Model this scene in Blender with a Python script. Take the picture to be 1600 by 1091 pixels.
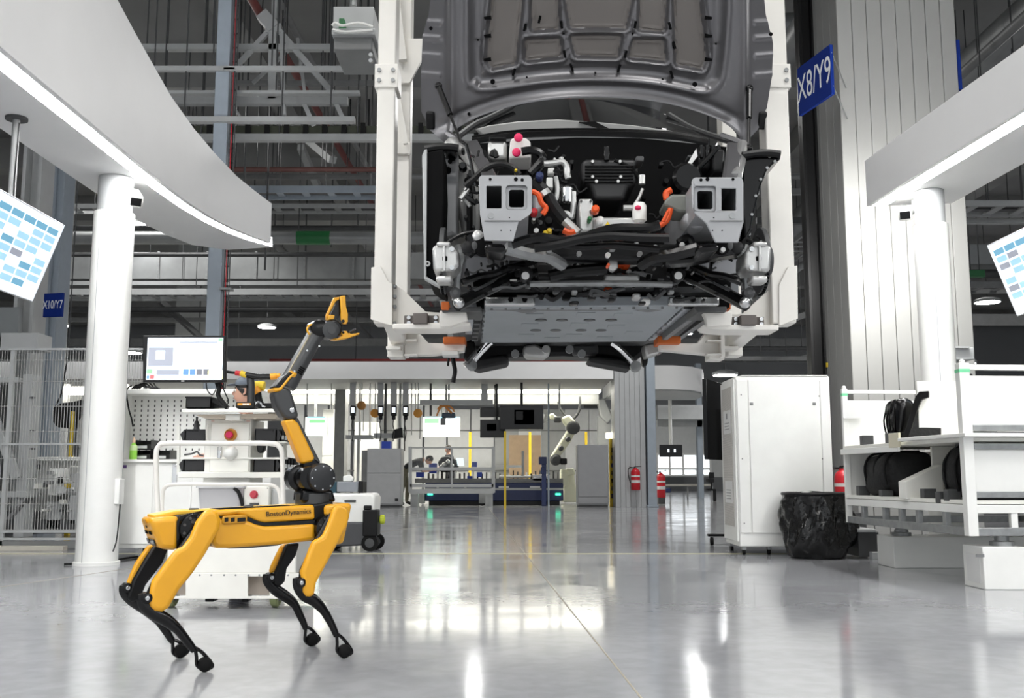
import bpy, bmesh, math, random
from mathutils import Vector, Matrix, geometry
random.seed(7)
SC = bpy.context.scene
COL = SC.collection
for o in list(bpy.data.objects): bpy.data.objects.remove(o)

# ---------------------------------------------------------------- camera
F = 1555.6                       # focal length in pixels of the 1600 px frame
PITCH = math.atan(199.5 / F)
CAMH = 0.8
cd = bpy.data.cameras.new('camera'); cam = bpy.data.objects.new('camera', cd); COL.objects.link(cam)
cd.sensor_fit = 'HORIZONTAL'; cd.sensor_width = 36; cd.lens = 36 * F / 1600
cd.clip_end = 300
cam.location = (0, 0, CAMH); cam.rotation_euler = (math.pi / 2 + PITCH, 0, 0)
SC.camera = cam

# ---------------------------------------------------------------- world, exposure
w = bpy.data.worlds.new('hall_air'); SC.world = w; w.use_nodes = True
w.node_tree.nodes['Background'].inputs[0].default_value = (0.93, 0.97, 1.0, 1)
w.node_tree.nodes['Background'].inputs[1].default_value = 0.75
vs = SC.view_settings
vs.view_transform = 'Standard'; vs.look = 'None'; vs.exposure = 0.4; vs.gamma = 1.0; vs.use_curve_mapping = False
STRIP = 48.0          # strength of the canopy light strips
LAMP = 30.0           # strength of the high-bay discs
def area_light(name, loc, size, power, rot=(0, 0, 0), sy=None, col=(1, .99, .97)):
    l = bpy.data.lights.new(name, 'AREA'); l.energy = power; l.size = size; l.color = col
    if sy: l.shape = 'RECTANGLE'; l.size_y = sy
    o = bpy.data.objects.new(name, l); COL.objects.link(o); o.location = loc; o.rotation_euler = rot
    return o
# rows of hall luminaires above and behind the camera, above the visible frame
for k, (x, y, p, s) in enumerate(((-2.2, 2.0, 120, 1.6), (2.6, 2.0, 120, 1.6), (0.2, 7.4, 110, 1.0), (0, -4.0, 200, 1.6), (-9, 22, 320, .7), (3.6, 22, 320, .7), (13, 22, 320, .7), (-1.7, 46, 200, .28), (8.4, 46, 200, .28), (-12, 40, 400, .5), (18, 40, 400, .5))):
    area_light('hall_luminaire', (x, y, 7.6 if y < 10 else 9.3), s, p, sy=s)

# strip turning the far corner of the right canopy, washing the clad column behind it
area_light('corner_strip', (4.25, 10.45, 3.72), .9, 85, rot=(math.radians(62), 0, 0), sy=.08)

# ---------------------------------------------------------------- helpers
S_, C_ = math.sin(PITCH), math.cos(PITCH)
def ray(x, y):
    u = (x - 800) / F; v = (545.5 - y) / F
    return Vector((u, C_ - v * S_, S_ + v * C_))
def P(x, y, Y):                   # point of the photograph at distance Y
    d = ray(x, y); return Vector((0, 0, CAMH)) + d * (Y / d.y)
def PZ(x, y, z):                  # ... at height z
    d = ray(x, y); return Vector((0, 0, CAMH)) + d * ((z - CAMH) / d.z)
def PX(x, y, X):                  # ... in the plane x = X
    d = ray(x, y); return Vector((0, 0, CAMH)) + d * (X / d.x)
def G(x, y): return PZ(x, y, 0)

WM = {}                           # world matrix of every Empty / mesh built here
LOC = {}                          # True where parts are given in the thing's own frame
class MB:
    def __init__(s): s.v = []; s.f = []; s.mi = []; s.m = 0
    def add(s, vs_, fs):
        n = len(s.v); s.v += [tuple(q) for q in vs_]; s.f += [tuple(i + n for i in f) for f in fs]; s.mi += [s.m] * len(fs); return s
    def box(s, x0, x1, y0, y1, z0, z1):
        return s.add([(x, y, z) for z in (z0, z1) for y in (y0, y1) for x in (x0, x1)],
                     [(0, 2, 3, 1), (4, 5, 7, 6), (0, 1, 5, 4), (2, 6, 7, 3), (0, 4, 6, 2), (1, 3, 7, 5)])
    def bar(s, a, b, w, h=None, up=(0, 0, 1)):        # square bar from a to b
        a, b = Vector(a), Vector(b); h = h or w; d = (b - a).normalized(); up = Vector(up)
        if abs(d.dot(up)) > .98: up = Vector((0, 1, 0)) if abs(d.y) < .9 else Vector((1, 0, 0))
        r = d.cross(up).normalized() * (w / 2); u = r.cross(d).normalized() * (h / 2)
        vs_ = [p + sr * r + su * u for p in (a, b) for (sr, su) in ((-1, -1), (1, -1), (1, 1), (-1, 1))]
        return s.add(vs_, [(0, 1, 2, 3), (7, 6, 5, 4), (0, 4, 5, 1), (1, 5, 6, 2), (2, 6, 7, 3), (3, 7, 4, 0)])
    def cyl(s, a, b, r0, r1=None, n=14):
        return s.tube([a, b], r0 if r1 is None else [r0, r1], n)
    def tube(s, pts, r, n=8, caps=True, flat=1.0):
        pts = [Vector(p) for p in pts]; k = len(pts)
        rs = r if isinstance(r, (list, tuple)) else [r] * k
        t = [(pts[min(i + 1, k - 1)] - pts[max(i - 1, 0)]).normalized() for i in range(k)]
        ref = Vector((0, 0, 1)) if abs(t[0].z) < .9 else Vector((1, 0, 0))
        nrm = (ref - t[0] * ref.dot(t[0])).normalized(); vs_ = []
        for i in range(k):
            nrm = (nrm - t[i] * nrm.dot(t[i]))
            nrm = nrm.normalized() if nrm.length > 1e-6 else t[i].orthogonal().normalized()
            b = t[i].cross(nrm)
            for j in range(n):
                a = 2 * math.pi * j / n
                vs_.append(pts[i] + (nrm * math.cos(a) + b * math.sin(a) * flat) * rs[i])
        fs = [(i * n + j, i * n + (j + 1) % n, (i + 1) * n + (j + 1) % n, (i + 1) * n + j) for i in range(k - 1) for j in range(n)]
        if caps: fs += [tuple(range(n))[::-1], tuple((k - 1) * n + j for j in range(n))]
        return s.add(vs_, fs)
    def prism(s, poly, vec):                          # closed outline swept along vec
        n = len(poly); vec = Vector(vec); a = [Vector(p) for p in poly]
        return s.add(a + [p + vec for p in a], [tuple(range(n))[::-1], tuple(range(n, 2 * n))] + [(i, (i + 1) % n, n + (i + 1) % n, n + i) for i in range(n)])
    def plate(s, outer, holes, vec):                  # outline with holes swept along vec
        loops = [[Vector(p) for p in L] for L in [outer] + holes]; vec = Vector(vec)
        flat = [p for L in loops for p in L]; n = len(flat)
        tris = geometry.tessellate_polygon(loops)
        fs = [tuple(t) for t in tris] + [tuple(i + n for i in t[::-1]) for t in tris]; o = 0
        for L in loops:
            k = len(L); fs += [(o + i, o + (i + 1) % k, n + o + (i + 1) % k, n + o + i) for i in range(k)]; o += k
        return s.add(flat + [p + vec for p in flat], fs)
    def lathe(s, prof, c, n=24, axis='z', arc=1.0):
        vs_ = []; k = len(prof); c = Vector(c)
        for (r, z) in prof:
            for j in range(n):
                a = 2 * math.pi * j / n * arc
                q = (r * math.cos(a), r * math.sin(a), z)
                if axis == 'y': q = (q[0], q[2], q[1])
                if axis == 'x': q = (q[2], q[0], q[1])
                vs_.append(c + Vector(q))
        fs = [(i * n + j, i * n + (j + 1) % n, (i + 1) * n + (j + 1) % n, (i + 1) * n + j) for i in range(k - 1) for j in range(n)]
        fs += [tuple(range(n))[::-1], tuple((k - 1) * n + j for j in range(n))]
        return s.add(vs_, fs)
    def ball(s, c, r, nu=16, nv=10):
        r = r if isinstance(r, (tuple, list)) else (r, r, r); c = Vector(c); vs_ = []; fs = []
        for i in range(nv + 1):
            th = math.pi * i / nv
            for j in range(nu):
                ph = 2 * math.pi * j / nu
                vs_.append(c + Vector((r[0] * math.sin(th) * math.cos(ph), r[1] * math.sin(th) * math.sin(ph), r[2] * math.cos(th))))
        for i in range(nv):
            for j in range(nu): fs.append((i * nu + j, i * nu + (j + 1) % nu, (i + 1) * nu + (j + 1) % nu, (i + 1) * nu + j))
        return s.add(vs_, fs)
    # shapes read off the photograph at a known distance
    def pbox(s, x0, y0, x1, y1, Y, d):
        a = P(x0, y1, Y); b = P(x1, y0, Y); return s.box(a.x, b.x, Y, Y + d, a.z, b.z)
    def pplate(s, pts, Y, d, holes=()):
        if holes: return s.plate([P(x, y, Y) for x, y in pts], [[P(x, y, Y) for x, y in h] for h in holes], (0, d, 0))
        return s.prism([P(x, y, Y) for x, y in pts], (0, d, 0))
    def ptube(s, pts, r, n=8, Y=None):
        return s.tube(smooth([P(p[0], p[1], p[2] if len(p) > 2 else Y) for p in pts]), r, n)
    def build(s, name, mat, parent=None, bevel=0, seg=2, ang=35, kind=None, label=None, cat=None, group=None, base=True):
        me = bpy.data.meshes.new(name); vv = [Vector(q) for q in s.v]; loc = None
        if parent is not None:
            if not LOC.get(parent.name): inv = WM[parent.name].inverted(); vv = [inv @ q for q in vv]
        elif base:
            lo = Vector([min(q[i] for q in vv) for i in range(3)]); hi = Vector([max(q[i] for q in vv) for i in range(3)])
            loc = Vector(((lo.x + hi.x) / 2, (lo.y + hi.y) / 2, lo.z)); vv = [q - loc for q in vv]
        me.from_pydata(vv, [], s.f)
        for m in (mat if isinstance(mat, (list, tuple)) else [mat]): me.materials.append(m)
        me.polygons.foreach_set('material_index', s.mi)
        bm = bmesh.new(); bm.from_mesh(me); bmesh.ops.recalc_face_normals(bm, faces=bm.faces); bm.to_mesh(me); bm.free()
        me.polygons.foreach_set('use_smooth', [True] * len(me.polygons)); me.set_sharp_from_angle(angle=math.radians(ang))
        o = bpy.data.objects.new(name, me); COL.objects.link(o)
        if parent is not None: o.parent = parent; WM[o.name] = WM[parent.name]; LOC[o.name] = LOC.get(parent.name)
        else:
            if loc: o.location = loc
            WM[o.name] = Matrix.Translation(loc) if loc else Matrix.Identity(4); LOC[o.name] = False
        if bevel:
            b = o.modifiers.new('bevel', 'BEVEL'); b.width = bevel; b.segments = seg; b.limit_method = 'ANGLE'; b.angle_limit = math.radians(40)
        if kind: o['kind'] = kind
        if label: o['label'] = label
        if cat: o['category'] = cat
        if group: o['group'] = group
        return o
def smooth(pts, k=4):                                 # Catmull-Rom through the points
    if len(pts) < 3: return pts
    out = []; n = len(pts); pts = [Vector(p) for p in pts]
    for i in range(n - 1):
        a, b, c, d = pts[max(i - 1, 0)], pts[i], pts[i + 1], pts[min(i + 2, n - 1)]
        for j in range(k):
            t = j / k
            out.append(.5 * ((2 * b) + (c - a) * t + (2 * a - 5 * b + 4 * c - d) * t * t + (3 * b - a - 3 * c + d) * t ** 3))
    return out + [pts[-1]]
def thing(name, label, cat, loc, rz=0, group=None, local=False):
    o = bpy.data.objects.new(name, None); COL.objects.link(o); o.location = loc; o.rotation_euler = (0, 0, rz); o.empty_display_size = .1
    WM[o.name] = Matrix.Translation(Vector(loc)) @ Matrix.Rotation(rz, 4, 'Z'); LOC[o.name] = local
    o['label'] = label; o['category'] = cat
    if group: o['group'] = group
    return o
def kids(o): return [c for c in COL.objects if c.parent is o]
def dup(o, loc=None, rz=None, label=None, parent=None):
    c = o.copy(); COL.objects.link(c); WM[c.name] = WM[o.name]; LOC[c.name] = LOC.get(o.name)
    if parent is not None: c.parent = parent
    if loc is not None: c.location = loc
    if rz is not None: c.rotation_euler = (0, 0, rz)
    if label: c['label'] = label
    for k in kids(o): dup(k, parent=c)
    return c
def solo(name, mb, mat, label, cat, group=None, **k): return mb.build(name, mat, None, label=label, cat=cat, group=group, **k)

# ---------------------------------------------------------------- materials
def lin(c): 
    c /= 255; return c / 12.92 if c <= .04045 else ((c + .055) / 1.055) ** 2.4
def col(r, g, b): return (lin(r), lin(g), lin(b), 1)
def M(name, rgb, rough=.5, metal=0, var=.06, scale=6, bump=0, bscale=60, coat=0, spec=.5, stretch=None):
    m = bpy.data.materials.new(name); m.use_nodes = True; nt = m.node_tree; b = nt.nodes['Principled BSDF']
    c = col(*rgb); b.inputs['Roughness'].default_value = rough; b.inputs['Metallic'].default_value = metal
    b.inputs['Coat Weight'].default_value = coat; b.inputs['Specular IOR Level'].default_value = spec; b.inputs['Base Color'].default_value = c
    tc = nt.nodes.new('ShaderNodeTexCoord'); src = tc.outputs['Object']
    if stretch:
        mp = nt.nodes.new('ShaderNodeMapping'); mp.inputs['Scale'].default_value = stretch; nt.links.new(src, mp.inputs['Vector']); src = mp.outputs[0]
    if var:
        n = nt.nodes.new('ShaderNodeTexNoise'); n.inputs['Scale'].default_value = scale; n.inputs['Detail'].default_value = 4; nt.links.new(src, n.inputs['Vector'])
        r = nt.nodes.new('ShaderNodeValToRGB'); r.color_ramp.elements[0].position = .3; r.color_ramp.elements[1].position = .7
        r.color_ramp.elements[0].color = tuple(q * (1 - var) for q in c[:3]) + (1,); r.color_ramp.elements[1].color = tuple(min(1, q * (1 + var)) for q in c[:3]) + (1,)
        nt.links.new(n.outputs['Fac'], r.inputs[0]); nt.links.new(r.outputs[0], b.inputs['Base Color'])
    if bump:
        n2 = nt.nodes.new('ShaderNodeTexNoise'); n2.inputs['Scale'].default_value = bscale; n2.inputs['Detail'].default_value = 3; nt.links.new(src, n2.inputs['Vector'])
        bp = nt.nodes.new('ShaderNodeBump'); bp.inputs['Strength'].default_value = bump; bp.inputs['Distance'].default_value = .02
        nt.links.new(n2.outputs['Fac'], bp.inputs['Height']); nt.links.new(bp.outputs[0], b.inputs['Normal'])
    return m
def EM(name, rgb, s=1.0):
    m = bpy.data.materials.new(name); m.use_nodes = True; b = m.node_tree.nodes['Principled BSDF']
    b.inputs['Base Color'].default_value = col(*rgb); b.inputs['Emission Color'].default_value = col(*rgb); b.inputs['Emission Strength'].default_value = s
    return m
def GL(name, rgb=(235, 240, 240), alpha=.25):
    m = bpy.data.materials.new(name); m.use_nodes = True; nt = m.node_tree; b = nt.nodes['Principled BSDF']
    b.inputs['Base Color'].default_value = col(*rgb); b.inputs['Roughness'].default_value = .05; b.inputs['Alpha'].default_value = alpha
    return m
white = M('white_paint', (236, 236, 232), .38, var=.02)
whitew = M('white_powder_coat', (238, 237, 230), .45, var=.03)
cream = M('cream_white_steel', (234, 231, 224), .4, var=.03)
creamr = M('cream_robot_casting', (226, 226, 200), .4, var=.03)
canopyw = M('canopy_white', (240, 240, 240), .42, var=.015, scale=2)
grey = M('light_grey_paint', (178, 180, 180), .45, var=.04)
greyc = M('cabinet_grey', (172, 173, 174), .5, var=.04)
midg = M('mid_grey_steel', (125, 126, 126), .5, var=.08)
dkg = M('dark_grey_steel', (70, 71, 72), .5, var=.12)
bluegrey = M('blue_grey_steel', (158, 168, 178), .45, var=.05)
blk = M('black_plastic', (14, 14, 15), .4, var=.15, spec=.3)
satin = M('satin_black', (9, 9, 10), .24, var=.1, spec=.35)
rubber = M('black_rubber', (15, 15, 15), .7, var=.15, spec=.2)
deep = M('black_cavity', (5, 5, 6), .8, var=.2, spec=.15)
silver = M('cast_aluminium', (196, 196, 194), .35, .75, var=.1, bump=.08, bscale=120)
steel = M('bright_steel', (205, 206, 206), .22, .95, var=.05)
galv = M('galvanised_steel', (150, 152, 152), .42, .55, var=.14, scale=14)
chrome = M('chrome', (225, 225, 225), .1, 1, var=0)
hoodm = M('grey_hood_metal', (116, 115, 117), .3, .62, var=.04, scale=3)
hoodd = M('grey_primer_recess', (122, 117, 113), .55, .25, var=.05, scale=3)
pan = M('battery_pan_aluminium', (156, 162, 166), .45, .45, var=.07, scale=3)
zinc = M('primer_grey_body', (160, 161, 163), .42, .3, var=.06)
orange = M('orange_cable', (226, 84, 26), .45, var=.08)
orpad = M('orange_pad', (206, 104, 40), .6, var=.1)
pink = M('pink_cap', (224, 30, 92), .4, var=.05)
yel = M('robot_yellow', (228, 164, 30), .36, var=.03, coat=.15)
yelp = M('safety_yellow', (222, 190, 40), .5, var=.05)
gun = M('gunmetal_arm', (74, 75, 76), .38, .5, var=.06)
red = M('extinguisher_red', (196, 26, 40), .35, var=.05)
blue = M('sign_blue', (18, 44, 122), .6, var=.04, spec=.15)
navy = M('navy_blue_paint', (26, 42, 88), .45, var=.06)
bluep = M('blue_plastic', (36, 66, 170), .45, var=.06)
green = M('green_band', (34, 110, 60), .5, var=.06)
concrete = M('concrete', (120, 120, 118), .8, var=.12, scale=1.2, bump=.2, bscale=20)
ceilm = M('ceiling_deck', (140, 140, 139), .85, var=.1, scale=.6)
beamm = M('ceiling_concrete_beam', (150, 150, 148), .8, var=.1, scale=1)
bag = M('black_bin_liner', (16, 16, 16), .16, var=.2, bump=.75, bscale=11)
cloth = M('black_cloth', (16, 16, 17), .75, var=.25, bump=.3, bscale=40)
darkglass = M('dark_windscreen_glass', (10, 11, 12), .04, 0, var=0, spec=.8)
tyre = M('olive_polyurethane', (150, 160, 112), .5, var=.05)
skin = M('skin', (206, 160, 138), .55, var=.05)
wood = M('brown_board', (150, 128, 104), .7, var=.1)
strip_m = EM('led_strip', (255, 255, 255), STRIP)
lamp_m = EM('high_bay_disc', (255, 255, 255), LAMP)
scr_w = EM('screen_white', (222, 230, 240), .85)
scr_b = EM('screen_blue', (150, 190, 214), .75)
scr_d = EM('screen_teal', (104, 156, 182), .7)
scr_g = EM('screen_green', (120, 220, 130), 1.0)
scr_y = EM('screen_yellow', (232, 232, 170), 1.0)
scr_gr = EM('screen_grey', (150, 154, 166), .55)
scr_r = EM('screen_red', (220, 90, 90), .9)
grn_l = EM('green_indicator', (60, 255, 190), 3)
winl = EM('daylit_window', (235, 240, 245), 1.6)
ink = M('black_ink', (52, 44, 30), .6, var=0)
whink = M('white_lettering', (236, 238, 240), .5, var=0)
paper = M('paper', (222, 222, 220), .7, var=.03)
def text(name, s, size, mat, parent, org, ex, ey, ext=.0008, sx=1.0):
    """flat lettering: origin org, reading direction ex, upward direction ey (in the parent's frame or the world)"""
    cu = bpy.data.curves.new('lettering', 'FONT'); cu.body = s; cu.size = size; cu.extrude = ext; cu.align_x = 'CENTER'; cu.align_y = 'CENTER'
    t = bpy.data.objects.new('lettering_source', cu); COL.objects.link(t); dg = bpy.context.evaluated_depsgraph_get(); dg.update()
    me = bpy.data.meshes.new_from_object(t.evaluated_get(dg)); ex = Vector(ex).normalized(); ey = Vector(ey).normalized(); ez = ex.cross(ey)
    b = MB(); b.add([Vector(org) + ex * v.co.x * sx + ey * v.co.y + ez * v.co.z for v in me.vertices], [tuple(p.vertices) for p in me.polygons])
    bpy.data.objects.remove(t); bpy.data.meshes.remove(me)
    return b.build(name, mat, parent)
def arc(c, r, a0, a1, n): return [(c[0] + r * math.cos(a0 + (a1 - a0) * i / n), c[1] + r * math.sin(a0 + (a1 - a0) * i / n)) for i in range(n + 1)]
def rrect(x0, y0, x1, y1, r, k=3):
    p = []
    for cx, cy, a in ((x1 - r, y1 - r, 0), (x0 + r, y1 - r, 90), (x0 + r, y0 + r, 180), (x1 - r, y0 + r, 270)):
        for i in range(k + 1):
            t = math.radians(a + 90 * i / k); p.append((cx + r * math.cos(t), cy + r * math.sin(t)))
    return p
# ================================================================ THE SETTING
def floor_mat():
    m = bpy.data.materials.new('polished_concrete_floor'); m.use_nodes = True; nt = m.node_tree; b = nt.nodes['Principled BSDF']; L = nt.links.new
    tc = nt.nodes.new('ShaderNodeTexCoord')
    def noise(sc, det, dist=0):
        n = nt.nodes.new('ShaderNodeTexNoise'); n.inputs['Scale'].default_value = sc; n.inputs['Detail'].default_value = det; n.inputs['Distortion'].default_value = dist
        L(tc.outputs['Object'], n.inputs['Vector']); return n.outputs['Fac']
    def ramp(f, p0, c0, p1, c1):
        r = nt.nodes.new('ShaderNodeValToRGB'); e = r.color_ramp.elements; e[0].position = p0; e[0].color = c0; e[1].position = p1; e[1].color = c1; L(f, r.inputs[0]); return r.outputs[0]
    base = ramp(noise(.55, 6, .6), .3, col(150, 151, 154), .72, col(168, 169, 172))
    fine = ramp(noise(9, 6, .3), .38, (.93, .93, .93, 1), .62, (1.03, 1.03, 1.03, 1))
    mx = nt.nodes.new('ShaderNodeMix'); mx.data_type = 'RGBA'; mx.blend_type = 'MULTIPLY'; mx.inputs[0].default_value = 1
    L(base, mx.inputs[6]); L(fine, mx.inputs[7]); L(mx.outputs[2], b.inputs['Base Color'])
    rg = ramp(noise(1.6, 5, .8), .3, (.07, .07, .07, 1), .75, (.17, .17, .17, 1)); L(rg, b.inputs['Roughness'])
    bp = nt.nodes.new('ShaderNodeBump'); bp.inputs['Strength'].default_value = .0015; bp.inputs['Distance'].default_value = .02
    L(noise(3.5, 2, 0), bp.inputs['Height']); L(bp.outputs[0], b.inputs['Normal'])
    b.inputs['Specular IOR Level'].default_value = .6
    return m
fl = MB().add([(-30, -12, 0), (34, -12, 0), (34, 62, 0), (-30, 62, 0)], [(0, 1, 2, 3)]).build('floor', floor_mat(), kind='structure', base=False)
joint = M('joint_sealant', (164, 157, 142), .5, var=.05)
a, b = G(1001, 1090), G(760, 790); d = (b - a).normalized(); a -= d * 3; b += d * 12
MB().bar(a + Vector((0, 0, .0003)), b + Vector((0, 0, .0003)), .008, .003).build('joint_strip', joint, fl)
a, b = G(3, 917), G(170, 893)
MB().bar(a + Vector((0, 0, .0003)) - (b - a) * 2, b + (b - a) * 8 + Vector((0, 0, .0003)), .008, .003).build('joint_strip', joint, fl)
tape = M('pale_yellow_floor_tape', (196, 190, 152), .5, var=.08)
y0 = G(700, 866).y
MB().box(-10, 20, y0, y0 + .07, 0, .002).build('floor_tape', tape, fl)
ce = MB().box(-30, 34, -12, 62, 10.6, 10.8).build('ceiling', ceilm, kind='structure', base=False)
for y in range(16, 62, 6):
    MB().box(-30, 34, y, y + .7, 9.7, 10.6).build('ceiling_beam', beamm, ce)
for x in range(-27, 34, 7):
    MB().box(x, x + .5, -12, 62, 10.0, 10.6).build('ceiling_rib', beamm, ce)
wallm = M('far_wall_panel', (168, 170, 172), .7, var=.05, scale=.4)
wb = MB().box(-30, 34, 61, 61.3, 0, 10.6).build('wall_back', wallm, kind='structure', base=False)
MB().box(-30.3, -30, -12, 62, 0, 10.6).build('wall_left', wallm, kind='structure', base=False)
MB().box(34, 34.3, -12, 62, 0, 10.6).build('wall_right', wallm, kind='structure', base=False)
# far window band with mullions
WY = 56.0
n = 0
for (x0, x1) in ((1029, 1045), (1048, 1066), (1069, 1087), (1096, 1108)):
    for (t, bt) in ((712, 731), (735, 741)):
        n += 1
        MB().pbox(x0, t, x1, bt, WY, .05).build('window_%d' % n, winl, kind='structure')
wf = MB(); wf.pplate([(1025, 640), (1140, 640), (1140, 746), (1025, 746)], WY + .06, .15); wf.build('wall_far_office', M('office_white', (206, 208, 206), .6, var=.03), kind='structure')
tr = MB()
for x in (1026.5, 1046.5, 1067.5, 1091, 1110): tr.pbox(x - 1.2, 708, x + 1.2, 744, WY - .06, .1)
for y in (710, 733, 743): tr.pbox(1025, y - 1.2, 1112, y + 1.2, WY - .05, .1)
tr.build('trim_1', white, kind='structure')

# ================================================================ COLUMNS
def cladding(name, label, x0, x1, y0, y1, z1, mat, nf, ns, mat2=None, gap=.007):
    t = thing(name, label, 'column', ((x0 + x1) / 2, (y0 + y1) / 2, 0))
    MB().box(x0 + .02, x1 - .02, y0 + .02, y1 - .02, 0, z1).build('core', mat, t)
    wf_ = (x1 - x0) / nf
    for i in range(nf):
        MB().box(x0 + i * wf_ + gap / 2, x0 + (i + 1) * wf_ - gap / 2, y0, y0 + .028, 0, z1).build('panel', mat, t, bevel=.004, seg=1)
    wd = (y1 - y0) / ns
    for i in range(ns):
        for xa, xb in ((x0, x0 + .028), (x1 - .028, x1)):
            MB().box(xa, xb, y0 + i * wd + gap / 2, y0 + (i + 1) * wd - gap / 2, 0, z1).build('panel', mat2 or mat, t, bevel=.006, seg=1)
    return t
big = cladding('clad_column', 'tall grey panel-clad column behind the white light canopy and shelf rack', 4.12, 5.62, 12.0, 13.1, 10.6, M('column_cladding', (152, 152, 149), .55, var=.03, scale=1.5), 8, 4)
far = cladding('clad_column', 'pale grey clad column with a red extinguisher hung on it', P(962, 780, 26.5).x, P(1010, 780, 26.5).x, 26.5, 27.4, 10.6, M('pale_cladding', (182, 184, 185), .5, var=.03), 6, 4)
sp = MB(); a = P(1013, 780, 26.4); b = P(1027, 780, 26.4); sp.box(a.x, b.x, 26.4, 26.8, 0, 9.97)
sp.box(a.x - .03, b.x + .03, 26.35, 26.85, 0, .06)
solo('steel_post', sp, bluegrey, 'blue-grey steel post against the side of the extinguisher column', 'post', bevel=.01)
# I-section black riser and conduits beside the clad column
t = thing('riser', 'black vertical steel riser rail with grey conduits beside the clad column', 'pipe', (P(1270, 500, 13).x, 13, 0))
r = MB()
for x in (1256, 1276): a = P(x, 300, 13); r.box(a.x, a.x + .045, 12.95, 13.15, 0, 10.6)
a = P(1256, 300, 13); r.box(a.x, a.x + .2, 13.04, 13.07, 0, 10.6); r.build('rail', blk, t, bevel=.004)
for x, rr in ((1289, .025), (1297, .018), (1303, .014)):
    a = P(x, 300, 13); MB().cyl((a.x, 12.95, 0), (a.x, 12.95, 10.6), rr).build('conduit', midg, t)
a = P(1298, 570, 12.9); MB().cyl((a.x, 12.94, a.z - .03), (a.x, 12.94, a.z + .03), .05).build('clamp', yelp, t)
# slim blue-grey post with cable ladder on its side
PY = 14.0; a = P(340, 300, PY); pw = .1
t = thing('steel_post', 'slender blue-grey steel post with a cable ladder, rising behind the left canopy', 'post', (a.x, PY, 0))
MB().box(a.x - pw, a.x + pw, PY, PY + .2, 0, 9.97).build('post_shaft', bluegrey, t, bevel=.008)
ld = MB()
for xx in (.13, .2): ld.bar((a.x + xx, PY + .05, .3), (a.x + xx, PY + .05, 9.97), .014)
for i in range(43): ld.bar((a.x + .13, PY + .05, .5 + i * .22), (a.x + .2, PY + .05, .5 + i * .22), .02)
ld.build('cable_ladder', dkg, t)
for xx, mm in ((.155, red), (.175, blk)): MB().tube([(a.x + xx, PY + .04, .3), (a.x + xx, PY + .04, 9.97)], .008, 6).build('cable', mm, t)
for (px, py) in ((357, 105), (357, 275), (351, 448)):
    q = P(px, py, PY); MB().box(q.x - .06, q.x + .1, PY - .04, PY + .12, q.z - .05, q.z - .02).build('bracket', galv, t)
# left I-column with corner flanges, and secondary column
t = thing('steel_column', 'wide grey steel column of the machine cell behind the mesh fence', 'column', (P(80, 800, 14.2).x, 14.2, 0))
a, b = P(31, 500, 14.2), P(56, 500, 14.2)
MB().box(a.x, a.x + .05, 14.0, 14.4, 0, 8).box(b.x, b.x + .05, 14.0, 14.4, 0, 8).box(a.x, b.x, 14.18, 14.22, 0, 8).build('i_section', grey, t)
q = P(76, 500, 15.5)
solo('steel_column', MB().box(q.x - .2, q.x + .12, 15.5, 15.9, 0, 9.97).box(q.x - .04, q.x + .02, 15.44, 15.5, 0, 9.97), bluegrey, 'grey box column carrying the rear blue bay sign', 'column', bevel=.01)
# bay signs
def bay_sign(label, s, c, ex, ey, w_, h_, sz, brackets, wallpt=None):
    ex, ey = Vector(ex).normalized(), Vector(ey).normalized(); ez = ex.cross(ey); c = Vector(c)
    t = thing('bay_sign', label, 'sign', c)
    m = MB(); m.prism([c + ex * x * w_ / 2 + ey * y * h_ / 2 - ez * .02 for x, y in ((-1, -1), (1, -1), (1, 1), (-1, 1))], ez * .04); m.build('board', blue, t, bevel=.004)
    text('lettering', s, sz, whink, t, c + ez * .022, ex, ey, sx=.62)
    for p, q in brackets: MB().bar(p, q, .012).build('bracket', galv, t)
    return t
# X8/Y9: hangs edge-on to the aisle, in front of the riser
c = P(1274, 127, 11.3)
ex = P(1299, 90, 11.05) - P(1249, 145, 11.75); ex.z = 0
bay_sign('blue bay sign reading X8/Y9 beside the clad column', 'X8/Y9', c, ex, (0, 0, 1), ex.length * 1.0, .6, .46,
         [(c + ex * .5 + Vector((0, 0, .2)), (4.2, 12.0, c.z + .2)), (c + ex * .5 - Vector((0, 0, .2)), (4.2, 12.0, c.z - .2))])
c = P(84, 477, 13.9)
bay_sign('blue bay sign reading X10/Y7 behind the lit white column', 'X10/Y7', c, (1, -.25, 0), (0, 0, 1), .31, .34, .17, [(c - Vector((.1, 0, 0)), c + Vector((-.1, .35, 0)))])
q = P(1474, 108, 12.2); q.x = 5.65
solo('bay_sign', MB().box(q.x - .028, q.x + .04, 12.05, 12.5, q.z - .33, q.z + .33), blue, 'blue bay sign seen edge-on behind the top of the clad column', 'sign', bevel=.006)
MBq = None

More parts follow.
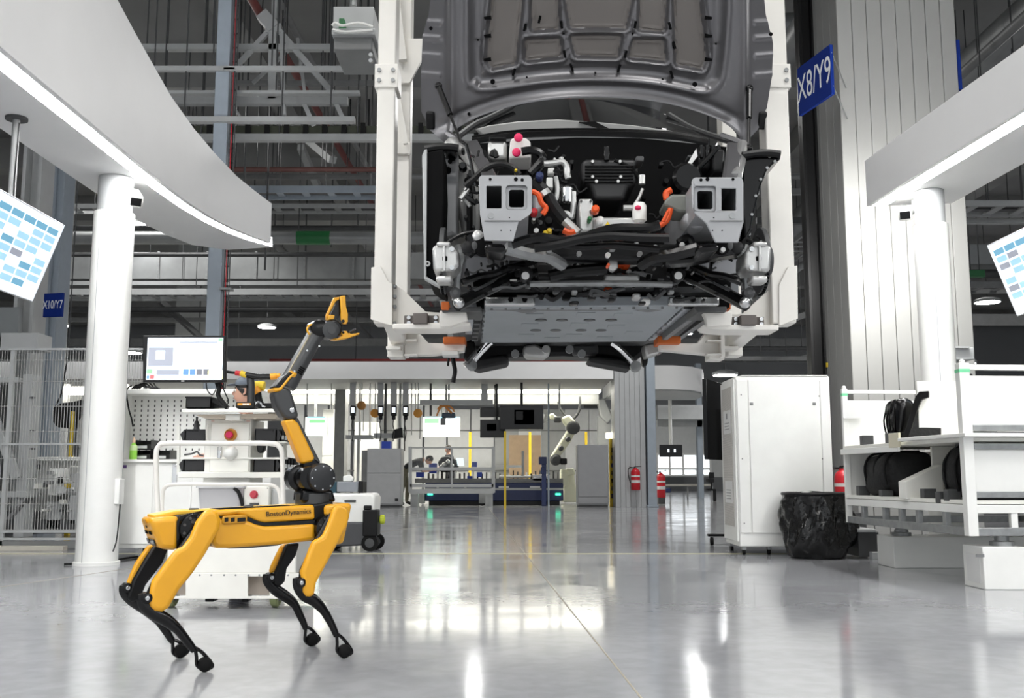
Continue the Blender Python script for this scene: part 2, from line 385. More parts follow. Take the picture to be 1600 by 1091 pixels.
# ================================================================ LIGHT CANOPIES
def canopy(label, outer, inner, zb, ztop, sgn):
    t = thing('light_canopy', label, 'canopy', (outer[len(outer) // 2][0], outer[len(outer) // 2][1], zb))
    n = len(outer)
    m = MB()          # fascia: a curved board 5 cm thick with its own top line
    vs_ = []
    for i, (x, y) in enumerate(outer):
        x2 = x + sgn * .05
        vs_ += [(x, y, zb), (x, y, ztop[i]), (x2, y, ztop[i]), (x2, y, zb)]
    fs = [(i * 4 + j, i * 4 + (j + 1) % 4, (i + 1) * 4 + (j + 1) % 4, (i + 1) * 4 + j) for i in range(n - 1) for j in range(4)] + [(0, 1, 2, 3), tuple(4 * (n - 1) + j for j in (3, 2, 1, 0))]
    m.add(vs_, fs); m.build('fascia', canopyw, t, bevel=.004)
    m = MB()          # soffit box
    vs_ = []
    for i in range(n):
        a, b = outer[i], inner[i]; k = .2 / max(.2, math.dist(a, b)); s = (a[0] + (b[0] - a[0]) * k, a[1] + (b[1] - a[1]) * k)
        vs_ += [(s[0], s[1], zb), (b[0], b[1], zb), (b[0], b[1], zb + .12), (s[0], s[1], zb + .12)]
    m.add(vs_, fs); m.build('soffit', canopyw, t)
    m = MB(); vs_ = []
    for i in range(n):
        a, b = outer[i], inner[i]; D = math.dist(a, b); k0, k1 = .05 / D, .2 / D
        p0 = (a[0] + (b[0] - a[0]) * k0, a[1] + (b[1] - a[1]) * k0); p1 = (a[0] + (b[0] - a[0]) * k1, a[1] + (b[1] - a[1]) * k1)
        vs_ += [(p0[0], p0[1], zb + .004), (p1[0], p1[1], zb + .004), (p1[0], p1[1], zb + .05), (p0[0], p0[1], zb + .05)]
    m.add(vs_, fs); m.build('led_strip', strip_m, t)
    return t
lo_ = [(-3.42, -5), (-3.42, 2), (-3.42, 6.4), (-3.42, 7.6), (-3.42, 8.6), (-3.41, 9.54), (-3.385, 10.2), (-3.33, 10.76), (-3.22, 11.3), (-3.1, 11.65), (-2.968, 11.98)]
li_ = [(-4.22, -5), (-4.22, 2), (-4.22, 6.4), (-4.22, 7.9), (-4.22, 9.0), (-4.215, 10.0), (-4.2, 10.8), (-4.12, 11.5), (-3.97, 12.08), (-3.6, 12.35), (-3.0, 12.2)]
zt_ = [5.3, 5.3, 5.25, 5.05, 4.8, 4.58, 4.48, 4.4, 4.29, 4.22, 4.15]
lc = canopy('white curved light canopy with a glowing strip, above the robot on the left', lo_, li_, 3.65, zt_, -1)
ro_ = [(4.6, -5), (4.3, 2), (4.0, 7.45), (3.87, 8.96), (3.77, 10.3)]
ri_ = [(5.45, -5), (5.1, 2), (4.8, 7.45), (4.69, 8.87), (4.62, 10.18)]
rc = canopy('white light canopy with a glowing strip above the shelf rack', ro_, ri_, 3.65, [4.15] * 5, 1)
def canopy_column(label, x, y, r_):
    t = thing('canopy_column', label, 'column', (x, y, 0))
    MB().lathe([(r_ + .02, 0), (r_ + .02, .03), (r_, .03), (r_, 3.3)], (x, y, 0), 40).build('shaft', white, t)
    MB().lathe([(r_ * .86, 3.3), (r_ * .86, 3.65)], (x, y, 0), 40).build('collar', grey, t)
    sm = MB()
    for a in (-1.9, .3): sm.bar((x + r_ * math.cos(a), y + r_ * math.sin(a), .03), (x + r_ * math.cos(a), y + r_ * math.sin(a), 3.3), .006)
    sm.build('seam', greyc, t)
    return t
c1 = canopy_column('round white column carrying the curved canopy, beside the workbench', -3.81, 9.3, .185)
c2 = canopy_column('round white column carrying the canopy behind the shelf rack', 4.2, 9.75, .165)
m = MB().box(-3.66, -3.6, 9.22, 9.34, .55, .78); m.build('socket_box', white, c1, bevel=.006)
def camera_cam(label, x, y, z, dx, ax):
    t = thing('security_camera', label, 'camera', (x, y, z))
    MB().cyl((x, y, z), (x, y, z - .08), .05).build('ceiling_mount', white, t, bevel=.004)
    MB().tube(smooth([(x, y, z - .08), (x + dx * .03, y - .02, z - .12), (x + dx * .1, y - .06, z - .13)]), .035, 10).build('arm', white, t)
    d = Vector(ax).normalized(); c = Vector((x + dx * .16, y - .1, z - .17)); m = MB(); m.bar(c - d * .13, c + d * .13, .13, .12); h = m.build('housing', white, t, bevel=.025, seg=3)
    m = MB(); m.bar(c + d * .128, c + d * .134, .1, .08); m.build('lens_window', satin, h, bevel=.01)
    return t
q = PZ(197, 292, 3.65)
camera_cam('white security camera under the curved canopy by its column', q.x, q.y - .1, 3.65, 1, (.45, -.7, -.5))
q = PZ(1432, 312, 3.65)
camera_cam('white security camera under the canopy over the shelf rack', q.x, q.y, 3.65, -1, (-.35, -.75, -.35))
# far canopy seen across the hall, and the rounded end of its neighbour
FY = 26.0
t = thing('light_canopy', 'long straight white canopy across the far assembly cell', 'canopy', (0, FY, 3.5))
a, b = P(330, 592, FY), P(958, 565, FY); FZ = a.z + .03
MB().box(a.x - 6, b.x, FY, FY + .06, a.z, b.z).build('fascia', canopyw, t)
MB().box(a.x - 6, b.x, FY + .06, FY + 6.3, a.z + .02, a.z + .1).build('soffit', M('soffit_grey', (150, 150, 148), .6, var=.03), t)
q = PZ(700, 612, a.z)
MB().box(a.x - 6, b.x, q.y - .35, q.y + .35, a.z - .03, a.z + .02).build('led_strip', EM('far_strip', (255, 252, 238), 11), t)
MB().box(a.x - 6, b.x, 31.2, 31.9, a.z - .02, a.z + .02).build('led_strip', bpy.data.materials['far_strip'], t)  # second strip, added out of sight behind the rear fascia to brighten the partition
MB().box(a.x - 6, b.x, q.y + .5, q.y + .9, a.z - .34, a.z + .02).build('rear_fascia', midg, t)
q0 = P(1028, 570, 30); t = thing('light_canopy', 'rounded white end of the canopy past the extinguisher column', 'canopy', (q0.x + 1, 31, 3.5))
zb_ = P(1060, 608, 30).z
outl = [(P(960, 570, 30).x, 30), (P(1050, 570, 30).x, 30), (P(1085, 575, 30).x, 30.4), (P(1110, 580, 30).x, 31.2), (P(1123, 580, 30).x, 32.4), (P(1126, 580, 30).x, 34), (P(960, 580, 30).x, 34)]
outl = [tuple(p) for p in [Vector((x, y, 0)) for x, y in outl]]
MB().prism([(x, y, zb_) for x, y, _ in outl], (0, 0, .72)).build('drum', canopyw, t)
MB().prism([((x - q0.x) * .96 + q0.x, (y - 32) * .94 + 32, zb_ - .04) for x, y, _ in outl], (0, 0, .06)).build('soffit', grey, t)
# ================================================================ THE LIFTED CAR
import numpy as np
AX = math.tan(math.radians(1.8))
def cx(Y): return .455 - (Y - 4.8) * AX          # the car's centre line
car = thing('car', 'half-assembled grey car hanging in the white carrier with its bonnet open', 'car', (cx(6.3), 6.3, 1.62))
# ---- bonnet: pressed inner panel as a relief on the tilted bonnet plane
HY, HZ = 5.45, P(930, 215, 5.45).z
HD = Vector((0, -math.cos(math.radians(58)), math.sin(math.radians(58)))); HN = Vector((0, -HD.z, HD.y))
def HP(x, y, off=0):
    d = ray(x, y); o = Vector((0, 0, CAMH)); q = Vector((0, HY, HZ)); t = (q - o).dot(HN) / d.dot(HN)
    return o + d * t + HN * off
def seg_sdf(X, Y_, poly):
    n = len(poly); d = np.full(X.shape, 1e9); s = np.ones(X.shape)
    for i in range(n):
        ax, ay = poly[i]; bx, by = poly[(i + 1) % n]; ex, ey = bx - ax, by - ay
        wx, wy = X - ax, Y_ - ay; t = np.clip((wx * ex + wy * ey) / (ex * ex + ey * ey), 0, 1)
        d = np.minimum(d, (wx - ex * t) ** 2 + (wy - ey * t) ** 2)
        c1 = Y_ >= ay; c2 = Y_ < by; c3 = ex * wy > ey * wx
        flip = (c1 & c2 & c3) | (~c1 & ~c2 & ~c3); s = np.where(flip, -s, s)
    return s * np.sqrt(d)
def sstep(a, b, x): t = np.clip((x - a) / (b - a), 0, 1); return t * t * (3 - 2 * t)
TOP = -95
LB = ([-120, 24, 58, 120, 178, 205, 226], [685, 669, 659, 656.5, 657, 672, 703])
RB = ([-120, 24, 70, 120, 186, 205, 226], [1184, 1199, 1212, 1210, 1198, 1182, 1158])
U = np.linspace(-1, 1, 231); V = np.linspace(0, 1, 121)
uu, vv_ = np.meshgrid(U, V)
yb = 150 + 76 * np.abs(uu) ** 2.3
ytop = TOP + 40 * np.abs(uu) ** 2
yy = yb + (ytop - yb) * vv_
xl = np.interp(yy, LB[0], LB[1]); xr = np.interp(yy, RB[0], RB[1])
xx = (xl + xr) / 2 + uu * (xr - xl) / 2
pockets = [[(824, 66), (872, 64), (875, 86), (824, 91)], [(896, 60), (967, 59), (962, 85), (902, 84)], [(993, 66), (1034, 66), (1037, 92), (987, 87)],
           [(834, -30), (867, -30), (870, 42), (834, 44)], [(880, -40), (992, -40), (975, 41), (894, 41)], [(1005, -30), (1040, -30), (1035, 46), (1002, 43)],
           [(776, -40), (817, -40), (802, 97), (769, 103), (764, 92), (768, 40)], [(1056, -40), (1086, -40), (1095, 40), (1100, 92), (1095, 104), (1060, 98)],
           [(834, -80), (867, -84), (867, -42), (834, -42)], [(1004, -84), (1036, -80), (1038, -42), (1004, -42)]]
tub = [(735, -70), (735, 105), (743, 128), (762, 134), (850, 123), (930, 119), (1015, 124), (1090, 138), (1113, 132), (1124, 108), (1132, 20), (1132, -70)]
h = np.zeros(xx.shape); tubs = [tuple(p)[:2] for p in smooth([Vector((x, y, 0)) for x, y in tub], 6)]; dt = seg_sdf(xx, yy, tubs)
h += .026 * sstep(-10, 10, dt) + .016 * np.exp(-((dt - 4) / 5) ** 2) - .008 * np.exp(-((dt + 12) / 5) ** 2)
pmin = np.full(xx.shape, 1e9)
for pl in pockets: pmin = np.minimum(pmin, seg_sdf(xx, yy, pl) - 4.5)
h += -.02 * sstep(3.5, -2.5, pmin) + .013 * np.exp(-((pmin - 5.5) / 3.0) ** 2) + .006 * np.exp(-((pmin + 5) / 1.6) ** 2)
h -= .0016 * np.clip(708 - xx, 0, 99) ** 1.0 * sstep(226, 190, yy) + .0016 * np.clip(xx - 1160, 0, 99) * sstep(226, 190, yy)
h += .016 * np.exp(-((xx - 706) / 6) ** 2) + .016 * np.exp(-((xx - 1162) / 6) ** 2)
for yq in (36, 60, 88, 118): h += np.where((xx < 690) | (xx > 1178), .008 * np.exp(-((yy - yq) / 4) ** 2), 0)
eb = (yb - yy)
h += .02 * np.exp(-(eb / 6) ** 2) - .012 * np.exp(-((eb - 16) / 6) ** 2)
mb = MB(); nv, nu = xx.shape
mb.v = [tuple(HP(xx[i, j], yy[i, j], h[i, j])) for i in range(nv) for j in range(nu)]
for i in range(nv - 1):
    for j in range(nu - 1):
        mb.f.append((i * nu + j, i * nu + j + 1, (i + 1) * nu + j + 1, (i + 1) * nu + j)); mb.mi.append(1 if max(pmin[i, j], pmin[i + 1, j + 1]) < 0 else 0)
hood = mb.build('bonnet', [hoodm, hoodd], car, ang=60)
sk = MB(); sk.v = [tuple(HP(xx[i, j], yy[i, j], min(h[i, j], .0) - .035)) for i in range(0, nv, 6) for j in range(0, nu, 10)]
a_, b_ = len(range(0, nv, 6)), len(range(0, nu, 10))
sk.f = [(i * b_ + j, i * b_ + j + 1, (i + 1) * b_ + j + 1, (i + 1) * b_ + j) for i in range(a_ - 1) for j in range(b_ - 1)]; sk.mi = [0] * len(sk.f)
sk.build('outer_skin', M('grey_car_paint', (104, 106, 110), .25, .5, var=.02, coat=.6), hood)
m = MB()
for (x, y, dx) in ((803, 112, -5), (843, 30, -4), (820, 42, -4), (893, 105, 6), (882, 84, 4), (967, 106, -5), (977, 84, -4), (1049, 116, 5), (1053, 70, 4), (1046, 40, 4), (992, 38, -3), (877, 38, 3)):
    a, b = HP(x - dx / 2, y - 8, .012), HP(x + dx / 2, y + 8, .012); m.bar(a.lerp(b, .15), b.lerp(a, .15), .012, .022, up=HN)
for s in (1, -1):
    for yq in (28, 56, 93):
        xq = 762 if s > 0 else 1106
        m.prism([HP(xq + s * dx, yq + dy, .01) for dx, dy in ((-6, -2), (5, -4), (6, 2), (-5, 2))], HN * .012)
m.build('slot', deep, hood, kind='stuff')
m = MB()
for (x, y, r) in ((770, 126, 4), (1084, 130, 4), (733, 176, 2.6), (1116, 181, 2.6), (674, 43, 3), (1202, 52, 3), (881, 52, 1.6), (988, 52, 1.6), (930, 113, 1.6), (747, 62, 1.6), (1118, 68, 1.6), (823, 119, 1.6), (1034, 122, 1.6)):
    c = HP(x, y, .006 + (.022 if y > 113 or x < 735 or x > 1130 else 0)); m.cyl(c, c + HN * .012, r / 300, n=10)
m.build('grommet', deep, hood, kind='stuff')
for s, pts in ((1, [(686, 132), (700, 165), (716, 205), (722, 226)]), (-1, [(1168, 136), (1168, 170), (1170, 205), (1170, 232)])):
    a = HP(*pts[0], .05); e = P(*pts[-1], 5.15)
    MB().cyl(a, a + (e - a) * .5, .016, n=10).cyl(a + (e - a) * .5, e, .008, n=8).ball(a, .022, 8, 6).ball(e, .022, 8, 6).build('gas_strut', satin, hood)
for x in (672, 1192):
    c = HP(x, 190, -.03); MB().bar(c - HD * .05, c + HD * .05, .05, .04, up=HN).build('bumper_stop', blk, hood, bevel=.01)
for xs in ((700, 222, 735, 232), (1128, 226, 1168, 226)):
    a, b = P(xs[0], xs[1] - 14, 5.4), P(xs[2], xs[3], 5.3)
    MB().bar(a, b, .05, .03).bar(b, b + Vector((0, .1, -.06)), .04, .04).build('hinge', hoodm, hood, bevel=.006)
# ---- windscreen, cowl, body shell
y0, z0 = 5.62, P(930, 192, 5.62).z
ws = MB(); n = 14; vs_ = []
for i in range(n + 1):
    u = -1 + 2 * i / n
    vs_.append((cx(5.7) + u * .70, y0 + .14 * u * u, z0 - .02 * u * u)); vs_.append((cx(6.6) + u * .60, y0 + .98 + .06 * u * u, z0 + .53 - .05 * u * u))
ws.add(vs_, [(2 * i, 2 * i + 2, 2 * i + 3, 2 * i + 1) for i in range(n)]); ws.build('windscreen', darkglass, car)
m = MB()
m.pplate([(742, 201), (764, 195), (810, 189), (872, 186), (934, 190), (990, 195), (1047, 203), (1075, 212), (1039, 216), (930, 213), (840, 213), (756, 213)], 5.6, .03); dash = m.build('scuttle_panel', M('pale_scuttle', (196, 196, 194), .4, .1, var=.05), car, bevel=.01)
MB().pplate([(873, 211), (878, 206), (889, 203), (903, 203), (911, 208), (909, 212)], 5.585, .02).build('scuttle_opening', deep, dash)
MB().pplate([(930, 190), (952, 201), (949, 203), (905, 190)], 5.58, .02).build('wiper_linkage', blk, dash)
for yq, r_, dz in ((208, .022, 0), (214, .03, -.02), (221, .02, -.05)):
    MB().ptube([(738, yq + 10), (800, yq + 1), (870, yq - 2), (932, yq - 2), (1000, yq), (1060, yq + 4), (1105, yq + 13)], r_, 8, 5.5 + dz).build('cowl_rail', [satin, midg, blk][(yq // 3) % 3], car)
for s, pts in ((1, [(705, 222), (740, 196), (768, 183), (800, 166)]), (-1, [(1160, 226), (1118, 214), (1080, 200), (1046, 180)])):
    MB().ptube([(x, y, 5.55 + .25 * i) for i, (x, y) in enumerate(pts)], .02, 8).build('windscreen_pillar', dkg, car)
paint = M('grey_body_side', (108, 110, 113), .3, .4, var=.02, coat=.5)
prof = [(5.5, 1.78), (8.05, 1.78), (8.1, 2.1), (8.3, 2.25), (8.55, 2.25), (8.75, 1.95), (8.95, 2.0), (8.98, 2.55), (8.6, 2.72), (6.9, 2.72), (5.6, 2.7)]
for s in (-1, 1):
    MB().prism([(cx(y) + s * .84, y, z) for y, z in prof], (-s * .04, 0, 0)).build('body_side', paint, car)
    MB().prism([(cx(y) + s * .66, y, z) for y, z in ((6.5, 2.72), (8.6, 2.72), (8.2, 3.15), (6.6, 3.28))], (-s * .03, 0, 0)).build('side_glass', darkglass, car)
rf = MB(); rf.add([(cx(y) + s * .66, y, z) for y, z in ((6.6, 3.38), (7.4, 3.4), (8.3, 3.24), (8.95, 2.7)) for s in (-1, 1)], [(0, 1, 3, 2), (2, 3, 5, 4), (4, 5, 7, 6)]); rf.build('roof', paint, car)
# underbody floor, sills and battery pan
fz = 1.76
def pz(pts, z): return [PZ(x, y, z) for x, y in pts]
MB().box(cx(6.5) - .78, cx(6.5) + .78, 5.3, 7.9, fz + .03, fz + .06).build('floor_pan', dkg, car)
pn = MB().prism(pz([(757, 481), (1070, 478), (1009, 534), (752, 536)], 1.70), (0, 0, .055)).build('battery_pan', pan, car, bevel=.006)
sl = MB()
for x, y in ((845, 500), (878, 500), (921, 500), (955, 500), (837, 516), (868, 516), (908, 516), (939, 516)):
    q = PZ(x, y, 1.70); sl.prism([(q.x + .034 * c, q.y + .04 * s, 1.6965) for c, s in [(math.cos(t * math.pi / 6), math.sin(t * math.pi / 6)) for t in range(12)]], (0, 0, .003))
sl.build('drain_slot', dkg, pn, kind='stuff')
for x, y in ((835, 493), (828, 508), (822, 524), (915, 491), (905, 507), (896, 524), (973, 492), (962, 510), (944, 528), (862, 529), (990, 520)):
    q = PZ(x, y, 1.70); MB().box(q.x - .05, q.x + .05, q.y - .06, q.y + .06, 1.6975, 1.70).build('raised_pad', pan, pn, bevel=.001)
fr = MB()
q0, q1 = PZ(757, 481, 1.7), PZ(1070, 478, 1.7)
for i in range(14):
    q = q0.lerp(q1, (i + .5) / 14); fr.cyl((q.x, q.y + .03, 1.69), (q.x, q.y + .03, 1.70), .007, n=8)
for i in range(8):
    for e0, e1 in (((757, 481), (752, 536)), ((1070, 478), (1009, 534))):
        q = PZ(*e0, 1.7).lerp(PZ(*e1, 1.7), (i + .5) / 8); fr.cyl((q.x, q.y, 1.688), (q.x, q.y, 1.70), .007, n=8)
fr.build('pan_bolt', midg, pn, kind='stuff')
MB().ptube([(762, 479), (800, 480), (825, 484), (850, 480), (950, 480), (985, 478), (1012, 482), (1040, 478), (1068, 477)], .022, 8, PZ(900, 480, 1.72).y - .02).build('front_seal_flange', midg, pn)
sill = M('sill_primer', (186, 190, 196), .4, .25, var=.04)
for pts in ([(728, 487), (751, 487), (748, 523), (727, 523)], [(1074, 479), (1100, 480), (1040, 530), (1012, 533)]):
    MB().prism(pz(pts, 1.735), (0, 0, .05)).build('sill', sill, car, bevel=.006)
a, b = PZ(1096, 481, 1.71), PZ(1036, 528, 1.71); MB().bar(a, b, .035, .05).build('sill_flange', midg, car, bevel=.006)
a, b = PZ(757, 484, 1.71), PZ(748, 532, 1.71); m = MB()
for i in range(7): q = a.lerp(b, (i + .3) / 7); m.box(q.x - .05, q.x - .01, q.y - .03, q.y + .03, 1.69, 1.72)
m.build('side_clip', dkg, car, kind='stuff')
# ---- crash plates and rails
FYp = 4.25
def rnd(x0, y0, x1, y1, r): return rrect(x0, y0, x1, y1, r)
pl = [(752, 274), (826, 274), (829.5, 276), (831, 280), (831, 331), (826, 337), (810, 347), (802, 376.5), (757, 375.5), (750, 335), (748, 278)]
h1, h2, h3 = rnd(760, 290.5, 783.7, 325.6, 1.5), rnd(790.5, 289.5, 824, 328, 5), rnd(795.5, 296.5, 819, 324, 3.5)
pr = [(1081, 283), (1083, 279), (1087, 277), (1156, 277), (1160, 279), (1161.5, 284), (1162, 347), (1154, 378.6), (1117.6, 378.6), (1103.5, 349), (1085, 333), (1081, 322)]
g1, g2, g3 = rnd(1127.6, 294.5, 1150, 329, 1.5), rnd(1084.5, 290.5, 1119, 331, 5), rnd(1089.5, 298.5, 1113.5, 327, 3.5)
for outl_, ha, hb, hc, xw in ((pl, h1, h2, h3, (754, 826)), (pr, g1, g2, g3, (1086, 1157))):
    cp = MB().pplate(outl_, FYp, .012, [ha, hb]).build('crash_plate', zinc, car, bevel=.004)
    MB().pplate(hb, FYp + .018, .01, [hc]).build('recess_collar', zinc, cp, bevel=.003)
    m = MB(); x0_, x1_ = xw
    for xa, ya, xb, yb_ in ((x0_, 282, x0_ + 3, 337), (x1_ - 3, 282, x1_, 337), (x0_, 280, x1_, 284), (x0_, 334, x1_, 338), (x0_ + 33, 282, x0_ + 36, 337)): m.pbox(xa, ya, xb, yb_, FYp + .03, .9)
    m.build('rail_box', zinc, cp)
    mm_ = MB(); c0 = (x0_ + x1_) / 2
    for dx, dy, r in ((-24, -2, 2.4), (16, -2, 3.2), (-23, 55, 1.6), (-7, 78, 1), (8, 78, 1), (6, 58, 1), (26, -1, 2.6)):
        sx = dx if xw[0] < 900 else -dx
        q = P(c0 + sx, 282 + dy, FYp - .003); mm_.cyl(q, q + Vector((0, .004, 0)), r / 366, n=12)
    mm_.build('plate_hole', deep, cp, kind='stuff')
    q = P(c0 - (23 if xw[0] < 900 else -23), 337, FYp - .004); MB().cyl(q, q + Vector((0, .006, 0)), .014, n=14).build('washer', galv, cp)
    a = P(757 if xw[0] < 900 else 1109, 345, FYp - .004); b = P(812 if xw[0] < 900 else 1160, 345, FYp - .004); MB().bar(a, b, .004).build('crease', midg, cp)
# apron rails rising to the hinges
for nm, pts in (('apron_rail', [(727, 222, 5.25), (745, 218, 5.25), (776, 275, 4.4), (753, 276, 4.4)]), ('apron_rail', [(1139, 222, 5.25), (1162, 224, 5.25), (1153, 278, 4.4), (1131, 278, 4.4)])):
    MB().prism([P(*p) for p in pts], (0, .06, .02)).build(nm, hoodm, car, bevel=.008)
MB().ptube([(706, 228, 5.2), (723, 236, 5.1), (736, 254, 4.9), (749, 272, 4.6)], [.05, .05, .035, .03, .03, .03, .03, .03, .025, .02, .02, .02, .02][:13], 10).build('hinge_tower', silver, car)
MB().ptube([(1160, 226, 5.2), (1158, 245, 5.0), (1154, 262, 4.8), (1150, 276, 4.5)], .028, 10).build('hinge_tower', silver, car)
# ---- engine bay cavity and contents
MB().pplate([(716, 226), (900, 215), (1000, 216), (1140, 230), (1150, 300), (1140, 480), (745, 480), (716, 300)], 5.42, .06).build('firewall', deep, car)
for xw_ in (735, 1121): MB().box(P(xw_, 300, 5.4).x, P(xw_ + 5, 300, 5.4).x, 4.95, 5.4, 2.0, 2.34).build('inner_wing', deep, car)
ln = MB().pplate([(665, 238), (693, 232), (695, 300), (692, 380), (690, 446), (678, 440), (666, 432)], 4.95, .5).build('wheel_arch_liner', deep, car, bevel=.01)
MB().pplate([(659.5, 242), (663, 234), (667, 232), (666, 432), (680, 440), (690, 447), (688, 449), (676, 443), (662.5, 435)], 4.93, .06).build('liner_lip', grey, ln, bevel=.004)
q = P(668, 412, 4.92); MB().lathe([(.014, 0), (.014, .01), (.006, .01), (.006, 0)], q, 12, 'y').build('lip_eyelet', grey, ln)
fd = MB().pplate([(1160, 246), (1180, 241), (1198, 238), (1218, 238), (1221, 243), (1219, 249), (1208, 256), (1198, 267), (1188, 293), (1180, 325), (1174, 353), (1172, 378), (1163, 372), (1160, 300)], 4.95, .35).build('wheel_arch_liner', satin, car, bevel=.01)
for x, y in ((1206, 244), (1214, 252), (1202, 262), (1192, 280), (1184, 306), (1178, 335), (1174, 366)):
    q = P(x - 3, y, 4.94); MB().cyl(q, q + Vector((0, .012, 0)), .008, n=8).build('rivet', galv, fd)
MB().ptube([(1160, 243), (1180, 240), (1200, 239), (1219, 241)], .02, 8, 4.93).build('upper_lip', blk, fd)
MB().ptube([(664, 234), (680, 231), (700, 230), (716, 232)], .022, 8, 5.0).build('wing_bracket', blk, car)
MB().pbox(686, 226, 712, 234, 5.05, .2).build('wing_bracket', satin, car, bevel=.01)
MB().pplate([(692, 240), (716, 238), (716, 372), (706, 366), (692, 372)], 5.2, .1).build('inner_wing_panel', zinc, car, bevel=.015)
MB().pplate([(714, 244), (748, 268), (750, 362), (722, 366), (710, 300)], 5.3, .08).build('inner_wing_panel', M('shadowed_cast_panel', (150, 150, 148), .5, .3, var=.12, scale=9), car, bevel=.02)
for (x, y, r) in ((700, 266, .018), (706, 246, .02), (703, 252, .012)): q = P(x, y, 5.19); MB().cyl(q, q + Vector((0, .02, 0)), r, n=12).build('panel_hole', deep, car)
t1 = MB().pbox(762, 219, 792, 248, 4.95, .18).build('washer_tank', silver, car, bevel=.02, seg=3)
MB().pbox(764, 211, 791, 218, 4.93, .2).build('tank_cap', blk, t1, bevel=.012)
MB().ptube([(768, 244), (772, 236), (776, 246)], .014, 8, 4.9).build('tank_pipe', blk, t1)
t2 = MB().pplate([(797, 219), (801, 215), (822, 215), (829, 221), (830, 247), (795, 247)], 4.85, .2).build('coolant_tank', M('white_tank', (228, 226, 222), .4, var=.03), car, bevel=.018, seg=3)
for x, y in ((810, 216), (807, 239)):
    q = P(x, y, 4.82); MB().lathe([(.012, -.02), (.022, -.015), (.022, .0), (.012, .006)], q, 14, 'y').build('cap', pink, t2, bevel=.002)
blkhose = [[(815, 237), (830, 235), (844, 240), (848, 250), (838, 262), (828, 272)], [(727, 291), (741, 279), (761, 262), (781, 257), (801, 262), (812, 274)],
           [(756, 235), (760, 246), (768, 258)], [(728, 225), (735, 250), (740, 275), (744, 290)], [(833, 283), (852, 301), (866, 325), (882, 345), (897, 360)],
           [(835, 290), (850, 310), (858, 332)], [(1030, 352), (1010, 356), (960, 357), (925, 366), (885, 376), (840, 371), (800, 382)], [(1045, 372), (1000, 371), (950, 369), (910, 374), (870, 383), (835, 388)],
           [(960, 250), (985, 262), (1000, 280)], [(1120, 232), (1104, 250), (1086, 268), (1074, 280)], [(1060, 380), (1075, 372), (1082, 384), (1080, 400)], [(1180, 382), (1165, 374), (1160, 388)], [(700, 378), (722, 366), (745, 362)], [(840, 372), (900, 386), (960, 384), (1030, 390)]]
for i, hs in enumerate(blkhose): MB().ptube(hs, (.022, .015, .008, .008, .03, .016, .022, .02, .01, .012, .02, .01, .009, .016)[i], 8, (4.78, 4.5, 4.8, 4.6, 4.55, 4.6, 4.42, 4.4, 4.9, 4.8, 4.6, 4.7, 4.7, 4.44)[i]).build('hose', [satin, blk, rubber][i % 3], car)
for hs, r, Y in (([(850, 256), (864, 255), (878, 253), (885, 260), (886, 271), (888, 279)], .016, 4.7), ([(877, 246), (878, 253)], .012, 4.7), ([(868, 276), (871, 295), (869, 315)], .012, 4.8), ([(872, 333), (886, 334), (893, 340), (896, 322), (896, 300)], .014, 4.6),
                 ([(882, 345), (893, 355), (902, 364)], .022, 4.53), ([(848, 300), (853, 307)], .034, 4.54), ([(974, 325), (986, 325), (994, 328)], .014, 4.6), ([(1004, 295), (999, 308), (993, 318)], .008, 4.7), ([(1003, 274), (1003, 288)], .016, 4.7)):
    MB().ptube(hs, r, 10, Y).build('metal_pipe', silver, car)
for hs, r, Y in (([(831, 299), (841, 304), (846, 317), (853, 325), (848, 335)], .013, 4.5), ([(1048, 326), (1043, 343), (1034, 351), (1024, 356)], .013, 4.5), ([(880, 360), (890, 364), (898, 362)], .015, 4.5), ([(1049, 297), (1041, 302), (1042, 312)], .016, 4.65), ([(1036, 346), (1040, 338), (1044, 330)], .008, 4.45)):
    MB().ptube(hs, r, 8, Y).build('high_voltage_cable', orange, car)
for (x, y, r, mm) in ((930, 328, .03, orange), (834, 332, .028, red), (852, 366, .022, yelp), (858, 362, .02, yelp), (1017, 357, .016, yelp), (921, 343, .018, green), (843, 276, .03, navy), (806, 268, .012, yelp), (950, 415, .012, orange)):
    q = P(x, y, 4.5); r *= .62; MB().lathe([(r * .6, -.03), (r, -.02), (r, .03), (r * .7, .05)], q, 12, 'y').build('connector', mm, car)
MB().pbox(854, 277, 864, 293, 4.75, .06).pbox(856, 262, 866, 271, 4.78, .06).build('fuse_block', white, car, bevel=.005)
q = P(886, 306, 4.7); MB().lathe([(.025, -.04), (.034, -.035), (.034, .035), (.022, .045)], q, 16).build('dryer_canister', chrome, car)
inv = MB().pbox(905, 310, 926, 362, 4.55, .2).build('inverter_case', silver, car, bevel=.01)
for x, y in ((908, 314), (923, 314), (908, 358), (923, 330)): q = P(x, y, 4.54); MB().cyl(q, q + Vector((0, .012, 0)), .006, n=8).build('bolt', dkg, inv)
chg = MB().pbox(925, 339, 1000, 358, 4.6, .25).build('charger_case', silver, car, bevel=.012)
MB().pplate([(944, 354), (955, 354), (949.5, 346)], 4.595, .005).build('warning_triangle', yelp, chg)
MB().pbox(932, 337, 944, 350, 4.55, .06).build('charger_port', white, chg, bevel=.012)
q = P(999, 332, 4.6); pm = MB().lathe([(.02, -.05), (.034, -.04), (.034, .03), (.026, .045)], q, 18).build('coolant_pump', white, car)
MB().ball(P(997, 325, 4.57), (.016, .016, .012), 10, 8).build('pump_cap', pink, pm)
mot = MB().pplate([(908, 252), (916, 248), (990, 248), (998, 254), (996, 285), (982, 292), (976, 312), (928, 312), (922, 290), (908, 282)], 4.9, .35).build('motor_cover', M('motor_plastic', (34, 34, 35), .45, var=.1), car, bevel=.02, seg=3)
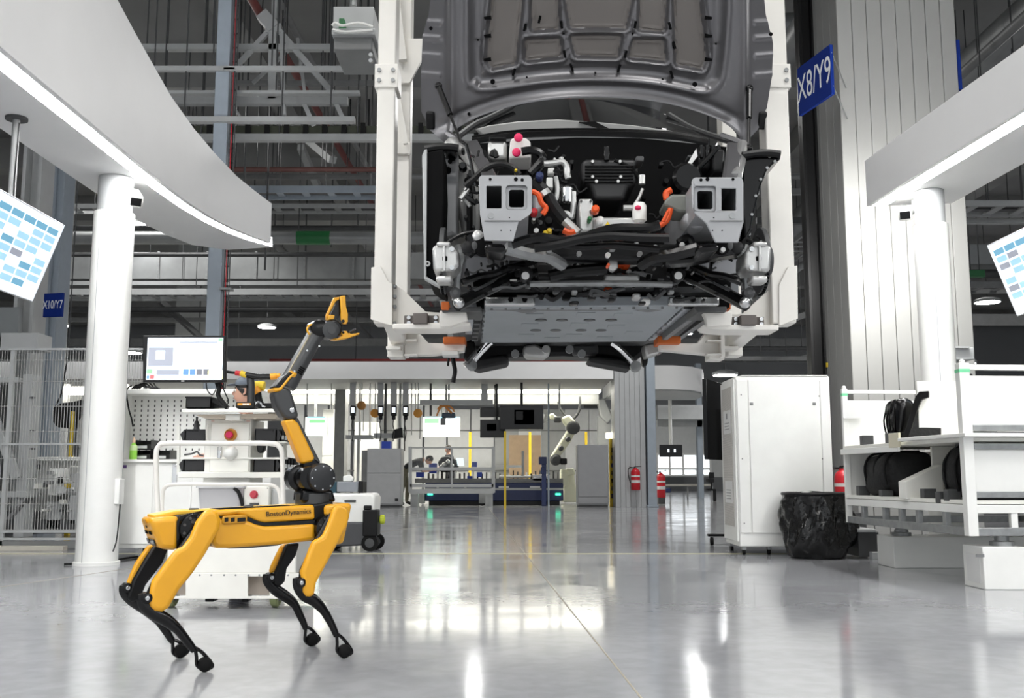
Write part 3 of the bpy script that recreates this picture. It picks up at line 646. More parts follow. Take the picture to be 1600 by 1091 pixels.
for i in range(6): MB().pbox(914, 258 + i * 5, 990, 260 + i * 5, 4.885, .03).build('cover_rib', blk, mot, bevel=.003)
for x, y in ((926, 252), (969, 252), (926, 276), (932, 283), (970, 276), (966, 283)): q = P(x, y, 4.88); MB().cyl(q, q + Vector((0, .02, 0)), .008, n=8).build('bolt', silver, mot)
MB().pbox(944, 228, 952, 250, 4.88, .03).build('motor_bracket', satin, mot, bevel=.004)
rb = MB().pbox(1092, 228, 1112, 262, 4.85, .3).pbox(1114, 232, 1132, 268, 4.8, .3).build('fuse_box', blk, car, bevel=.012)
for i in range(4): MB().pbox(1094 + i * 9, 226, 1099 + i * 9, 246, 4.83, .1).build('relay', satin, rb, bevel=.004)
MB().pplate([(1074, 256), (1088, 232), (1090, 244), (1076, 262)], 4.8, .02).build('label_plate', paper, rb)
q = P(1070, 285, 4.85); MB().lathe([(.06, -.1), (.075, -.08), (.075, .1), (.04, .12)], q, 20, 'y').build('brake_servo', satin, car)
MB().pplate([(1049, 303), (1078, 303), (1080, 332), (1060, 331), (1040, 322), (1037, 315)], 4.5, .18).build('engine_mount', M('mount_casting', (120, 122, 116), .5, .3, var=.1), car, bevel=.015)
MB().pplate([(1070, 330), (1096, 332), (1106, 350), (1092, 358), (1068, 348)], 4.45, .14).build('mount_bush', zinc, car, bevel=.02, seg=3)
MB().pplate([(832, 300), (842, 298), (850, 318), (848, 328), (832, 332)], 4.5, .14).build('engine_mount', zinc, car, bevel=.015)
rn = random.Random(3)
for i in range(120):                                # small black and metal fittings filling the bay
    x = rn.uniform(722, 1140); y = rn.uniform(232, 372)
    if 748 < x < 832 and y > 270 or 1080 < x < 1162 and y > 274: continue
    if 900 < x < 1000 and y < 345: continue
    w_, h_ = rn.uniform(4, 13), rn.uniform(3, 9); Y = rn.uniform(4.75, 5.2)
    mm = rn.choice([blk, satin, deep, satin, blk, dkg, blk, silver if w_ < 7 else blk])
    k = i % 3
    if k == 0: MB().pbox(x - w_ / 2, y - h_ / 2, x + w_ / 2, y + h_ / 2, Y, rn.uniform(.05, .15)).build('bay_fitting', mm, car, bevel=.006)
    elif k == 1: MB().lathe([(w_ / 700, -.03), (w_ / 520, -.02), (w_ / 520, .03), (w_ / 800, .05)], P(x, y, Y), 10, 'y').build('bay_fitting', mm, car)
    else: MB().ptube([(x - w_, y + rn.uniform(-6, 6)), (x, y), (x + w_ * .6, y + rn.uniform(-12, 12)), (x + w_ * 1.6, y + rn.uniform(-10, 10))], rn.uniform(.005, .012), 6, Y).build('bay_wire', blk, car)
for i in range(12):                                 # wiring at both suspension towers
    for xa, ya in ((735, 300), (1178, 384), (735, 380), (1145, 384)):
        if i > 6 and ya != 300: continue
        x, y = xa + rn.uniform(-14, 14), ya + rn.uniform(-14, 18)
        MB().ptube([(x, y), (x + rn.uniform(-8, 8), y + rn.uniform(-8, 8)), (x + rn.uniform(-14, 14), y + rn.uniform(-14, 14))], rn.uniform(.006, .014), 6, rn.uniform(4.7, 4.9)).build('suspension_wiring', rn.choice([blk, satin, satin, silver]), car)
# ---- front suspension
for s in (1, -1):
    def X(x): return x if s > 0 else 1881 - x      # the other side of the car, mirrored about its centre line
    q = P(X(693), 408, 4.82); r = MB().lathe([(.165, -.012), (.165, .012)], q, 36, 'x').lathe([(.07, -.03), (.07, .05)], q, 20, 'x')
    dsk = r.build('brake_disc', dkg, car, bevel=.003)
    vn = MB()
    for k in range(24):
        t = -2.9 + k * .12; vn.bar(q + Vector((0, .166 * math.cos(t), .166 * math.sin(t))) + Vector((-.006, 0, 0)), q + Vector((0, .166 * math.cos(t), .166 * math.sin(t))) + Vector((.006, 0, 0)), .01)
    vn.build('disc_vane', deep, dsk, kind='stuff')
    cal = MB().pplate([(X(675), 386), (X(683), 380), (X(705), 381), (X(717), 394), (X(718), 414), (X(708), 424), (X(677), 424)], 4.6, .2).build('brake_caliper', silver, car, bevel=.016, seg=3)
    MB().pbox(min(X(682), X(704)), 377, max(X(682), X(704)), 385, 4.58, .16).build('caliper_bridge', silver, cal, bevel=.01)
    MB().pbox(min(X(681), X(707)), 430, max(X(681), X(707)), 441, 4.6, .1).build('caliper_foot', silver, cal, bevel=.012)
    MB().pbox(min(X(691), X(699)), 400, max(X(691), X(699)), 407, 4.592, .04).build('caliper_slot', deep, cal, bevel=.004)
    a, b = P(X(694), 382, 4.59), P(X(694), 424, 4.59); MB().bar(a, b, .012, .012).build('caliper_rib', silver, cal, bevel=.003)
    for x, y in ((706, 389), (706, 418)): q = P(X(x), y, 4.59); MB().cyl(q, q + Vector((0, .02, 0)), .012, n=10).build('caliper_bolt', steel, cal)
    MB().ptube([(X(714), 384), (X(719), 402), (X(716), 425), (X(714), 445), (X(712), 470)], [.02, .02, .02, .022, .03, .03, .024, .022, .022, .022, .022, .02, .02, .02, .02, .02, .02][:17], 8, 4.78).build('knuckle', galv, car)
    q = P(X(712), 459, 4.7); MB().lathe([(.012, -.04), (.026, -.03), (.026, .03), (.016, .05)], q, 14, 'y').build('ball_joint', dkg, car)
    q = P(X(717), 473, 4.66); MB().ball(q, .028, 12, 8).build('ball_joint', steel, car)
    arm = MB().ptube([(X(836), 424, 5.0), (X(805), 432, 4.95), (X(770), 448, 4.85), (X(742), 462, 4.78), (X(714), 477, 4.7)], .032, 10).build('control_arm', satin, car)
    MB().ptube([(X(834), 418, 4.98), (X(800), 428, 4.93), (X(768), 443, 4.83), (X(740), 456, 4.76)], .012, 8).build('arm_flange', dkg, arm)
    MB().ptube([(X(818), 413, 4.9), (X(795), 418, 4.85), (X(772), 428, 4.8), (X(748), 432, 4.78), (X(722), 442, 4.76)], .018, 8).build('anti_roll_bar', satin, car)
    q = P(X(822), 430, 4.9); MB().lathe([(.02, -.06), (.034, -.05), (.034, .04), (.014, .045), (.014, .06)], q, 16, 'y').build('arm_bush', blk, car)
    MB().cyl(P(X(821), 431, 4.83), P(X(821), 431, 4.88), .02, n=12).build('arm_bolt', silver, car)
    MB().pplate([(X(722), 402), (X(738), 396), (X(768), 396), (X(798), 404), (X(790), 420), (X(760), 428), (X(730), 440), (X(722), 430)], 5.25, .06).build('wheel_house', M('wheel_house_grey', (150, 151, 154), .4, .2, var=.05) if s > 0 else bpy.data.materials['wheel_house_grey'], car, bevel=.02, seg=3)
    MB().ptube([(X(770), 398, 5.1), (X(770), 412, 5.05), (X(771), 426, 4.95)], .01, 6).build('drop_link', satin, car)
    MB().ptube([(X(735), 368), (X(742), 384), (X(730), 396)], .03, 8, 4.72).build('damper_fork', satin, car)
    for k, (x, y, r_) in enumerate(((731, 388, .03), (747, 370, .026), (742, 386, .02), (756, 386, .045))):
        q = P(X(x), y, 4.62); MB().lathe([(r_ * .6, -.03), (r_, -.025), (r_, .03), (r_ * .5, .05)], q, 14, 'y').build('rubber_bush', [blk, silver, dkg, deep][k], car)
    br = MB().pbox(min(X(757), X(836)), 464, max(X(757), X(836)), 477, 5.15, .05).build('bracket_plate', steel, car, bevel=.008)
    for x in (798, 820): q = P(X(x), 468, 5.14); MB().cyl(q, q + Vector((0, .02, 0)), .014, n=10).build('bracket_bolt', deep, br)
    MB().ptube([(X(790), 388, 4.5), (X(830), 398, 4.55), (X(858), 402, 4.6), (X(878), 414, 4.7)], .03, 8, None).build('subframe_horn', galv if s > 0 else satin, car)
    MB().pplate([(X(757), 379), (X(790), 380), (X(790), 394), (X(757), 392)], 4.4, .2).build('subframe_mount', satin, car, bevel=.02)
MB().pplate([(800, 378), (860, 380), (930, 384), (1040, 380), (1120, 382), (1120, 396), (1040, 408), (930, 404), (860, 404), (800, 392)], 4.75, .14).build('subframe_beam', M('subframe_black', (16, 16, 17), .35, var=.15, spec=.3), car, bevel=.025, seg=3)
MB().pplate([(1036, 398), (1060, 394), (1135, 386), (1160, 384), (1160, 396), (1130, 400), (1080, 410), (1046, 412)], 4.6, .12).build('subframe_horn_cover', satin, car, bevel=.015)
MB().pplate([(840, 408), (1040, 406), (1062, 430), (1046, 446), (830, 446), (822, 430)], 5.05, .2).build('subframe_tray', M('subframe_grey', (34, 34, 35), .45, .2, var=.2, scale=12), car, bevel=.02)
MB().ptube([(828, 444), (900, 443), (960, 443), (1050, 445)], .016, 8, 4.9).build('tie_bar', galv, car)
MB().ptube([(858, 432), (890, 425), (948, 420)], .03, 10, 4.85).build('steering_rack', satin, car)
MB().pbox(944, 428, 1000, 441, 4.9, .15).build('gearbox_casting', silver, car, bevel=.012)
MB().pplate([(951, 406), (966, 406), (966, 418), (958, 424), (951, 420)], 4.8, .05).build('cast_bracket', silver, car, bevel=.006)
for x, y, mm in ((978, 412, orange), (970, 410, orange), (950, 452, orange), (1000, 422, silver), (990, 414, silver), (870, 452, dkg), (915, 456, deep), (945, 458, deep), (925, 462, blk), (885, 462, deep), (995, 462, silver), (1060, 466, blk), (870, 418, galv), (900, 414, galv), (1010, 470, white)):
    MB().pbox(x - 6, y - 4, x + 7, y + 5, 4.98, .08).build('lower_fitting', mm, car, bevel=.01)
for s in (0, 1):
    for i in range(8):
        x, y = rn.uniform(840, 1040), rn.uniform(408, 470); MB().ptube([(x, y), (x + rn.uniform(5, 24), y + rn.uniform(-8, 8)), (x + rn.uniform(20, 44), y + rn.uniform(-8, 8))], rn.uniform(.006, .016), 6, 4.95).build('lower_pipe', rn.choice([blk, satin, dkg, galv]), car)
# finer fittings, clips and pipes between the suspension arms
for i in range(90):
    s = 1 if i % 2 else -1; x = rn.uniform(722, 870); y = rn.uniform(384, 470); x = x if s > 0 else 1881 - x
    w_, h_ = rn.uniform(3, 9), rn.uniform(2, 6); Y = rn.uniform(4.72, 5.1); mm = rn.choice([blk, satin, deep, dkg, satin, galv, silver if w_ < 5 else blk])
    if i % 3 == 0: MB().pbox(x - w_ / 2, y - h_ / 2, x + w_ / 2, y + h_ / 2, Y, .06).build('chassis_fitting', mm, car, bevel=.005)
    elif i % 3 == 1: MB().lathe([(w_ / 900, -.03), (w_ / 600, -.02), (w_ / 600, .02), (w_ / 900, .04)], P(x, y, Y), 10, 'y').build('chassis_fitting', mm, car)
    else: MB().ptube([(x - w_ * 2, y + rn.uniform(-5, 5)), (x, y), (x + w_ * 2, y + rn.uniform(-6, 6)), (x + w_ * 4, y + rn.uniform(-5, 5))], rn.uniform(.004, .009), 6, Y).build('brake_pipe', mm, car)
for i in range(36):
    x, y = rn.uniform(850, 1035), rn.uniform(360, 474); w_, h_ = rn.uniform(4, 12), rn.uniform(3, 7)
    MB().pbox(x - w_ / 2, y - h_ / 2, x + w_ / 2, y + h_ / 2, rn.uniform(4.6, 4.95) if y < 400 else 4.9, .06).build('chassis_fitting', rn.choice([blk, satin, deep, dkg, galv]), car, bevel=.006)
for x, y in ((770, 386), (812, 384), (858, 392), (905, 396), (950, 398), (1000, 396), (1045, 402), (1090, 392), (1130, 390), (838, 360), (1066, 382), (846, 386), (1024, 386)):
    q = P(x, y, 4.55); MB().cyl(q, q + Vector((0, .03, 0)), .012, n=10).build('chassis_bolt', rn.choice([silver, galv, white]), car)
# ---- rear axle under the car
RYp = 7.55
rx = MB().pplate([(724, 536), (1012, 536), (1008, 552), (990, 566), (950, 560), (880, 556), (800, 558), (745, 566), (728, 560)], RYp, .3).build('rear_subframe', blk, car, bevel=.03)
for pts in ([(735, 572), (742, 560), (790, 554), (796, 560), (793, 568), (745, 578)], [(918, 562), (924, 556), (978, 562), (990, 574), (984, 577), (924, 566)]):
    MB().pplate(pts, RYp - .2, .3).build('spring_link', M('ribbed_black', (26, 26, 27), .6, var=.2, scale=30) if pts[0][0] < 800 else bpy.data.materials['ribbed_black'], car, bevel=.03, seg=3)
for hs in ([(768, 536), (752, 550), (735, 571)], [(956, 536), (972, 548), (996, 573)], [(760, 534), (745, 556), (726, 572)]):
    MB().ptube(hs, .02, 8, RYp - .3).build('rear_link', chrome, car)
for x, y in ((737, 571), (993, 573)): MB().lathe([(.02, -.03), (.04, -.03), (.04, .03), (.02, .03)], P(x, y, RYp - .32), 14, 'y').build('rear_bush', galv, car)
MB().pplate([(818, 540), (836, 537), (846, 542), (860, 540), (860, 552), (850, 559), (822, 558), (816, 549)], RYp - .15, .2).build('rear_motor_casting', silver, car, bevel=.02)
for x, y in ((805, 553), (909, 553), (853, 546), (890, 546)): MB().lathe([(.015, -.02), (.03, -.02), (.03, .03), (.01, .03)], P(x, y, RYp - .18), 12, 'y').build('rear_bolt', galv if x != 853 else silver, car)
MB().pplate([(895, 538), (935, 538), (935, 554), (895, 554)], RYp - .1, .2).build('exhaust_shield', dkg, car, bevel=.02)
MB().ptube([(706, 552), (709, 568), (711, 580), (709, 592), (708, 598)], .016, 8, 7.2).build('brake_hose', blk, car)
MB().ptube([(702, 548), (701, 560), (700, 572)], .008, 6, 7.2).build('brake_hose', blk, car)
MB().pplate([(1003, 550), (1014, 550), (1012, 570), (1007, 574), (1004, 568)], 7.2, .1).build('rear_knuckle', blk, car, bevel=.015)
MB().pplate([(1006, 538), (1030, 534), (1031, 552), (1010, 558)], 7.0, .2).build('rear_knuckle', silver, car, bevel=.015)
MB().pplate([(726, 534), (740, 530), (745, 548), (730, 566), (724, 560)], 7.0, .2).build('rear_knuckle', satin, car, bevel=.015)

# ================================================================ OVERHEAD CARRIER
CY = 5.4
car_r = thing('overhead_carrier', 'cream-white overhead carrier frame holding the car on padded arms', 'carrier', (.4, 6.0, 1.5))
ZT = 5.6
for s, (xa, xb), (fa, fb) in ((1, (583, 612), (613, 638)), (-1, (1207, 1245), (1096, 1127))):
    a, b = P(xa, 505, CY), P(xb, 505, CY)
    post = MB().box(a.x, b.x, CY, CY + .16, a.z, ZT).build('post', cream, car_r, bevel=.008)
    q = P(600, 85, CY).z
    mm_ = MB().box(a.x - .015, b.x + .015, CY - .012, CY + .17, q - .2, q - .06).build('splice_plate', cream, post, bevel=.004)
    for dz in (-.16, -.1):
        for xx in (a.x + .012, b.x - .012): MB().cyl((xx, CY - .024, q + dz), (xx, CY, q + dz), .012, n=8).build('bolt', galv, post)
    x0_, x1_ = (P(fa, 400, 6.6).x, P(fb, 400, 6.6).x) if s > 0 else (b.x - .12, b.x - .02)
    zf = P(600, 556, 6.6).z
    MB().box(x0_, x1_, 6.6, 6.76, zf, ZT).build('rear_post', cream, car_r, bevel=.008)
    MB().bar(((a.x + b.x) / 2, CY + .1, ZT - .08), ((x0_ + x1_) / 2, 6.7, ZT - .08), .12).build('side_beam', cream, car_r, bevel=.008)
    MB().bar(((a.x + b.x) / 2, CY + .1, 1.78), ((x0_ + x1_) / 2, 6.7, 1.70), .1).build('side_beam', cream, car_r, bevel=.008)
MB().box(P(583, 0, CY).x, P(1245, 0, CY).x, CY, CY + .16, ZT - .15, ZT).build('cross_beam', cream, car_r, bevel=.008)
MB().box(P(583, 0, CY).x, P(1245, 0, CY).x, 6.6, 6.76, ZT - .15, ZT).build('cross_beam', cream, car_r, bevel=.008)
MB().box(.25, .55, 4.6, 7.6, ZT, ZT + .25).build('trolley', dkg, car_r, bevel=.01)
# left side lower bracket and arms
MB().pplate([(580, 418), (594, 415), (607, 440), (613, 443), (613, 509), (590, 503), (579, 499)], CY - .012, .012).build('flange_plate', cream, car_r, bevel=.003)
gs = MB().pplate([(613, 443), (630, 453), (665, 487), (690, 489), (690, 513), (613, 511)], CY + .06, .016).build('gusset', cream, car_r, bevel=.003)
for y in (447, 463, 479, 505): MB().pbox(614, y - 2.5, 619, y + 2.5, CY + .03, .03).build('bolt', galv, gs, bevel=.003)
MB().pplate([(613, 506), (735, 503), (735, 509), (700, 514), (613, 514)], CY - .08, .2).build('arm', cream, car_r, bevel=.006)
MB().pplate([(687, 485), (728, 485), (731, 502), (702, 511), (687, 511)], CY - .1, .06).build('arm_head', cream, car_r, bevel=.006)
MB().pplate([(690, 481), (752, 479), (752, 486), (690, 487)], CY - .14, .3).build('rest_plate', dkg, car_r, bevel=.006)
MB().pbox(689, 471, 702, 484, CY - .16, .1).build('pad', orpad, car_r, bevel=.008)
kn = MB().pbox(645, 489, 668, 506, CY - .1, .1).pbox(631, 493, 685, 508, CY - .03, .03).build('clamp_block', M('clamp_grey', (104, 98, 94), .5, .2, var=.05), car_r, bevel=.004)
for x, y in ((639, 497), (639, 505), (681, 497), (681, 505)): q = P(x, y, CY - .03); MB().cyl(q - Vector((0, .015, 0)), q, .011, n=10).build('bolt', steel, kn)
F2 = 6.5
MB().pbox(605, 512, 631, 558, F2, .16).build('arm_root', cream, car_r, bevel=.006)
MB().pplate([(630, 515), (651, 515), (669, 536), (727, 537), (725, 549), (673, 555), (632, 555)], F2 + .02, .1).build('arm', cream, car_r, bevel=.006)
w2 = MB()
for y in (515, 530, 553): MB().pbox(631, y, 651, y + 2.5, F2 - .06, .1).build('rib', cream, car_r, bevel=.003)
MB().pbox(603, 541, 626, 546, F2 - .08, .2).build('foot_plate', cream, car_r, bevel=.003)
MB().pbox(692, 526, 727, 536.5, F2 - .05, .2).build('pad', orpad, car_r, bevel=.008)
MB().pbox(690, 548, 716, 555, F2, .15).build('pad_bolt_plate', white, car_r, bevel=.004)
# right side
MB().pplate([(1231, 417), (1246, 415), (1247, 498), (1224, 507), (1217, 509), (1217, 445)], CY - .012, .012).build('flange_plate', cream, car_r, bevel=.003)
gs = MB().pplate([(1217, 445), (1207, 448), (1160, 490), (1142, 492), (1142, 513), (1207, 517), (1217, 509)], CY + .06, .016).build('gusset', cream, car_r, bevel=.003)
for y in (450, 465, 481, 505): MB().pbox(1210, y - 2.5, 1216, y + 2.5, CY + .03, .03).build('bolt', galv, gs, bevel=.003)
MB().pplate([(1098, 507), (1217, 508), (1217, 516), (1130, 516), (1105, 513)], CY - .08, .2).build('arm', cream, car_r, bevel=.006)
MB().pplate([(1098, 488), (1145, 487), (1143, 509), (1105, 511), (1103, 498)], CY - .1, .06).build('arm_head', cream, car_r, bevel=.006)
MB().pplate([(1084, 479), (1136, 479), (1136, 487), (1090, 488)], CY - .14, .3).build('rest_plate', dkg, car_r, bevel=.006)
MB().pbox(1101, 473, 1142, 484, CY + .1, .1).build('pad', orpad, car_r, bevel=.008)
kn = MB().pbox(1158, 492, 1182, 508, CY - .1, .1).pbox(1142, 495, 1194, 511, CY - .03, .03).build('clamp_block', bpy.data.materials['clamp_grey'], car_r, bevel=.004)
for x, y in ((1149, 499), (1149, 507), (1189, 499), (1189, 507)): q = P(x, y, CY - .03); MB().cyl(q - Vector((0, .015, 0)), q, .011, n=10).build('bolt', steel, kn)
MB().pplate([(1030, 537), (1090, 536), (1103, 519), (1126, 515), (1132, 517), (1132, 555), (1107, 554), (1032, 547)], F2 + .02, .1).build('arm', cream, car_r, bevel=.006)
w2 = MB()
for y in (516, 531, 552): MB().pbox(1105, y, 1127, y + 2.5, F2 - .06, .1).build('rib', cream, car_r, bevel=.003)
w2.pbox(1127, 513, 1132, 558, F2 - .06, .12); w2.build('rib', cream, car_r, bevel=.003)
MB().pbox(1132, 541, 1154, 546, F2 - .02, .12).build('foot_plate', cream, car_r, bevel=.003)
MB().pbox(1108, 553, 1132, 562, F2, .15).build('pad_bolt_plate', cream, car_r, bevel=.006)
MB().pbox(1028, 525, 1064, 537, F2 - .05, .2).build('pad', orpad, car_r, bevel=.008)
# upper brackets seen at the left post
MB().pplate([(616, 60), (662, 60), (660, 92), (640, 130), (620, 130)], 6.55, .03).build('top_gusset', cream, car_r, bevel=.004)
for y in (85, 94):
    for x in (579, 621): q = P(x, y, 5.38 if x < 600 else 6.53); MB().cyl(q, q + Vector((0, .02, 0)), .012, n=8).build('bolt', galv, car_r)
MB().pbox(611, 222, 642, 240, 6.56, .03).build('splice_plate', cream, car_r, bevel=.004)
a, b = P(616, 110, 6.5), P(634, 225, 6.5); MB().bar(a, b, .03).build('tie_rod', cream, car_r)
a, b = P(622, 24, 6.5), P(630, 95, 6.5); MB().bar(a + (a - b), b, .05).build('tie_rod', cream, car_r)
t = thing('conveyor_unit', 'grey wired conveyor unit under the ceiling left of the carrier', 'conveyor', P(552, 78, 7.5))
MB().pbox(521, 52, 582, 78, 7.5, .5).build('casing', midg, t, bevel=.01)
MB().pbox(518, 44, 586, 54, 7.45, .55).build('top_tray', grey, t, bevel=.006)
for x in (533, 645): MB().pbox(x - 4, 28, x + 5, 52, 7.5, .1).build('green_clip', green, t, bevel=.006) if x < 600 else None
MB().ptube([(519, 40), (524, 36), (535, 40), (560, 36), (582, 42)], .012, 6, 7.42).ptube([(520, 46), (540, 50), (582, 47)], .012, 6, 7.42).build('cable', white, t)
MB().pbox(520, 10, 584, 44, 7.6, .3).build('rail', grey, t, bevel=.006)
a = P(552, 10, 7.75); MB().cyl(a, (a.x, a.y, 10.6), .03).build('hanger_rod', galv, t)
# ================================================================ THE QUADRUPED ROBOT
RA = math.radians(31); RO = Vector((-1.11, 4.565, 0))
rob = thing('quadruped_robot', 'yellow and black four-legged robot with a raised gripper arm standing on the shiny floor', 'robot', RO, RA, local=True)
RI = WM[rob.name].inverted()
def RL(px, py, ly):                     # point of the photograph in the robot's lengthwise plane y = ly (robot frame)
    o = RI @ Vector((0, 0, CAMH)); d = RI.to_3x3() @ ray(px, py); t = (ly - o.y) / d.y
    return o + d * t
def R2(px, py, ly, y=None): q = RL(px, py, ly); return Vector((q.x, ly if y is None else y, q.z))
def slab(pts, ly, y0, y1): return [R2(x, y, ly, y0) for x, y in pts], (0, y1 - y0, 0)
def side(mb, pts, ly, y0, y1): p, v = slab(pts, ly, y0, y1); return mb.prism(p, v)
# -- body core and covers
side(MB(), [(275, 808), (520, 792), (520, 845), (330, 854), (278, 858)], -.12, -.085, .085).build('body_core', blk, rob, bevel=.015)
YB = -.125
lower = side(MB(), [(333, 815), (352, 808), (366, 809), (385, 812), (402, 819), (415, 822), (493, 817), (494, 845), (432, 852), (360, 857), (340, 857), (331, 850)], YB, -.125, .125).build('side_cover', yel, rob, bevel=.018, seg=3)
up = side(MB(), [(330, 799), (345, 797), (492, 789), (493, 812), (415, 817), (404, 815), (388, 808), (372, 804), (338, 808)], YB, -.123, .123).build('upper_cover', yel, rob, bevel=.012, seg=3)
side(MB(), [(334, 808), (372, 805), (388, 808), (404, 815), (414, 817), (493, 813), (493, 820), (412, 822), (398, 819), (384, 813), (366, 810), (345, 810)], YB, -.119, .119).build('seam_band', satin, rob)
side(MB(), [(357, 855), (395, 853), (430, 848), (458, 842), (461, 845), (436, 853), (395, 857), (358, 858)], YB, -.11, .11).build('belly_pan', dkg, rob, bevel=.006)
side(MB(), [(244, 806), (280, 799), (345, 796), (492, 788), (492, 791), (345, 800), (280, 806), (246, 812)], YB, -.07, .07).build('top_deck', M('robot_yellow_top', (240, 190, 60), .4, var=.03), rob, bevel=.006)
side(MB(), [(330, 795), (345, 794), (486, 788), (486, 789), (345, 797)], YB, -.1, -.085).build('deck_rail', satin, rob)
for x, y in ((303, 797), (388, 792)):
    q = R2(x, y, -.03); MB().lathe([(.022, -.012), (.022, .004), (.018, .008)], q, 20).build('deck_knob', dkg, rob)
# rear head
hd = MB(); c0 = [R2(x, y, -.12) for x, y in ((281, 804), (277, 861))]
xr = c0[0].x; xb = R2(236, 830, -.1).x; zt, zb = R2(281, 806, -.12).z, R2(277, 861, -.12).z
hd.add([(xr, -.125, zt), (xr, .125, zt), (xr, .125, zb), (xr, -.125, zb), (xb - .01, -.105, zt - .01), (xb - .01, .105, zt - .01), (xb + .035, .1, zb + .01), (xb + .035, -.1, zb + .01)],
       [(0, 1, 2, 3), (4, 5, 6, 7), (0, 1, 5, 4), (1, 2, 6, 5), (2, 3, 7, 6), (3, 0, 4, 7)])
head = hd.build('rear_cowl', yel, rob, bevel=.022, seg=4)
def onrear(yy, f, off=.002):            # a point on the cowl's end face: yy across, f from top to bottom
    x = (xb - .01) * (1 - f) + (xb + .035) * f - off; return Vector((x, yy, (zt - .01) * (1 - f) + (zb + .01) * f))
def patch(nm, y0, y1, f0, f1, m, th=.004):
    b = MB(); q = [onrear(y0, f0), onrear(y1, f0), onrear(y1, f1), onrear(y0, f1)]; b.prism(q, (-th, 0, .001)); return b.build(nm, m, head, bevel=.001)
for y in (-.06, -.035, .02, .045): patch('vent', y, y + .016, .44, .56, deep)
patch('connector_panel', -.075, .0, .72, .94, satin); patch('socket', -.06, -.03, .76, .86, silver, .008); patch('socket', -.02, -.006, .78, .88, silver, .008)
patch('connector_panel', .03, .08, .72, .9, satin); patch('finger_notch', -.03, .03, .05, .2, M('robot_yellow_recess', (196, 140, 20), .5, var=.03)); patch('sensor_eye', -.004, .01, .26, .34, satin)
# front cowl
side(MB(), [(508, 789), (552, 786), (538, 851), (512, 851)], -.12, -.12, .12).build('front_cowl', yel, rob, bevel=.02, seg=3)
side(MB(), [(533, 822), (541, 812), (543, 814), (535, 835), (530, 838)], -.122, -.1235, -.119).build('cowl_slit', satin, rob)
# hip joints
for px in (300, 509):
    for s in (-1, 1):
        q = R2(px + 4, 826, -.13); c = Vector((q.x, s * .105, q.z)); h_ = MB().lathe([(.04, -.05), (.062, -.04), (.066, .0), (.06, .03), (.04, .04)], (c.x, c.y, c.z), 28, 'y').build('hip_motor', satin, rob, ang=50)
        k = MB()
        for i in range(9):
            a = i * .7; k.cyl(c + Vector((.05 * math.cos(a), s * .036 if s > 0 else -.048, .05 * math.sin(a))), c + Vector((.05 * math.cos(a), s * .044 if s > 0 else -.056, .05 * math.sin(a))), .006, n=8)
        k.bar(c + Vector((-.03, s * .05, -.05)), c + Vector((.04, s * .05, .05)), .02, .02).bar(c + Vector((-.02, s * .05, .03)), c + Vector((.05, s * .05, .01)), .012, .012)
        k.build('motor_fins', dkg, h_)
for p0, p1 in (((276, 806), (328, 857)), ((492, 789), (524, 848))):
    side(MB(), [(p0[0], p0[1]), (p1[0], p0[1] - 6), (p1[0], p1[1] - 6), (p0[0], p1[1])], -.12, -.098, .098).build('hip_housing', blk, rob, bevel=.01)
# black rims of the covers round the hips
MB().tube([R2(x, y, -.127) for x, y in ((331, 799), (338, 805), (340, 812))], .006, 6).build('cover_rim', satin, rob)
side(MB(), [(276, 862), (276, 815), (281, 807), (292, 803), (318, 798), (330, 798), (334, 803), (318, 801), (294, 806), (284, 810), (280, 816), (280, 862)], -.125, -.128, -.118).build('cover_rim', satin, rob)
# -- legs
def leg(cover, inner, knee, shin, foot, loop, ly, outer):
    t = MB()
    s = 1 if ly > 0 else -1
    yo = ly + s * .028; yi = ly - s * .03
    th = side(MB(), cover, ly if not outer else ly, min(yo, ly - s * .012), max(yo, ly - s * .012)).build('thigh_cover', yel, rob, bevel=.022, seg=4)
    side(MB(), inner, ly, min(yi, ly), max(yi, ly)).build('thigh', blk, rob, bevel=.012)
    q = R2(*knee, ly); kb = MB().lathe([(.012, -.03), (.021, -.026), (.021, .026), (.012, .03)], q, 18, 'y').build('knee_joint', satin, rob)
    MB().lathe([(.005, -.033), (.009, -.032), (.009, .032), (.005, .033)], q, 12, 'y').build('knee_pin', steel, kb)
    pts = smooth([R2(x, y, ly) for x, y in shin]); n = len(pts)
    rs = [.017 + .010 * math.sin(math.pi * min(1, i / n * 1.6)) if i / n < .62 else .019 - .006 * (i / n - .62) / .38 for i in range(n)]
    sh = MB().tube(pts, rs, 12, flat=.75).build('shin', satin, rob)
    lp = [R2(x, y, ly) for x, y in loop]
    MB().tube(smooth(lp), .0075, 8).build('ankle_loop', satin, rob)
    q = R2(*foot, ly); q.z = .0305
    MB().lathe([(.01, -.022), (.024, -.018), (.03, -.008), (.03, .008), (.024, .018), (.01, .022)], q, 24, 'y').build('foot', rubber, rob)
    return th
# near rear leg
leg([(318, 798), (330, 796), (339, 801), (344, 812), (341, 828), (318, 868), (300, 895), (279, 921), (268, 940), (262, 950), (252, 956), (240, 955), (233, 948), (231, 938), (236, 908), (262, 872), (272, 860), (285, 853), (296, 838), (305, 815)],
    [(318, 806), (338, 808), (338, 826), (270, 925), (250, 945), (228, 948), (226, 935), (240, 905), (275, 862)], (228, 934),
    [(222, 928), (224, 943), (238, 957), (258, 968), (276, 982), (290, 999), (300, 1012), (304, 1017)], (320, 1043), [(305, 1015), (307, 1027), (308, 1040), (318, 1046), (332, 1042), (326, 1031), (316, 1020), (306, 1013)], -.19, True)
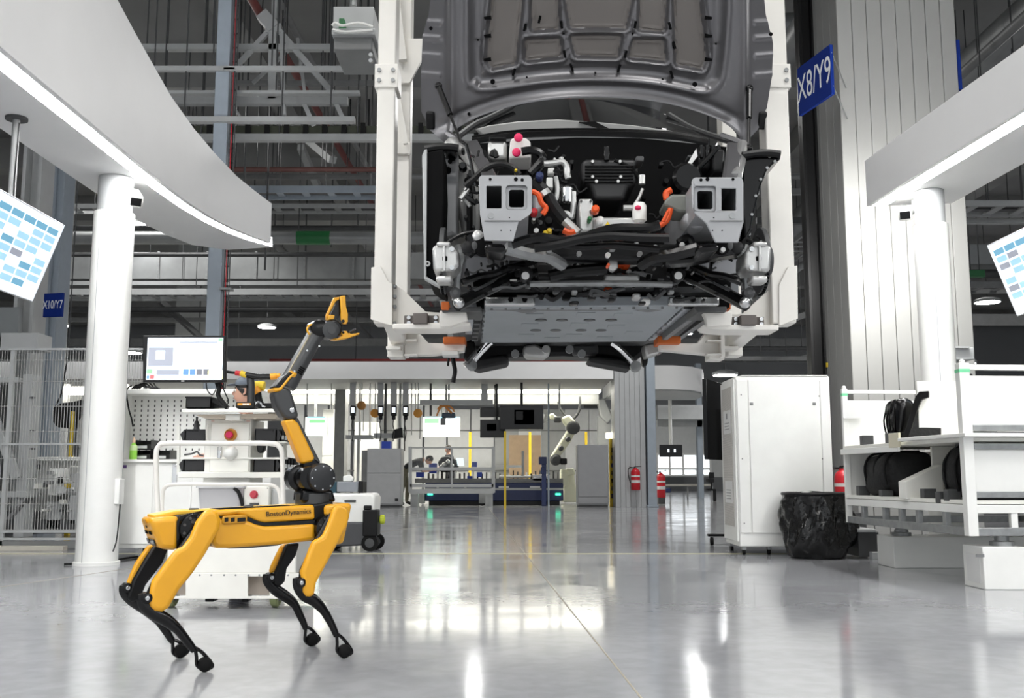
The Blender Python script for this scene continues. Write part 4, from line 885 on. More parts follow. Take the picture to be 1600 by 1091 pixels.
# near front leg
leg([(520, 790), (532, 788), (541, 794), (544, 806), (540, 822), (524, 852), (502, 892), (492, 910), (489, 928), (483, 934), (475, 932), (470, 925), (471, 908), (468, 893), (480, 862), (486, 846), (502, 838), (512, 815)],
    [(518, 800), (538, 802), (536, 824), (500, 890), (484, 925), (470, 925), (468, 908), (470, 890), (490, 850)], (468, 910),
    [(463, 903), (466, 917), (476, 930), (490, 938), (504, 952), (514, 968), (521, 982), (526, 994)], (538, 1022), [(526, 992), (527, 1006), (527, 1018), (537, 1025), (550, 1020), (543, 1007), (535, 997), (527, 991)], -.19, True)
# far rear leg (its inner face shows)
leg([(232, 852), (244, 852), (252, 862), (238, 886), (214, 915), (200, 925), (194, 922), (203, 900), (212, 880)],
    [(240, 850), (262, 856), (252, 880), (226, 914), (218, 935), (205, 942), (196, 934), (206, 905), (225, 872)], (198, 918),
    [(193, 914), (195, 925), (208, 938), (228, 952), (246, 968), (258, 984), (266, 997), (270, 1003)], (282, 1023), [(270, 1002), (270, 1012), (271, 1021), (281, 1026), (294, 1018), (286, 1009), (279, 1003), (271, 1000)], .19, False)
# far front leg
leg([(440, 852), (452, 848), (456, 856), (444, 880), (428, 895), (421, 896), (424, 885), (432, 868)],
    [(444, 850), (466, 848), (460, 868), (446, 888), (443, 908), (436, 916), (426, 914), (424, 900), (432, 882)], (422, 902),
    [(417, 897), (418, 907), (430, 921), (446, 932), (460, 944), (469, 962), (475, 975), (478, 983)], (488, 1005), [(478, 982), (477, 992), (477, 1002), (487, 1008), (499, 1000), (493, 991), (487, 984), (479, 980)], .19, False)
# -- lettering on the upper cover, and the sensor window
a, b = R2(415, 804, -.125), R2(485, 799, -.125)
ex = (b - a).normalized(); ex = Vector((ex.x, 0, ex.z))
text('lettering', 'BostonDynamics', .0305, ink, up, (a + b) / 2 + Vector((.002, -.0012, .0)), ex, (-ex.z, 0, ex.x), .0012)
w_ = side(MB(), [(347, 809), (350, 806), (382, 804), (386, 806), (386, 814), (382, 818), (350, 820), (346, 818)], -.125, -.133, -.1).build('camera_window', M('robot_amber_rim', (196, 140, 30), .4, var=.03), rob, bevel=.006)
for x0, x1 in ((350, 356), (360, 366), (370, 383)): side(MB(), [(x0, 809.5), (x1, 808.5), (x1, 815), (x0, 816)], -.125, -.135, -.12).build('camera_lens', satin, w_, bevel=.002)
# -- the arm
arm_m = [gun, satin]
q = R2(490, 778, 0)
MB().lathe([(.085, -.03), (.085, .02), (.065, .03), (.06, .06)], (q.x, 0, q.z), 32).build('arm_turret', gun, rob, bevel=.004)
side(MB(), [(466, 765), (512, 765), (518, 784), (464, 786)], 0, -.07, .07).build('turret_yoke', satin, rob, bevel=.015, seg=3)
s0 = R2(492, 747, -.05)
sh = MB().lathe([(.04, -.085), (.062, -.08), (.068, -.06), (.068, .0), (.06, .01)], (s0.x + .02, -.02, s0.z), 36, 'y').build('shoulder_motor', M('shoulder_gun', (48, 49, 51), .35, .4, var=.06), rob, bevel=.003)
for i in range(8):
    a = i * .785; MB().cyl((s0.x + .02 + .052 * math.cos(a), -.104, s0.z + .052 * math.sin(a)), (s0.x + .02 + .052 * math.cos(a), -.1, s0.z + .052 * math.sin(a)), .004, n=6).build('motor_screw', steel, sh)
MB().lathe([(.045, .06), (.062, .055), (.062, .0), (.05, -.005)], (R2(470, 748, 0).x, 0, s0.z), 28, 'y').build('shoulder_motor', satin, rob)
MB().lathe([(.05, -.03), (.055, -.02), (.055, .03), (.04, .04)], (R2(476, 748, 0).x, -.05, s0.z), 28, 'y').build('shoulder_ring', satin, rob)
ua = side(MB(), [(440, 658), (454, 655), (462, 662), (488, 716), (484, 722), (470, 725), (466, 722)], 0, -.042, .03).build('upper_arm', yel, rob, bevel=.018, seg=3)
side(MB(), [(456, 652), (462, 652), (498, 722), (492, 732), (478, 730), (470, 722)], 0, -.03, .038).build('upper_arm_spine', gun, rob, bevel=.012, seg=3)
side(MB(), [(470, 722), (488, 716), (498, 724), (490, 738), (474, 736)], 0, -.034, .034).build('arm_neck', satin, rob, bevel=.01)
side(MB(), [(423, 615), (432, 607), (444, 606), (451, 612), (456, 628), (462, 648), (462, 655), (445, 657), (438, 652), (428, 636)], 0, -.045, .045).build('elbow', gun, rob, bevel=.016, seg=3)
side(MB(), [(421, 608), (432, 607), (446, 590), (453, 584), (457, 586), (450, 592), (440, 604), (434, 612), (424, 614)], 0, -.052, .05).build('elbow_trim', yel, rob, bevel=.006)
side(MB(), [(424, 606), (440, 588), (448, 582), (457, 586), (444, 599), (433, 610)], 0, -.048, .046).build('elbow_cap', satin, rob, bevel=.006)
q = R2(456, 641, -.045); MB().lathe([(.008, -.006), (.012, -.005), (.012, .0), (.012, .03)], q, 16, 'y').build('elbow_pin', steel, rob)
a, b = R2(450, 600, 0), R2(494, 522, 0)
fa = MB().tube([a - (b - a) * .06, a, a.lerp(b, .5), b], [.04, .043, .041, .04], 28).build('forearm', gun, rob, ang=50)
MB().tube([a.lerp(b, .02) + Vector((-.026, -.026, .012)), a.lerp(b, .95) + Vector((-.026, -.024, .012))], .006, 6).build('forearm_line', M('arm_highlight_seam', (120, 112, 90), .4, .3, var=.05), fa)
d_ = (b - a).normalized(); up_ = Vector((-d_.z, 0, d_.x))
m = MB()
for i in range(4): c = a.lerp(b, .22 + i * .035) - up_ * .012; m.bar(c + Vector((0, -.041, 0)) - up_ * .014, c + Vector((0, -.041, 0)) + up_ * .014, .005, .006)
m.build('vent_slot', deep, fa)
for f, o in ((.2, .014), (.62, .01), (.8, -.03)): c = a.lerp(b, f) + up_ * o; MB().cyl(c + Vector((0, -.046, 0)), c + Vector((0, -.03, 0)), .005, n=8).build('screw', steel, fa)
side(MB(), [(443, 588), (450, 580), (460, 585), (456, 592), (448, 590)], 0, -.047, .04).build('forearm_collar', yel, rob, bevel=.006)
q = R2(495, 514, 0); MB().lathe([(.03, -.045), (.04, -.04), (.04, .04), (.03, .045)], q, 26, 'y').build('wrist_joint', satin, rob)
side(MB(), [(480, 510), (490, 506), (505, 503), (512, 512), (506, 524), (494, 530), (484, 522)], 0, -.034, .034).build('wrist_housing', gun, rob, bevel=.012, seg=3)
MB().tube(smooth([R2(x, y, -.03) for x, y in ((483, 523), (480, 514), (485, 508), (494, 506))]), .005, 6).build('wrist_trim', yel, rob)
q = R2(514, 517, -.02); MB().lathe([(.03, -.03), (.042, -.026), (.042, .03), (.03, .04)], q, 28, 'y').build('gripper_motor', gun, rob)
MB().lathe([(.02, -.034), (.02, -.028)], q, 20, 'y').build('motor_face', dkg, rob)
side(MB(), [(506, 503), (524, 500), (533, 510), (530, 524), (520, 528), (510, 512)], 0, -.03, .035).build('gripper_body', satin, rob, bevel=.01)
side(MB(), [(512, 493), (521, 493), (520, 500), (511, 501)], 0, -.02, .02).build('gripper_mount', orange if False else yel, rob, bevel=.004)
jaw = side(MB(), [(529, 464), (537, 463), (538, 480), (541, 492), (541, 503), (538, 508), (534, 508), (530, 500), (530, 486)], 0, -.026, -.012).build('upper_jaw', yel, rob, bevel=.004)
side(MB(), [(522, 465), (531, 464), (530, 469), (525, 471), (513, 494), (510, 500), (510, 492)], 0, .0, .016).build('jaw_link', yel, jaw, bevel=.003)
side(MB(), [(526, 470), (531, 468), (531, 490), (527, 500), (514, 496)], 0, -.008, .008).build('jaw_web', satin, jaw)
q = R2(536, 502, -.026); MB().lathe([(.003, -.004), (.008, -.003), (.008, .0)], q, 12, 'y').build('jaw_pin', satin, jaw)
lj = side(MB(), [(517, 529), (524, 530), (532, 526), (530, 521), (535, 518), (541, 519), (545, 523), (559, 521), (558, 524), (540, 530), (524, 533), (518, 532)], 0, -.028, .02).build('lower_jaw', yel, rob, bevel=.004)
MB().tube(smooth([R2(x, y, -.01) for x, y in ((544, 520), (551, 516), (556, 514))]), .005, 6).build('jaw_tip', gun, lj)
for x, y in ((533, 521), (541, 520)): MB().lathe([(.004, -.033), (.006, -.03), (.006, 0)], R2(x, y, -.0), 10, 'y').build('jaw_pin', satin, lj)
# ================================================================ HANGING SCREENS
def hang_screen(label, X0, Yc, wid, sgn, zt, tilt_x, hh, polex, poley):
    """wide panel facing across the aisle; its top edge runs along y at x = X0, its foot leans back by tilt_x"""
    t = thing('hanging_screen', label, 'screen', (X0, Yc, zt - hh))
    y0, y1 = Yc - wid / 2, Yc + wid / 2; n = Vector((sgn * hh, 0, -tilt_x)).normalized()
    dn = Vector((-sgn * tilt_x, 0, -hh))
    def at(u, v, o=0): return Vector((X0, y0 + (y1 - y0) * u, zt)) + dn * v + n * o
    m = MB(); m.prism([at(0, 0), at(1, 0), at(1, 1), at(0, 1)], -n * .05); m.build('casing', M('screen_casing', (206, 208, 210), .3, .4, var=.02) if 'screen_casing' not in bpy.data.materials else bpy.data.materials['screen_casing'], t, bevel=.004)
    m = MB(); m.prism([at(.012, .015, .0008), at(.988, .015, .0008), at(.988, .985, .0008), at(.012, .985, .0008)], n * .001)
    for i in range(8):
        for j in range(6):
            u0, v0 = .06 + .15 * j, .1 + .1 * i
            m.m = rn.choice([1, 1, 2, 3, 1]) if (i + j) % 4 else 4
            if i == 0: m.m = 2
            m.prism([at(u0, v0, .002), at(u0 + .135, v0, .002), at(u0 + .135, v0 + .075, .002), at(u0, v0 + .075, .002)], n * .0005)
    m.build('display', [scr_w, scr_b, scr_d, scr_gr, scr_w], t)
    p = Vector((polex, poley, 3.65)); q = at((poley - y0) / (y1 - y0), .12, -.05)
    po = MB().cyl(p, (p.x, p.y, q.z - .1), .028, n=16).build('pole', midg, t)
    MB().lathe([(.085, -.02), (.085, 0)], p, 24).build('ceiling_flange', dkg, po)
    
    MB().bar((p.x, p.y, q.z - .02), q, .08, .1).build('bracket', dkg, t, bevel=.006)
    MB().tube([(p.x + .035, p.y - .02, 3.6), (p.x + .03, p.y - .03, 3.1), (p.x + .035, p.y - .02, q.z)], .006, 6).build('cable', blk, po)
    return t
q = PZ(26, 184, 3.65)
hang_screen('lit information screen hanging from the curved canopy on the left', -3.655, 7.33, 1.25, 1, 2.84, .23, .64, q.x, q.y)
hang_screen('lit information screen hanging from the canopy over the shelf rack', 4.225, 8.05, 1.25, -1, 2.84, .23, .64, 4.5, 7.9)

# ================================================================ WORKBENCH ON THE LEFT
BY = 9.7
def X_(x, Y): return P(x, 600, Y).x
x0, x1 = X_(174, BY), X_(300, BY)
zt = P(200, 718, BY).z
bn = thing('workbench', 'white steel workbench with a pegboard back, beside the round column', 'workbench', ((x0 + x1) / 2, BY + .35, 0))
MB().box(x0, x1 + .8, BY, BY + .75, .12, zt - .03).build('base_cabinet', white, bn, bevel=.006)
MB().box(x0 - .03, x1 + .8, BY - .03, BY + .78, zt - .03, zt).build('worktop', white, bn, bevel=.004)
for dx0, dx1 in ((x0 + .02, X_(248, BY) - .01), (X_(250, BY), X_(306, BY))):
    dr = MB().box(dx0, dx1, BY - .012, BY, .16, zt - .06).build('door', white, bn, bevel=.003)
    if dx0 > x0 + .1: 
        hx = X_(280, BY); MB().box(hx - .025, hx + .025, BY - .022, BY - .012, .72, .92).bar((hx - .01, BY - .035, .9), (hx + .06, BY - .035, .91), .014).build('lock_handle', chrome, dr, bevel=.004)
nm = MB().box(X_(178, BY), X_(205, BY), BY - .015, BY - .012, zt - .085, zt - .055).build('name_strip', M('purple_strip', (96, 70, 130), .5, var=.05), bn)
zz = zt - .07
m = MB()
for i in range(7): xx = X_(183 + i * 2.6, BY); m.box(xx, xx + .009, BY - .017, BY - .015, zz - .008, zz + .008)
m.build('name_strip_marks', blk, bn)
MB().box(X_(176, BY), X_(196, BY), BY - .014, BY - .012, .19, .23).build('rating_plate', grey, bn)
ptop = P(210, 612, BY + .6).z; yb = BY + .62
MB().box(X_(200, BY + .6), X_(206, BY + .6), BY + .3, BY + .7, zt, ptop).box(X_(206, BY + .6), X_(420, BY + .6), BY + .3, BY + .7, ptop - .05, ptop).build('hutch_frame', white, bn, bevel=.004)
pb = MB().box(X_(206, yb), X_(420, yb), yb, yb + .02, zt + .02, ptop - .05).build('pegboard', white, bn)
m = MB()
for i in range(19):
    for j in range(11):
        x, z = X_(212, yb) + i * .068, zt + .1 + j * .05
        if z < ptop - .09: m.box(x, x + .012, yb - .003, yb, z, z + .024)
m.build('peg_slots', dkg, pb, kind='stuff')
for i in range(3):
    fx = X_(188 + i * 60, BY + .3); MB().box(fx - .05, fx + .05, BY + .2, BY + .3, .02, .12).cyl((fx, BY + .25, 0), (fx, BY + .25, .03), .04).build('foot', dkg, bn, bevel=.004)
bt = thing('spray_bottle', 'green-labelled squeeze bottle standing on the workbench', 'bottle', P(208, 716, BY + .1))
q = P(208, 716, BY + .1); q.z = zt; MB().lathe([(.034, 0), (.036, .01), (.036, .11), (.028, .14), (.014, .16), (.014, .17)], q, 20).build('body', M('green_liquid', (150, 214, 80), .3, var=.03), bt)
MB().lathe([(.016, .165), (.014, .19), (.006, .215)], q, 16).build('nozzle', M('pale_peach', (236, 200, 170), .4, var=.02), bt)
MB().lathe([(.0362, .09), (.0362, .125), (.03, .14)], q, 20).build('upper_label', M('pale_green', (206, 228, 170), .4, var=.03), bt)
def bin_box(label, x, y, z, w, d, h, m=blk, group=None, name='parts_bin', rz=0):
    t = thing(name, label, 'bin', (x, y, z), rz, group, local=True)
    b = MB(); th = .006
    b.box(-w / 2, w / 2, -d / 2, d / 2, 0, th).box(-w / 2, -w / 2 + th, -d / 2, d / 2, 0, h).box(w / 2 - th, w / 2, -d / 2, d / 2, 0, h).box(-w / 2, w / 2, d / 2 - th, d / 2, 0, h)
    b.prism([(-w / 2, -d / 2, 0), (w / 2, -d / 2, 0), (w / 2, -d / 2 - h * .25, h * .55), (-w / 2, -d / 2 - h * .25, h * .55)], (0, th, 0)); b.build('tub', m, t)
    MB().box(-w * .3, w * .3, -d / 2 - h * .19, -d / 2 - h * .15, h * .12, h * .4).build('label_card', grey, t)
    return t
bx = X_(234, BY + .3)
for k, (dx, z, lb) in enumerate(((0, 0, 'lower black parts bin on the workbench beside the green bottle'), (0, .1, 'upper black parts bin stacked on the workbench beside the green bottle'), (.19, 0, 'black parts bin on the workbench nearest the cart handle'))):
    bin_box(lb, bx + dx, BY + .3, zt + z, .17, .24, .095, group='bins on the workbench')
m = MB()
for k in range(5): m.tube(smooth([(X_(206 + k * 3, BY + .4), BY + .4, ptop + .01), (X_(215 + k * 5, BY + .4), BY + .4, ptop + .05 + .01 * k), (X_(232 + k * 4, BY + .4), BY + .35, ptop + .02), (X_(250, BY + .4), BY + .4, ptop + .012)]), .008, 6)
m.tube(smooth([(X_(208, BY + .3), BY + .27, ptop + .03), (X_(201, BY + .3), BY + .25, ptop - .02), (X_(206, BY + .3), BY + .25, ptop - .2), (X_(211, BY + .3), BY + .25, ptop - .3), (X_(214, BY + .3), BY + .25, ptop - .38)]), .008, 6)
solo('cable', m, blk, 'tangle of black cables lying over the pegboard hutch', 'cable')
solo('cable', MB().tube(smooth([G(100, 884) + Vector((0, 0, .012)), G(135, 883) + Vector((0, 0, .012)), G(160, 882) + Vector((0, 0, .012)), G(190, 876) + Vector((0, 0, .012)), G(215, 872) + Vector((0, 0, .012))]), .01, 6).tube(smooth([G(162, 882) + Vector((.02, 0, .014)), (-3.6, 9.2, .2), (-3.58, 9.2, .55)]), .006, 6), blk, 'black cable lying on the floor around the foot of the white column', 'cable')

# ================================================================ TOOL CART
TY = 6.9; CF = 6.2
base = P(340, 945, CF)
ct = thing('tool_cart', 'white wheeled tool cart with a tubular handle behind the robot', 'cart', (X_(350, CF + .3), CF + .35, 0))
xa, xb = X_(264, CF), X_(470, CF)
z1 = P(350, 770, CF).z
zl = P(350, 897, CF).z
zb = P(350, 938, CF).z
m = MB().box(xa + .03, xb, CF + .01, CF + .75, zl, P(350, 800, CF).z); m.build('body', whitew, ct, bevel=.01)
ap = MB().plate([P(x, y, CF) for x, y in ((268, 896), (470, 896), (470, 936), (268, 936))], [[P(x, y, CF) for x, y in h] for h in (((270, 901), (290, 901), (290, 932), (270, 932)), ((387, 901), (421, 901), (421, 932), (387, 932)))], (0, .02, 0)).build('skirt', whitew, ct, bevel=.002)
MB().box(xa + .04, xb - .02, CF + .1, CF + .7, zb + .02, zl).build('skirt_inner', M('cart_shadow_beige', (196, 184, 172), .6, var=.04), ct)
m = MB()
for x in (272, 290, 312, 330, 350, 368, 388, 405, 424, 450): q = P(x, 899, CF - .003); m.cyl(q, q + Vector((0, .006, 0)), .006, n=8)
m.build('rivet', galv, ct, kind='stuff')
MB().box(X_(318, CF), X_(332, CF), CF + .2, CF + .3, .02, zb).box(X_(352, CF), X_(376, CF), CF + .25, CF + .4, .03, zb).box(X_(376, CF), X_(386, CF), CF + .2, CF + .3, .02, zb).build('foot', blk, ct, bevel=.005)
for x in (263, 427):
    q = P(x, 930, CF + .05); r_ = .085
    cw = MB().lathe([(.05, -.022), (.075, -.024), (r_, -.016), (r_, .016), (.075, .024), (.05, .022)], (q.x, CF + .12, r_), 32, 'x').build('caster_wheel', tyre, ct)
    MB().lathe([(.02, -.03), (.05, -.024), (.05, .024), (.02, .03)], (q.x, CF + .12, r_), 20, 'x').build('hub', midg, cw)
    MB().box(q.x - .03, q.x + .03, CF + .08, CF + .16, r_ + .06, zl).build('caster_fork', galv, ct, bevel=.004)
# lower deck: bin, junction box
dk = P(350, 770, CF + .3).z
# tubular handles
hr = .016
HYd = CF + .02
a = [P(x, y, HYd) for x, y in ((247, 812), (245, 760), (244, 712), (248, 698), (262, 693), (350, 693), (420, 693), (436, 698), (441, 712), (442, 760), (443, 800))]
MB().tube(smooth(a), hr, 12).build('handle', cream, ct)
a = [P(x, y, HYd + .1) for x, y in ((253, 806), (254, 776), (258, 762), (275, 757), (345, 757), (410, 757), (432, 762), (438, 780), (438, 805))]
MB().tube(smooth(a), .012, 12).build('handle', cream, ct)
# mast cabinet and table
MY = 6.75
cb = MB().box(X_(323, MY), X_(395, MY), MY, MY + .35, .6, P(350, 655, MY).z).build('mast_cabinet', whitew, ct, bevel=.006)
dr = MB().pbox(327, 661, 390, 738, MY - .012, .012).build('cabinet_door', whitew, ct, bevel=.004)
MB().ptube([(326, 664), (323, 668), (323, 686), (326, 690)], .006, 8, MY - .03).build('door_pull', whitew, dr)
MB().pbox(339, 698, 346, 717, MY - .03, .03).build('door_latch', chrome, dr, bevel=.006)
for x0_, x1_ in ((330, 335), (385, 391)): MB().pbox(x0_, 657.5, x1_, 658.5, MY - .002, .003).build('red_mark', M('faint_red', (226, 176, 160), .5, var=0) if 'faint_red' not in bpy.data.materials else bpy.data.materials['faint_red'], ct)
q = P(361, 680, MY - .012); es = MB().lathe([(.042, 0), (.042, -.02), (.034, -.035), (.034, -.02)], q, 28, 'y').build('emergency_stop', M('amber_plastic', (222, 150, 40), .4, var=.03), ct)
MB().lathe([(.018, -.01), (.026, -.045), (.02, -.055)], q, 20, 'y').build('stop_button', M('magenta_red', (206, 20, 80), .35, var=.02), es)
q = P(361, 708, MY - .012); MB().lathe([(.048, 0), (.046, -.02), (.03, -.05), (.012, -.056)], q, 28, 'y').build('dome', white, ct, ang=60)
for y, h_ in ((745, 7), ):
    MB().pbox(278, 738, 446, 747, MY - .06, .5).build('bin_rail', whitew, ct, bevel=.003)
MB().pbox(281, 715, 446, 718, MY - .02, .42).build('bin_shelf', whitew, ct, bevel=.003)
MB().pbox(281, 690, 446, 692, MY - .02, .42).build('bin_shelf', whitew, ct, bevel=.003)
for x in (279, 446): MB().bar(P(x, 742, MY + .3), P(x, 665, MY + .3), .02).build('bin_post', whitew, ct)
tz = P(350, 643, MY).z
MB().prism([P(284, 640, MY - .2), P(452, 640, MY - .2), P(430, 637, MY + .5), P(305, 637, MY + .5)], (0, 0, -.02)).build('table', whitew, ct, bevel=.004)
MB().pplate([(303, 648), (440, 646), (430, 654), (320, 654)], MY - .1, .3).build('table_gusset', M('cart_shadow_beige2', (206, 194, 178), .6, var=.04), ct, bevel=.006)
MB().pbox(352, 648, 375, 657, MY - .12, .12).build('table_stem', whitew, ct, bevel=.004)
jb = MB().pbox(380, 760, 421, 794, MY - .3, .25).build('junction_box', whitew, ct, bevel=.006)
q = P(397, 773, MY - .3); MB().lathe([(.026, 0), (.026, -.008), (.018, -.009), (.018, -.026)], q, 20, 'y').build('push_button', M('rose_button', (190, 60, 76), .4, var=.03), jb)
for x, y in ((383, 763), (418, 763)): q = P(x, y, MY - .302); MB().cyl(q, q + Vector((0, .004, 0)), .004, n=8).build('screw', dkg, jb)
MB().pbox(390, 786, 404, 792, MY - .31, .01).build('rating_label', dkg, jb)
MB().pbox(423, 764, 446, 800, MY - .25, .3).build('side_cabinet', grey, ct, bevel=.006)
MB().ptube([(366, 763), (373, 770), (378, 785), (380, 800)], .012, 8, MY - .32).build('cable', blk, ct)
MB().box(X_(270, CF), X_(455, CF), CF + .1, CF + .7, P(350, 801, CF + .1).z - .02, P(350, 801, CF + .1).z).build('lower_deck', whitew, ct)
MB().box(X_(330, MY), X_(390, MY), MY + .05, MY + .3, P(350, 801, CF + .1).z - .01, .62).build('mast', whitew, ct)
# grey waste bin on the deck
q = P(342, 800, CF + .22); zb0 = P(350, 801, CF + .1).z; w0, w1 = .155, .175
t = thing('waste_bin', 'light grey plastic bin standing on the tool cart deck', 'bin', (q.x, q.y, zb0))
z9 = P(342, 757, CF + .22).z
hx = abs(X_(379, CF + .22) - X_(305, CF + .22)) / 2
m = MB(); 
def ringp(k, z, r=.02): return [(q.x + px_ * k * hx, CF + .37 + py_ * k * .14, z) for px_, py_ in rrect(-1, -1, 1, 1, .2, 3)]
b0, b1, b2, b3 = ringp(.88, zb0), ringp(.98, z9 - .02), ringp(.94, z9 - .02), ringp(.84, zb0 + .01); n = len(b0)
m.add(b0 + b1 + b2 + b3, [(i, (i + 1) % n, n + (i + 1) % n, n + i) for i in range(n)] + [(n + i, n + (i + 1) % n, 2 * n + (i + 1) % n, 2 * n + i) for i in range(n)] + [(2 * n + i, 2 * n + (i + 1) % n, 3 * n + (i + 1) % n, 3 * n + i) for i in range(n)] + [tuple(range(n))[::-1], tuple(range(3 * n, 4 * n))])
m.build('tub', M('bin_grey', (178, 178, 182), .45, var=.03), t)
r0, r1 = ringp(1.06, z9 - .022), ringp(.94, z9 - .022)
m = MB(); m.add(r0 + r1 + [(x, y, z + .022) for x, y, z in r0] + [(x, y, z + .022) for x, y, z in r1], [(i, (i + 1) % n, n + (i + 1) % n, n + i) for i in range(n)] + [(2 * n + i, 2 * n + (i + 1) % n, 3 * n + (i + 1) % n, 3 * n + i) for i in range(n)] + [(i, (i + 1) % n, 2 * n + (i + 1) % n, 2 * n + i) for i in range(n)] + [(n + i, n + (i + 1) % n, 3 * n + (i + 1) % n, 3 * n + i) for i in range(n)])
m.build('rim', M('bin_rim_grey', (200, 200, 202), .4, var=.02), t)
# black bins at the sides of the mast: long sides towards us
def long_bin(label, x0, y0, x1, y1, Y, dirn):
    a, b = P(x0, y1, Y), P(x1, y0, Y); t = thing('parts_bin', label, 'bin', ((a.x + b.x) / 2, Y + .06, a.z), group='long black bins hung on the tool cart')
    sl_ = .03 if dirn < 0 else -.03; th = .006
    pr_ = [(a.x + (.02 if dirn < 0 else 0), a.z), (b.x - (.02 if dirn > 0 else 0), a.z), (b.x, a.z + (.05 if dirn > 0 else 0)), (b.x - (.03 if dirn > 0 else 0), b.z), (a.x + (.03 if dirn < 0 else 0), b.z), (a.x, a.z + (.05 if dirn < 0 else 0))]
    m = MB(); 
    for yy in (Y, Y + .12): m.prism([(x, yy, z) for x, z in pr_], (0, th, 0))
    m.box(a.x + .02, b.x - .02, Y, Y + .12, a.z, a.z + th).box(a.x + .03 if dirn < 0 else a.x, a.x + .04 if dirn < 0 else a.x + th, Y, Y + .12, a.z, b.z - .01).box(b.x - .04 if dirn > 0 else b.x - th, b.x - .03 if dirn > 0 else b.x, Y, Y + .12, a.z, b.z - .01)
    m.build('tub', M('bin_black', (30, 30, 32), .5, var=.1) if 'bin_black' not in bpy.data.materials else bpy.data.materials['bin_black'], t)
    MB().box(a.x + .05, b.x - .05, Y - .004, Y, b.z - .014, b.z - .006).build('rim_rib', blk, t)
    return t
long_bin('upper black bin on the left flank of the tool cart', 281, 671, 322, 690, MY, -1)
long_bin('lower black bin on the left flank of the tool cart', 279, 717, 320, 737, MY, -1)
long_bin('upper black bin on the right flank of the tool cart', 398, 670, 440, 691, MY, 1)
long_bin('lower black bin on the right flank of the tool cart', 396, 716, 438, 738, MY, 1)
for j, (yy, lab) in enumerate(((690, 'upper'), (734, 'lower'))):
    for k in range(5):
        q = P(440 + k * 4.6, yy + k * .6, MY + .02 + .02 * k)
        t = thing('small_bin', '%s row small black bin on the tool cart, number %s from the cart mast' % (lab, ('one', 'two', 'three', 'four', 'five')[k]), 'bin', q, group='small bins on the cart flank')
        MB().box(q.x, q.x + .016, q.y, q.y + .1, q.z, q.z + .085).build('tub', blk, t, bevel=.003)
        MB().box(q.x + .001, q.x + .015, q.y - .004, q.y, q.z + .012, q.z + .04).build('label_card', grey, t)
q = P(307, 671, MY + .1); solo('nozzle', MB().lathe([(.02, 0), (.016, .05), (.008, .06), (.008, .085)], (q.x, q.y, q.z), 14), dkg, 'small dark nozzle standing in the upper left bin of the cart', 'nozzle')
q = P(407, 692, MY - .05); solo('holster', MB().pplate([(399, 692), (414, 692), (413, 703), (408, 709), (402, 707)], MY - .04, .06), blk, 'black tool holster hanging under the upper right bin of the cart', 'holster', bevel=.01)
MB().ptube([(288, 711), (300, 709), (308, 706), (312, 711), (318, 712)], .006, 6, MY).build('pliers', dkg, None, label='dark pliers lying between the two left bins of the cart', cat='pliers')
# things on the table
q = P(320, 638, MY)
t = thing('tray', 'black rectangular tray on the cart table under the monitor', 'tray', q)
b = MB(); a_, b_ = P(290, 638, MY), P(330, 620, MY); b.box(a_.x, b_.x, MY, MY + .2, a_.z, a_.z + .006).box(a_.x, b_.x, MY, MY + .006, a_.z, b_.z).box(a_.x, b_.x, MY + .194, MY + .2, a_.z, b_.z).box(a_.x, a_.x + .006, MY, MY + .2, a_.z, b_.z).box(b_.x - .006, b_.x, MY, MY + .2, a_.z, b_.z)
b.build('tub', bpy.data.materials['bin_black'], t); MB().box(a_.x - .004, b_.x + .004, MY - .005, MY, b_.z - .01, b_.z).build('rim', blk, t)
b = MB()
for k in range(6): b.tube(smooth([P(330, 622 + k, MY + .02), P(340 + k * 2, 626 + 2 * k, MY + .02), P(350, 632, MY + .05), P(358 - k, 636, MY + .04)]), .006, 6)
b.pplate([(329, 622), (345, 626), (352, 637), (332, 637)], MY + .06, .06)
solo('cable_bundle', b, blk, 'bundle of black cables beside the black tray on the cart', 'cable')
# monitor
mo = thing('monitor', 'lit flat monitor with a black bezel on an arm above the cart', 'monitor', P(340, 638, MY + .15))
MB().pplate([(223, 524.5), (352, 524.5), (352, 597.5), (223, 597.5)], 6.6, .04).build('bezel', blk, mo, bevel=.004)
d = MB()
def scr(x0, y0, x1, y1, i, o=0): d.m = i; d.pbox(x0, y0, x1, y1, 6.6 - .001 - o, .0008)
scr(228, 528, 349, 593.5, 0); scr(231, 543, 271, 572, 1, .001); scr(243, 548, 258, 562, 0, .002); scr(341, 529, 348, 533, 2, .001); scr(229, 577, 238, 584, 2, .001); scr(234, 586, 241, 592, 3, .001); scr(229, 587, 233, 592, 4, .001)
for k in range(4): scr(286 + k * 10.5, 577, 295 + k * 10.5, 586, 4 if k < 2 else 5, .001)
scr(324, 579, 348, 592, 6, .001); scr(244, 578, 280, 586, 1, .001); scr(280, 534, 340, 536, 1, .001)
d.build('display', [scr_w, scr_gr, scr_g, scr_r, EM('screen_royal', (90, 130, 190), .8), EM('screen_dark', (110, 112, 120), .6), scr_y], mo)
MB().ptube([(340, 596), (343, 606), (341, 618), (352, 634), (356, 638)], .016, 10, 6.7).build('monitor_arm', blk, mo)
MB().ptube([(322, 596), (324, 610), (332, 617), (338, 606), (336, 598)], .004, 6, 6.68).ptube([(345, 598), (352, 615), (357, 628), (350, 636), (343, 628)], .004, 6, 6.68).build('cable', blk, mo)
MB().pbox(283, 594.5, 288, 596.5, 6.597, .005).build('maker_badge', grey, mo)
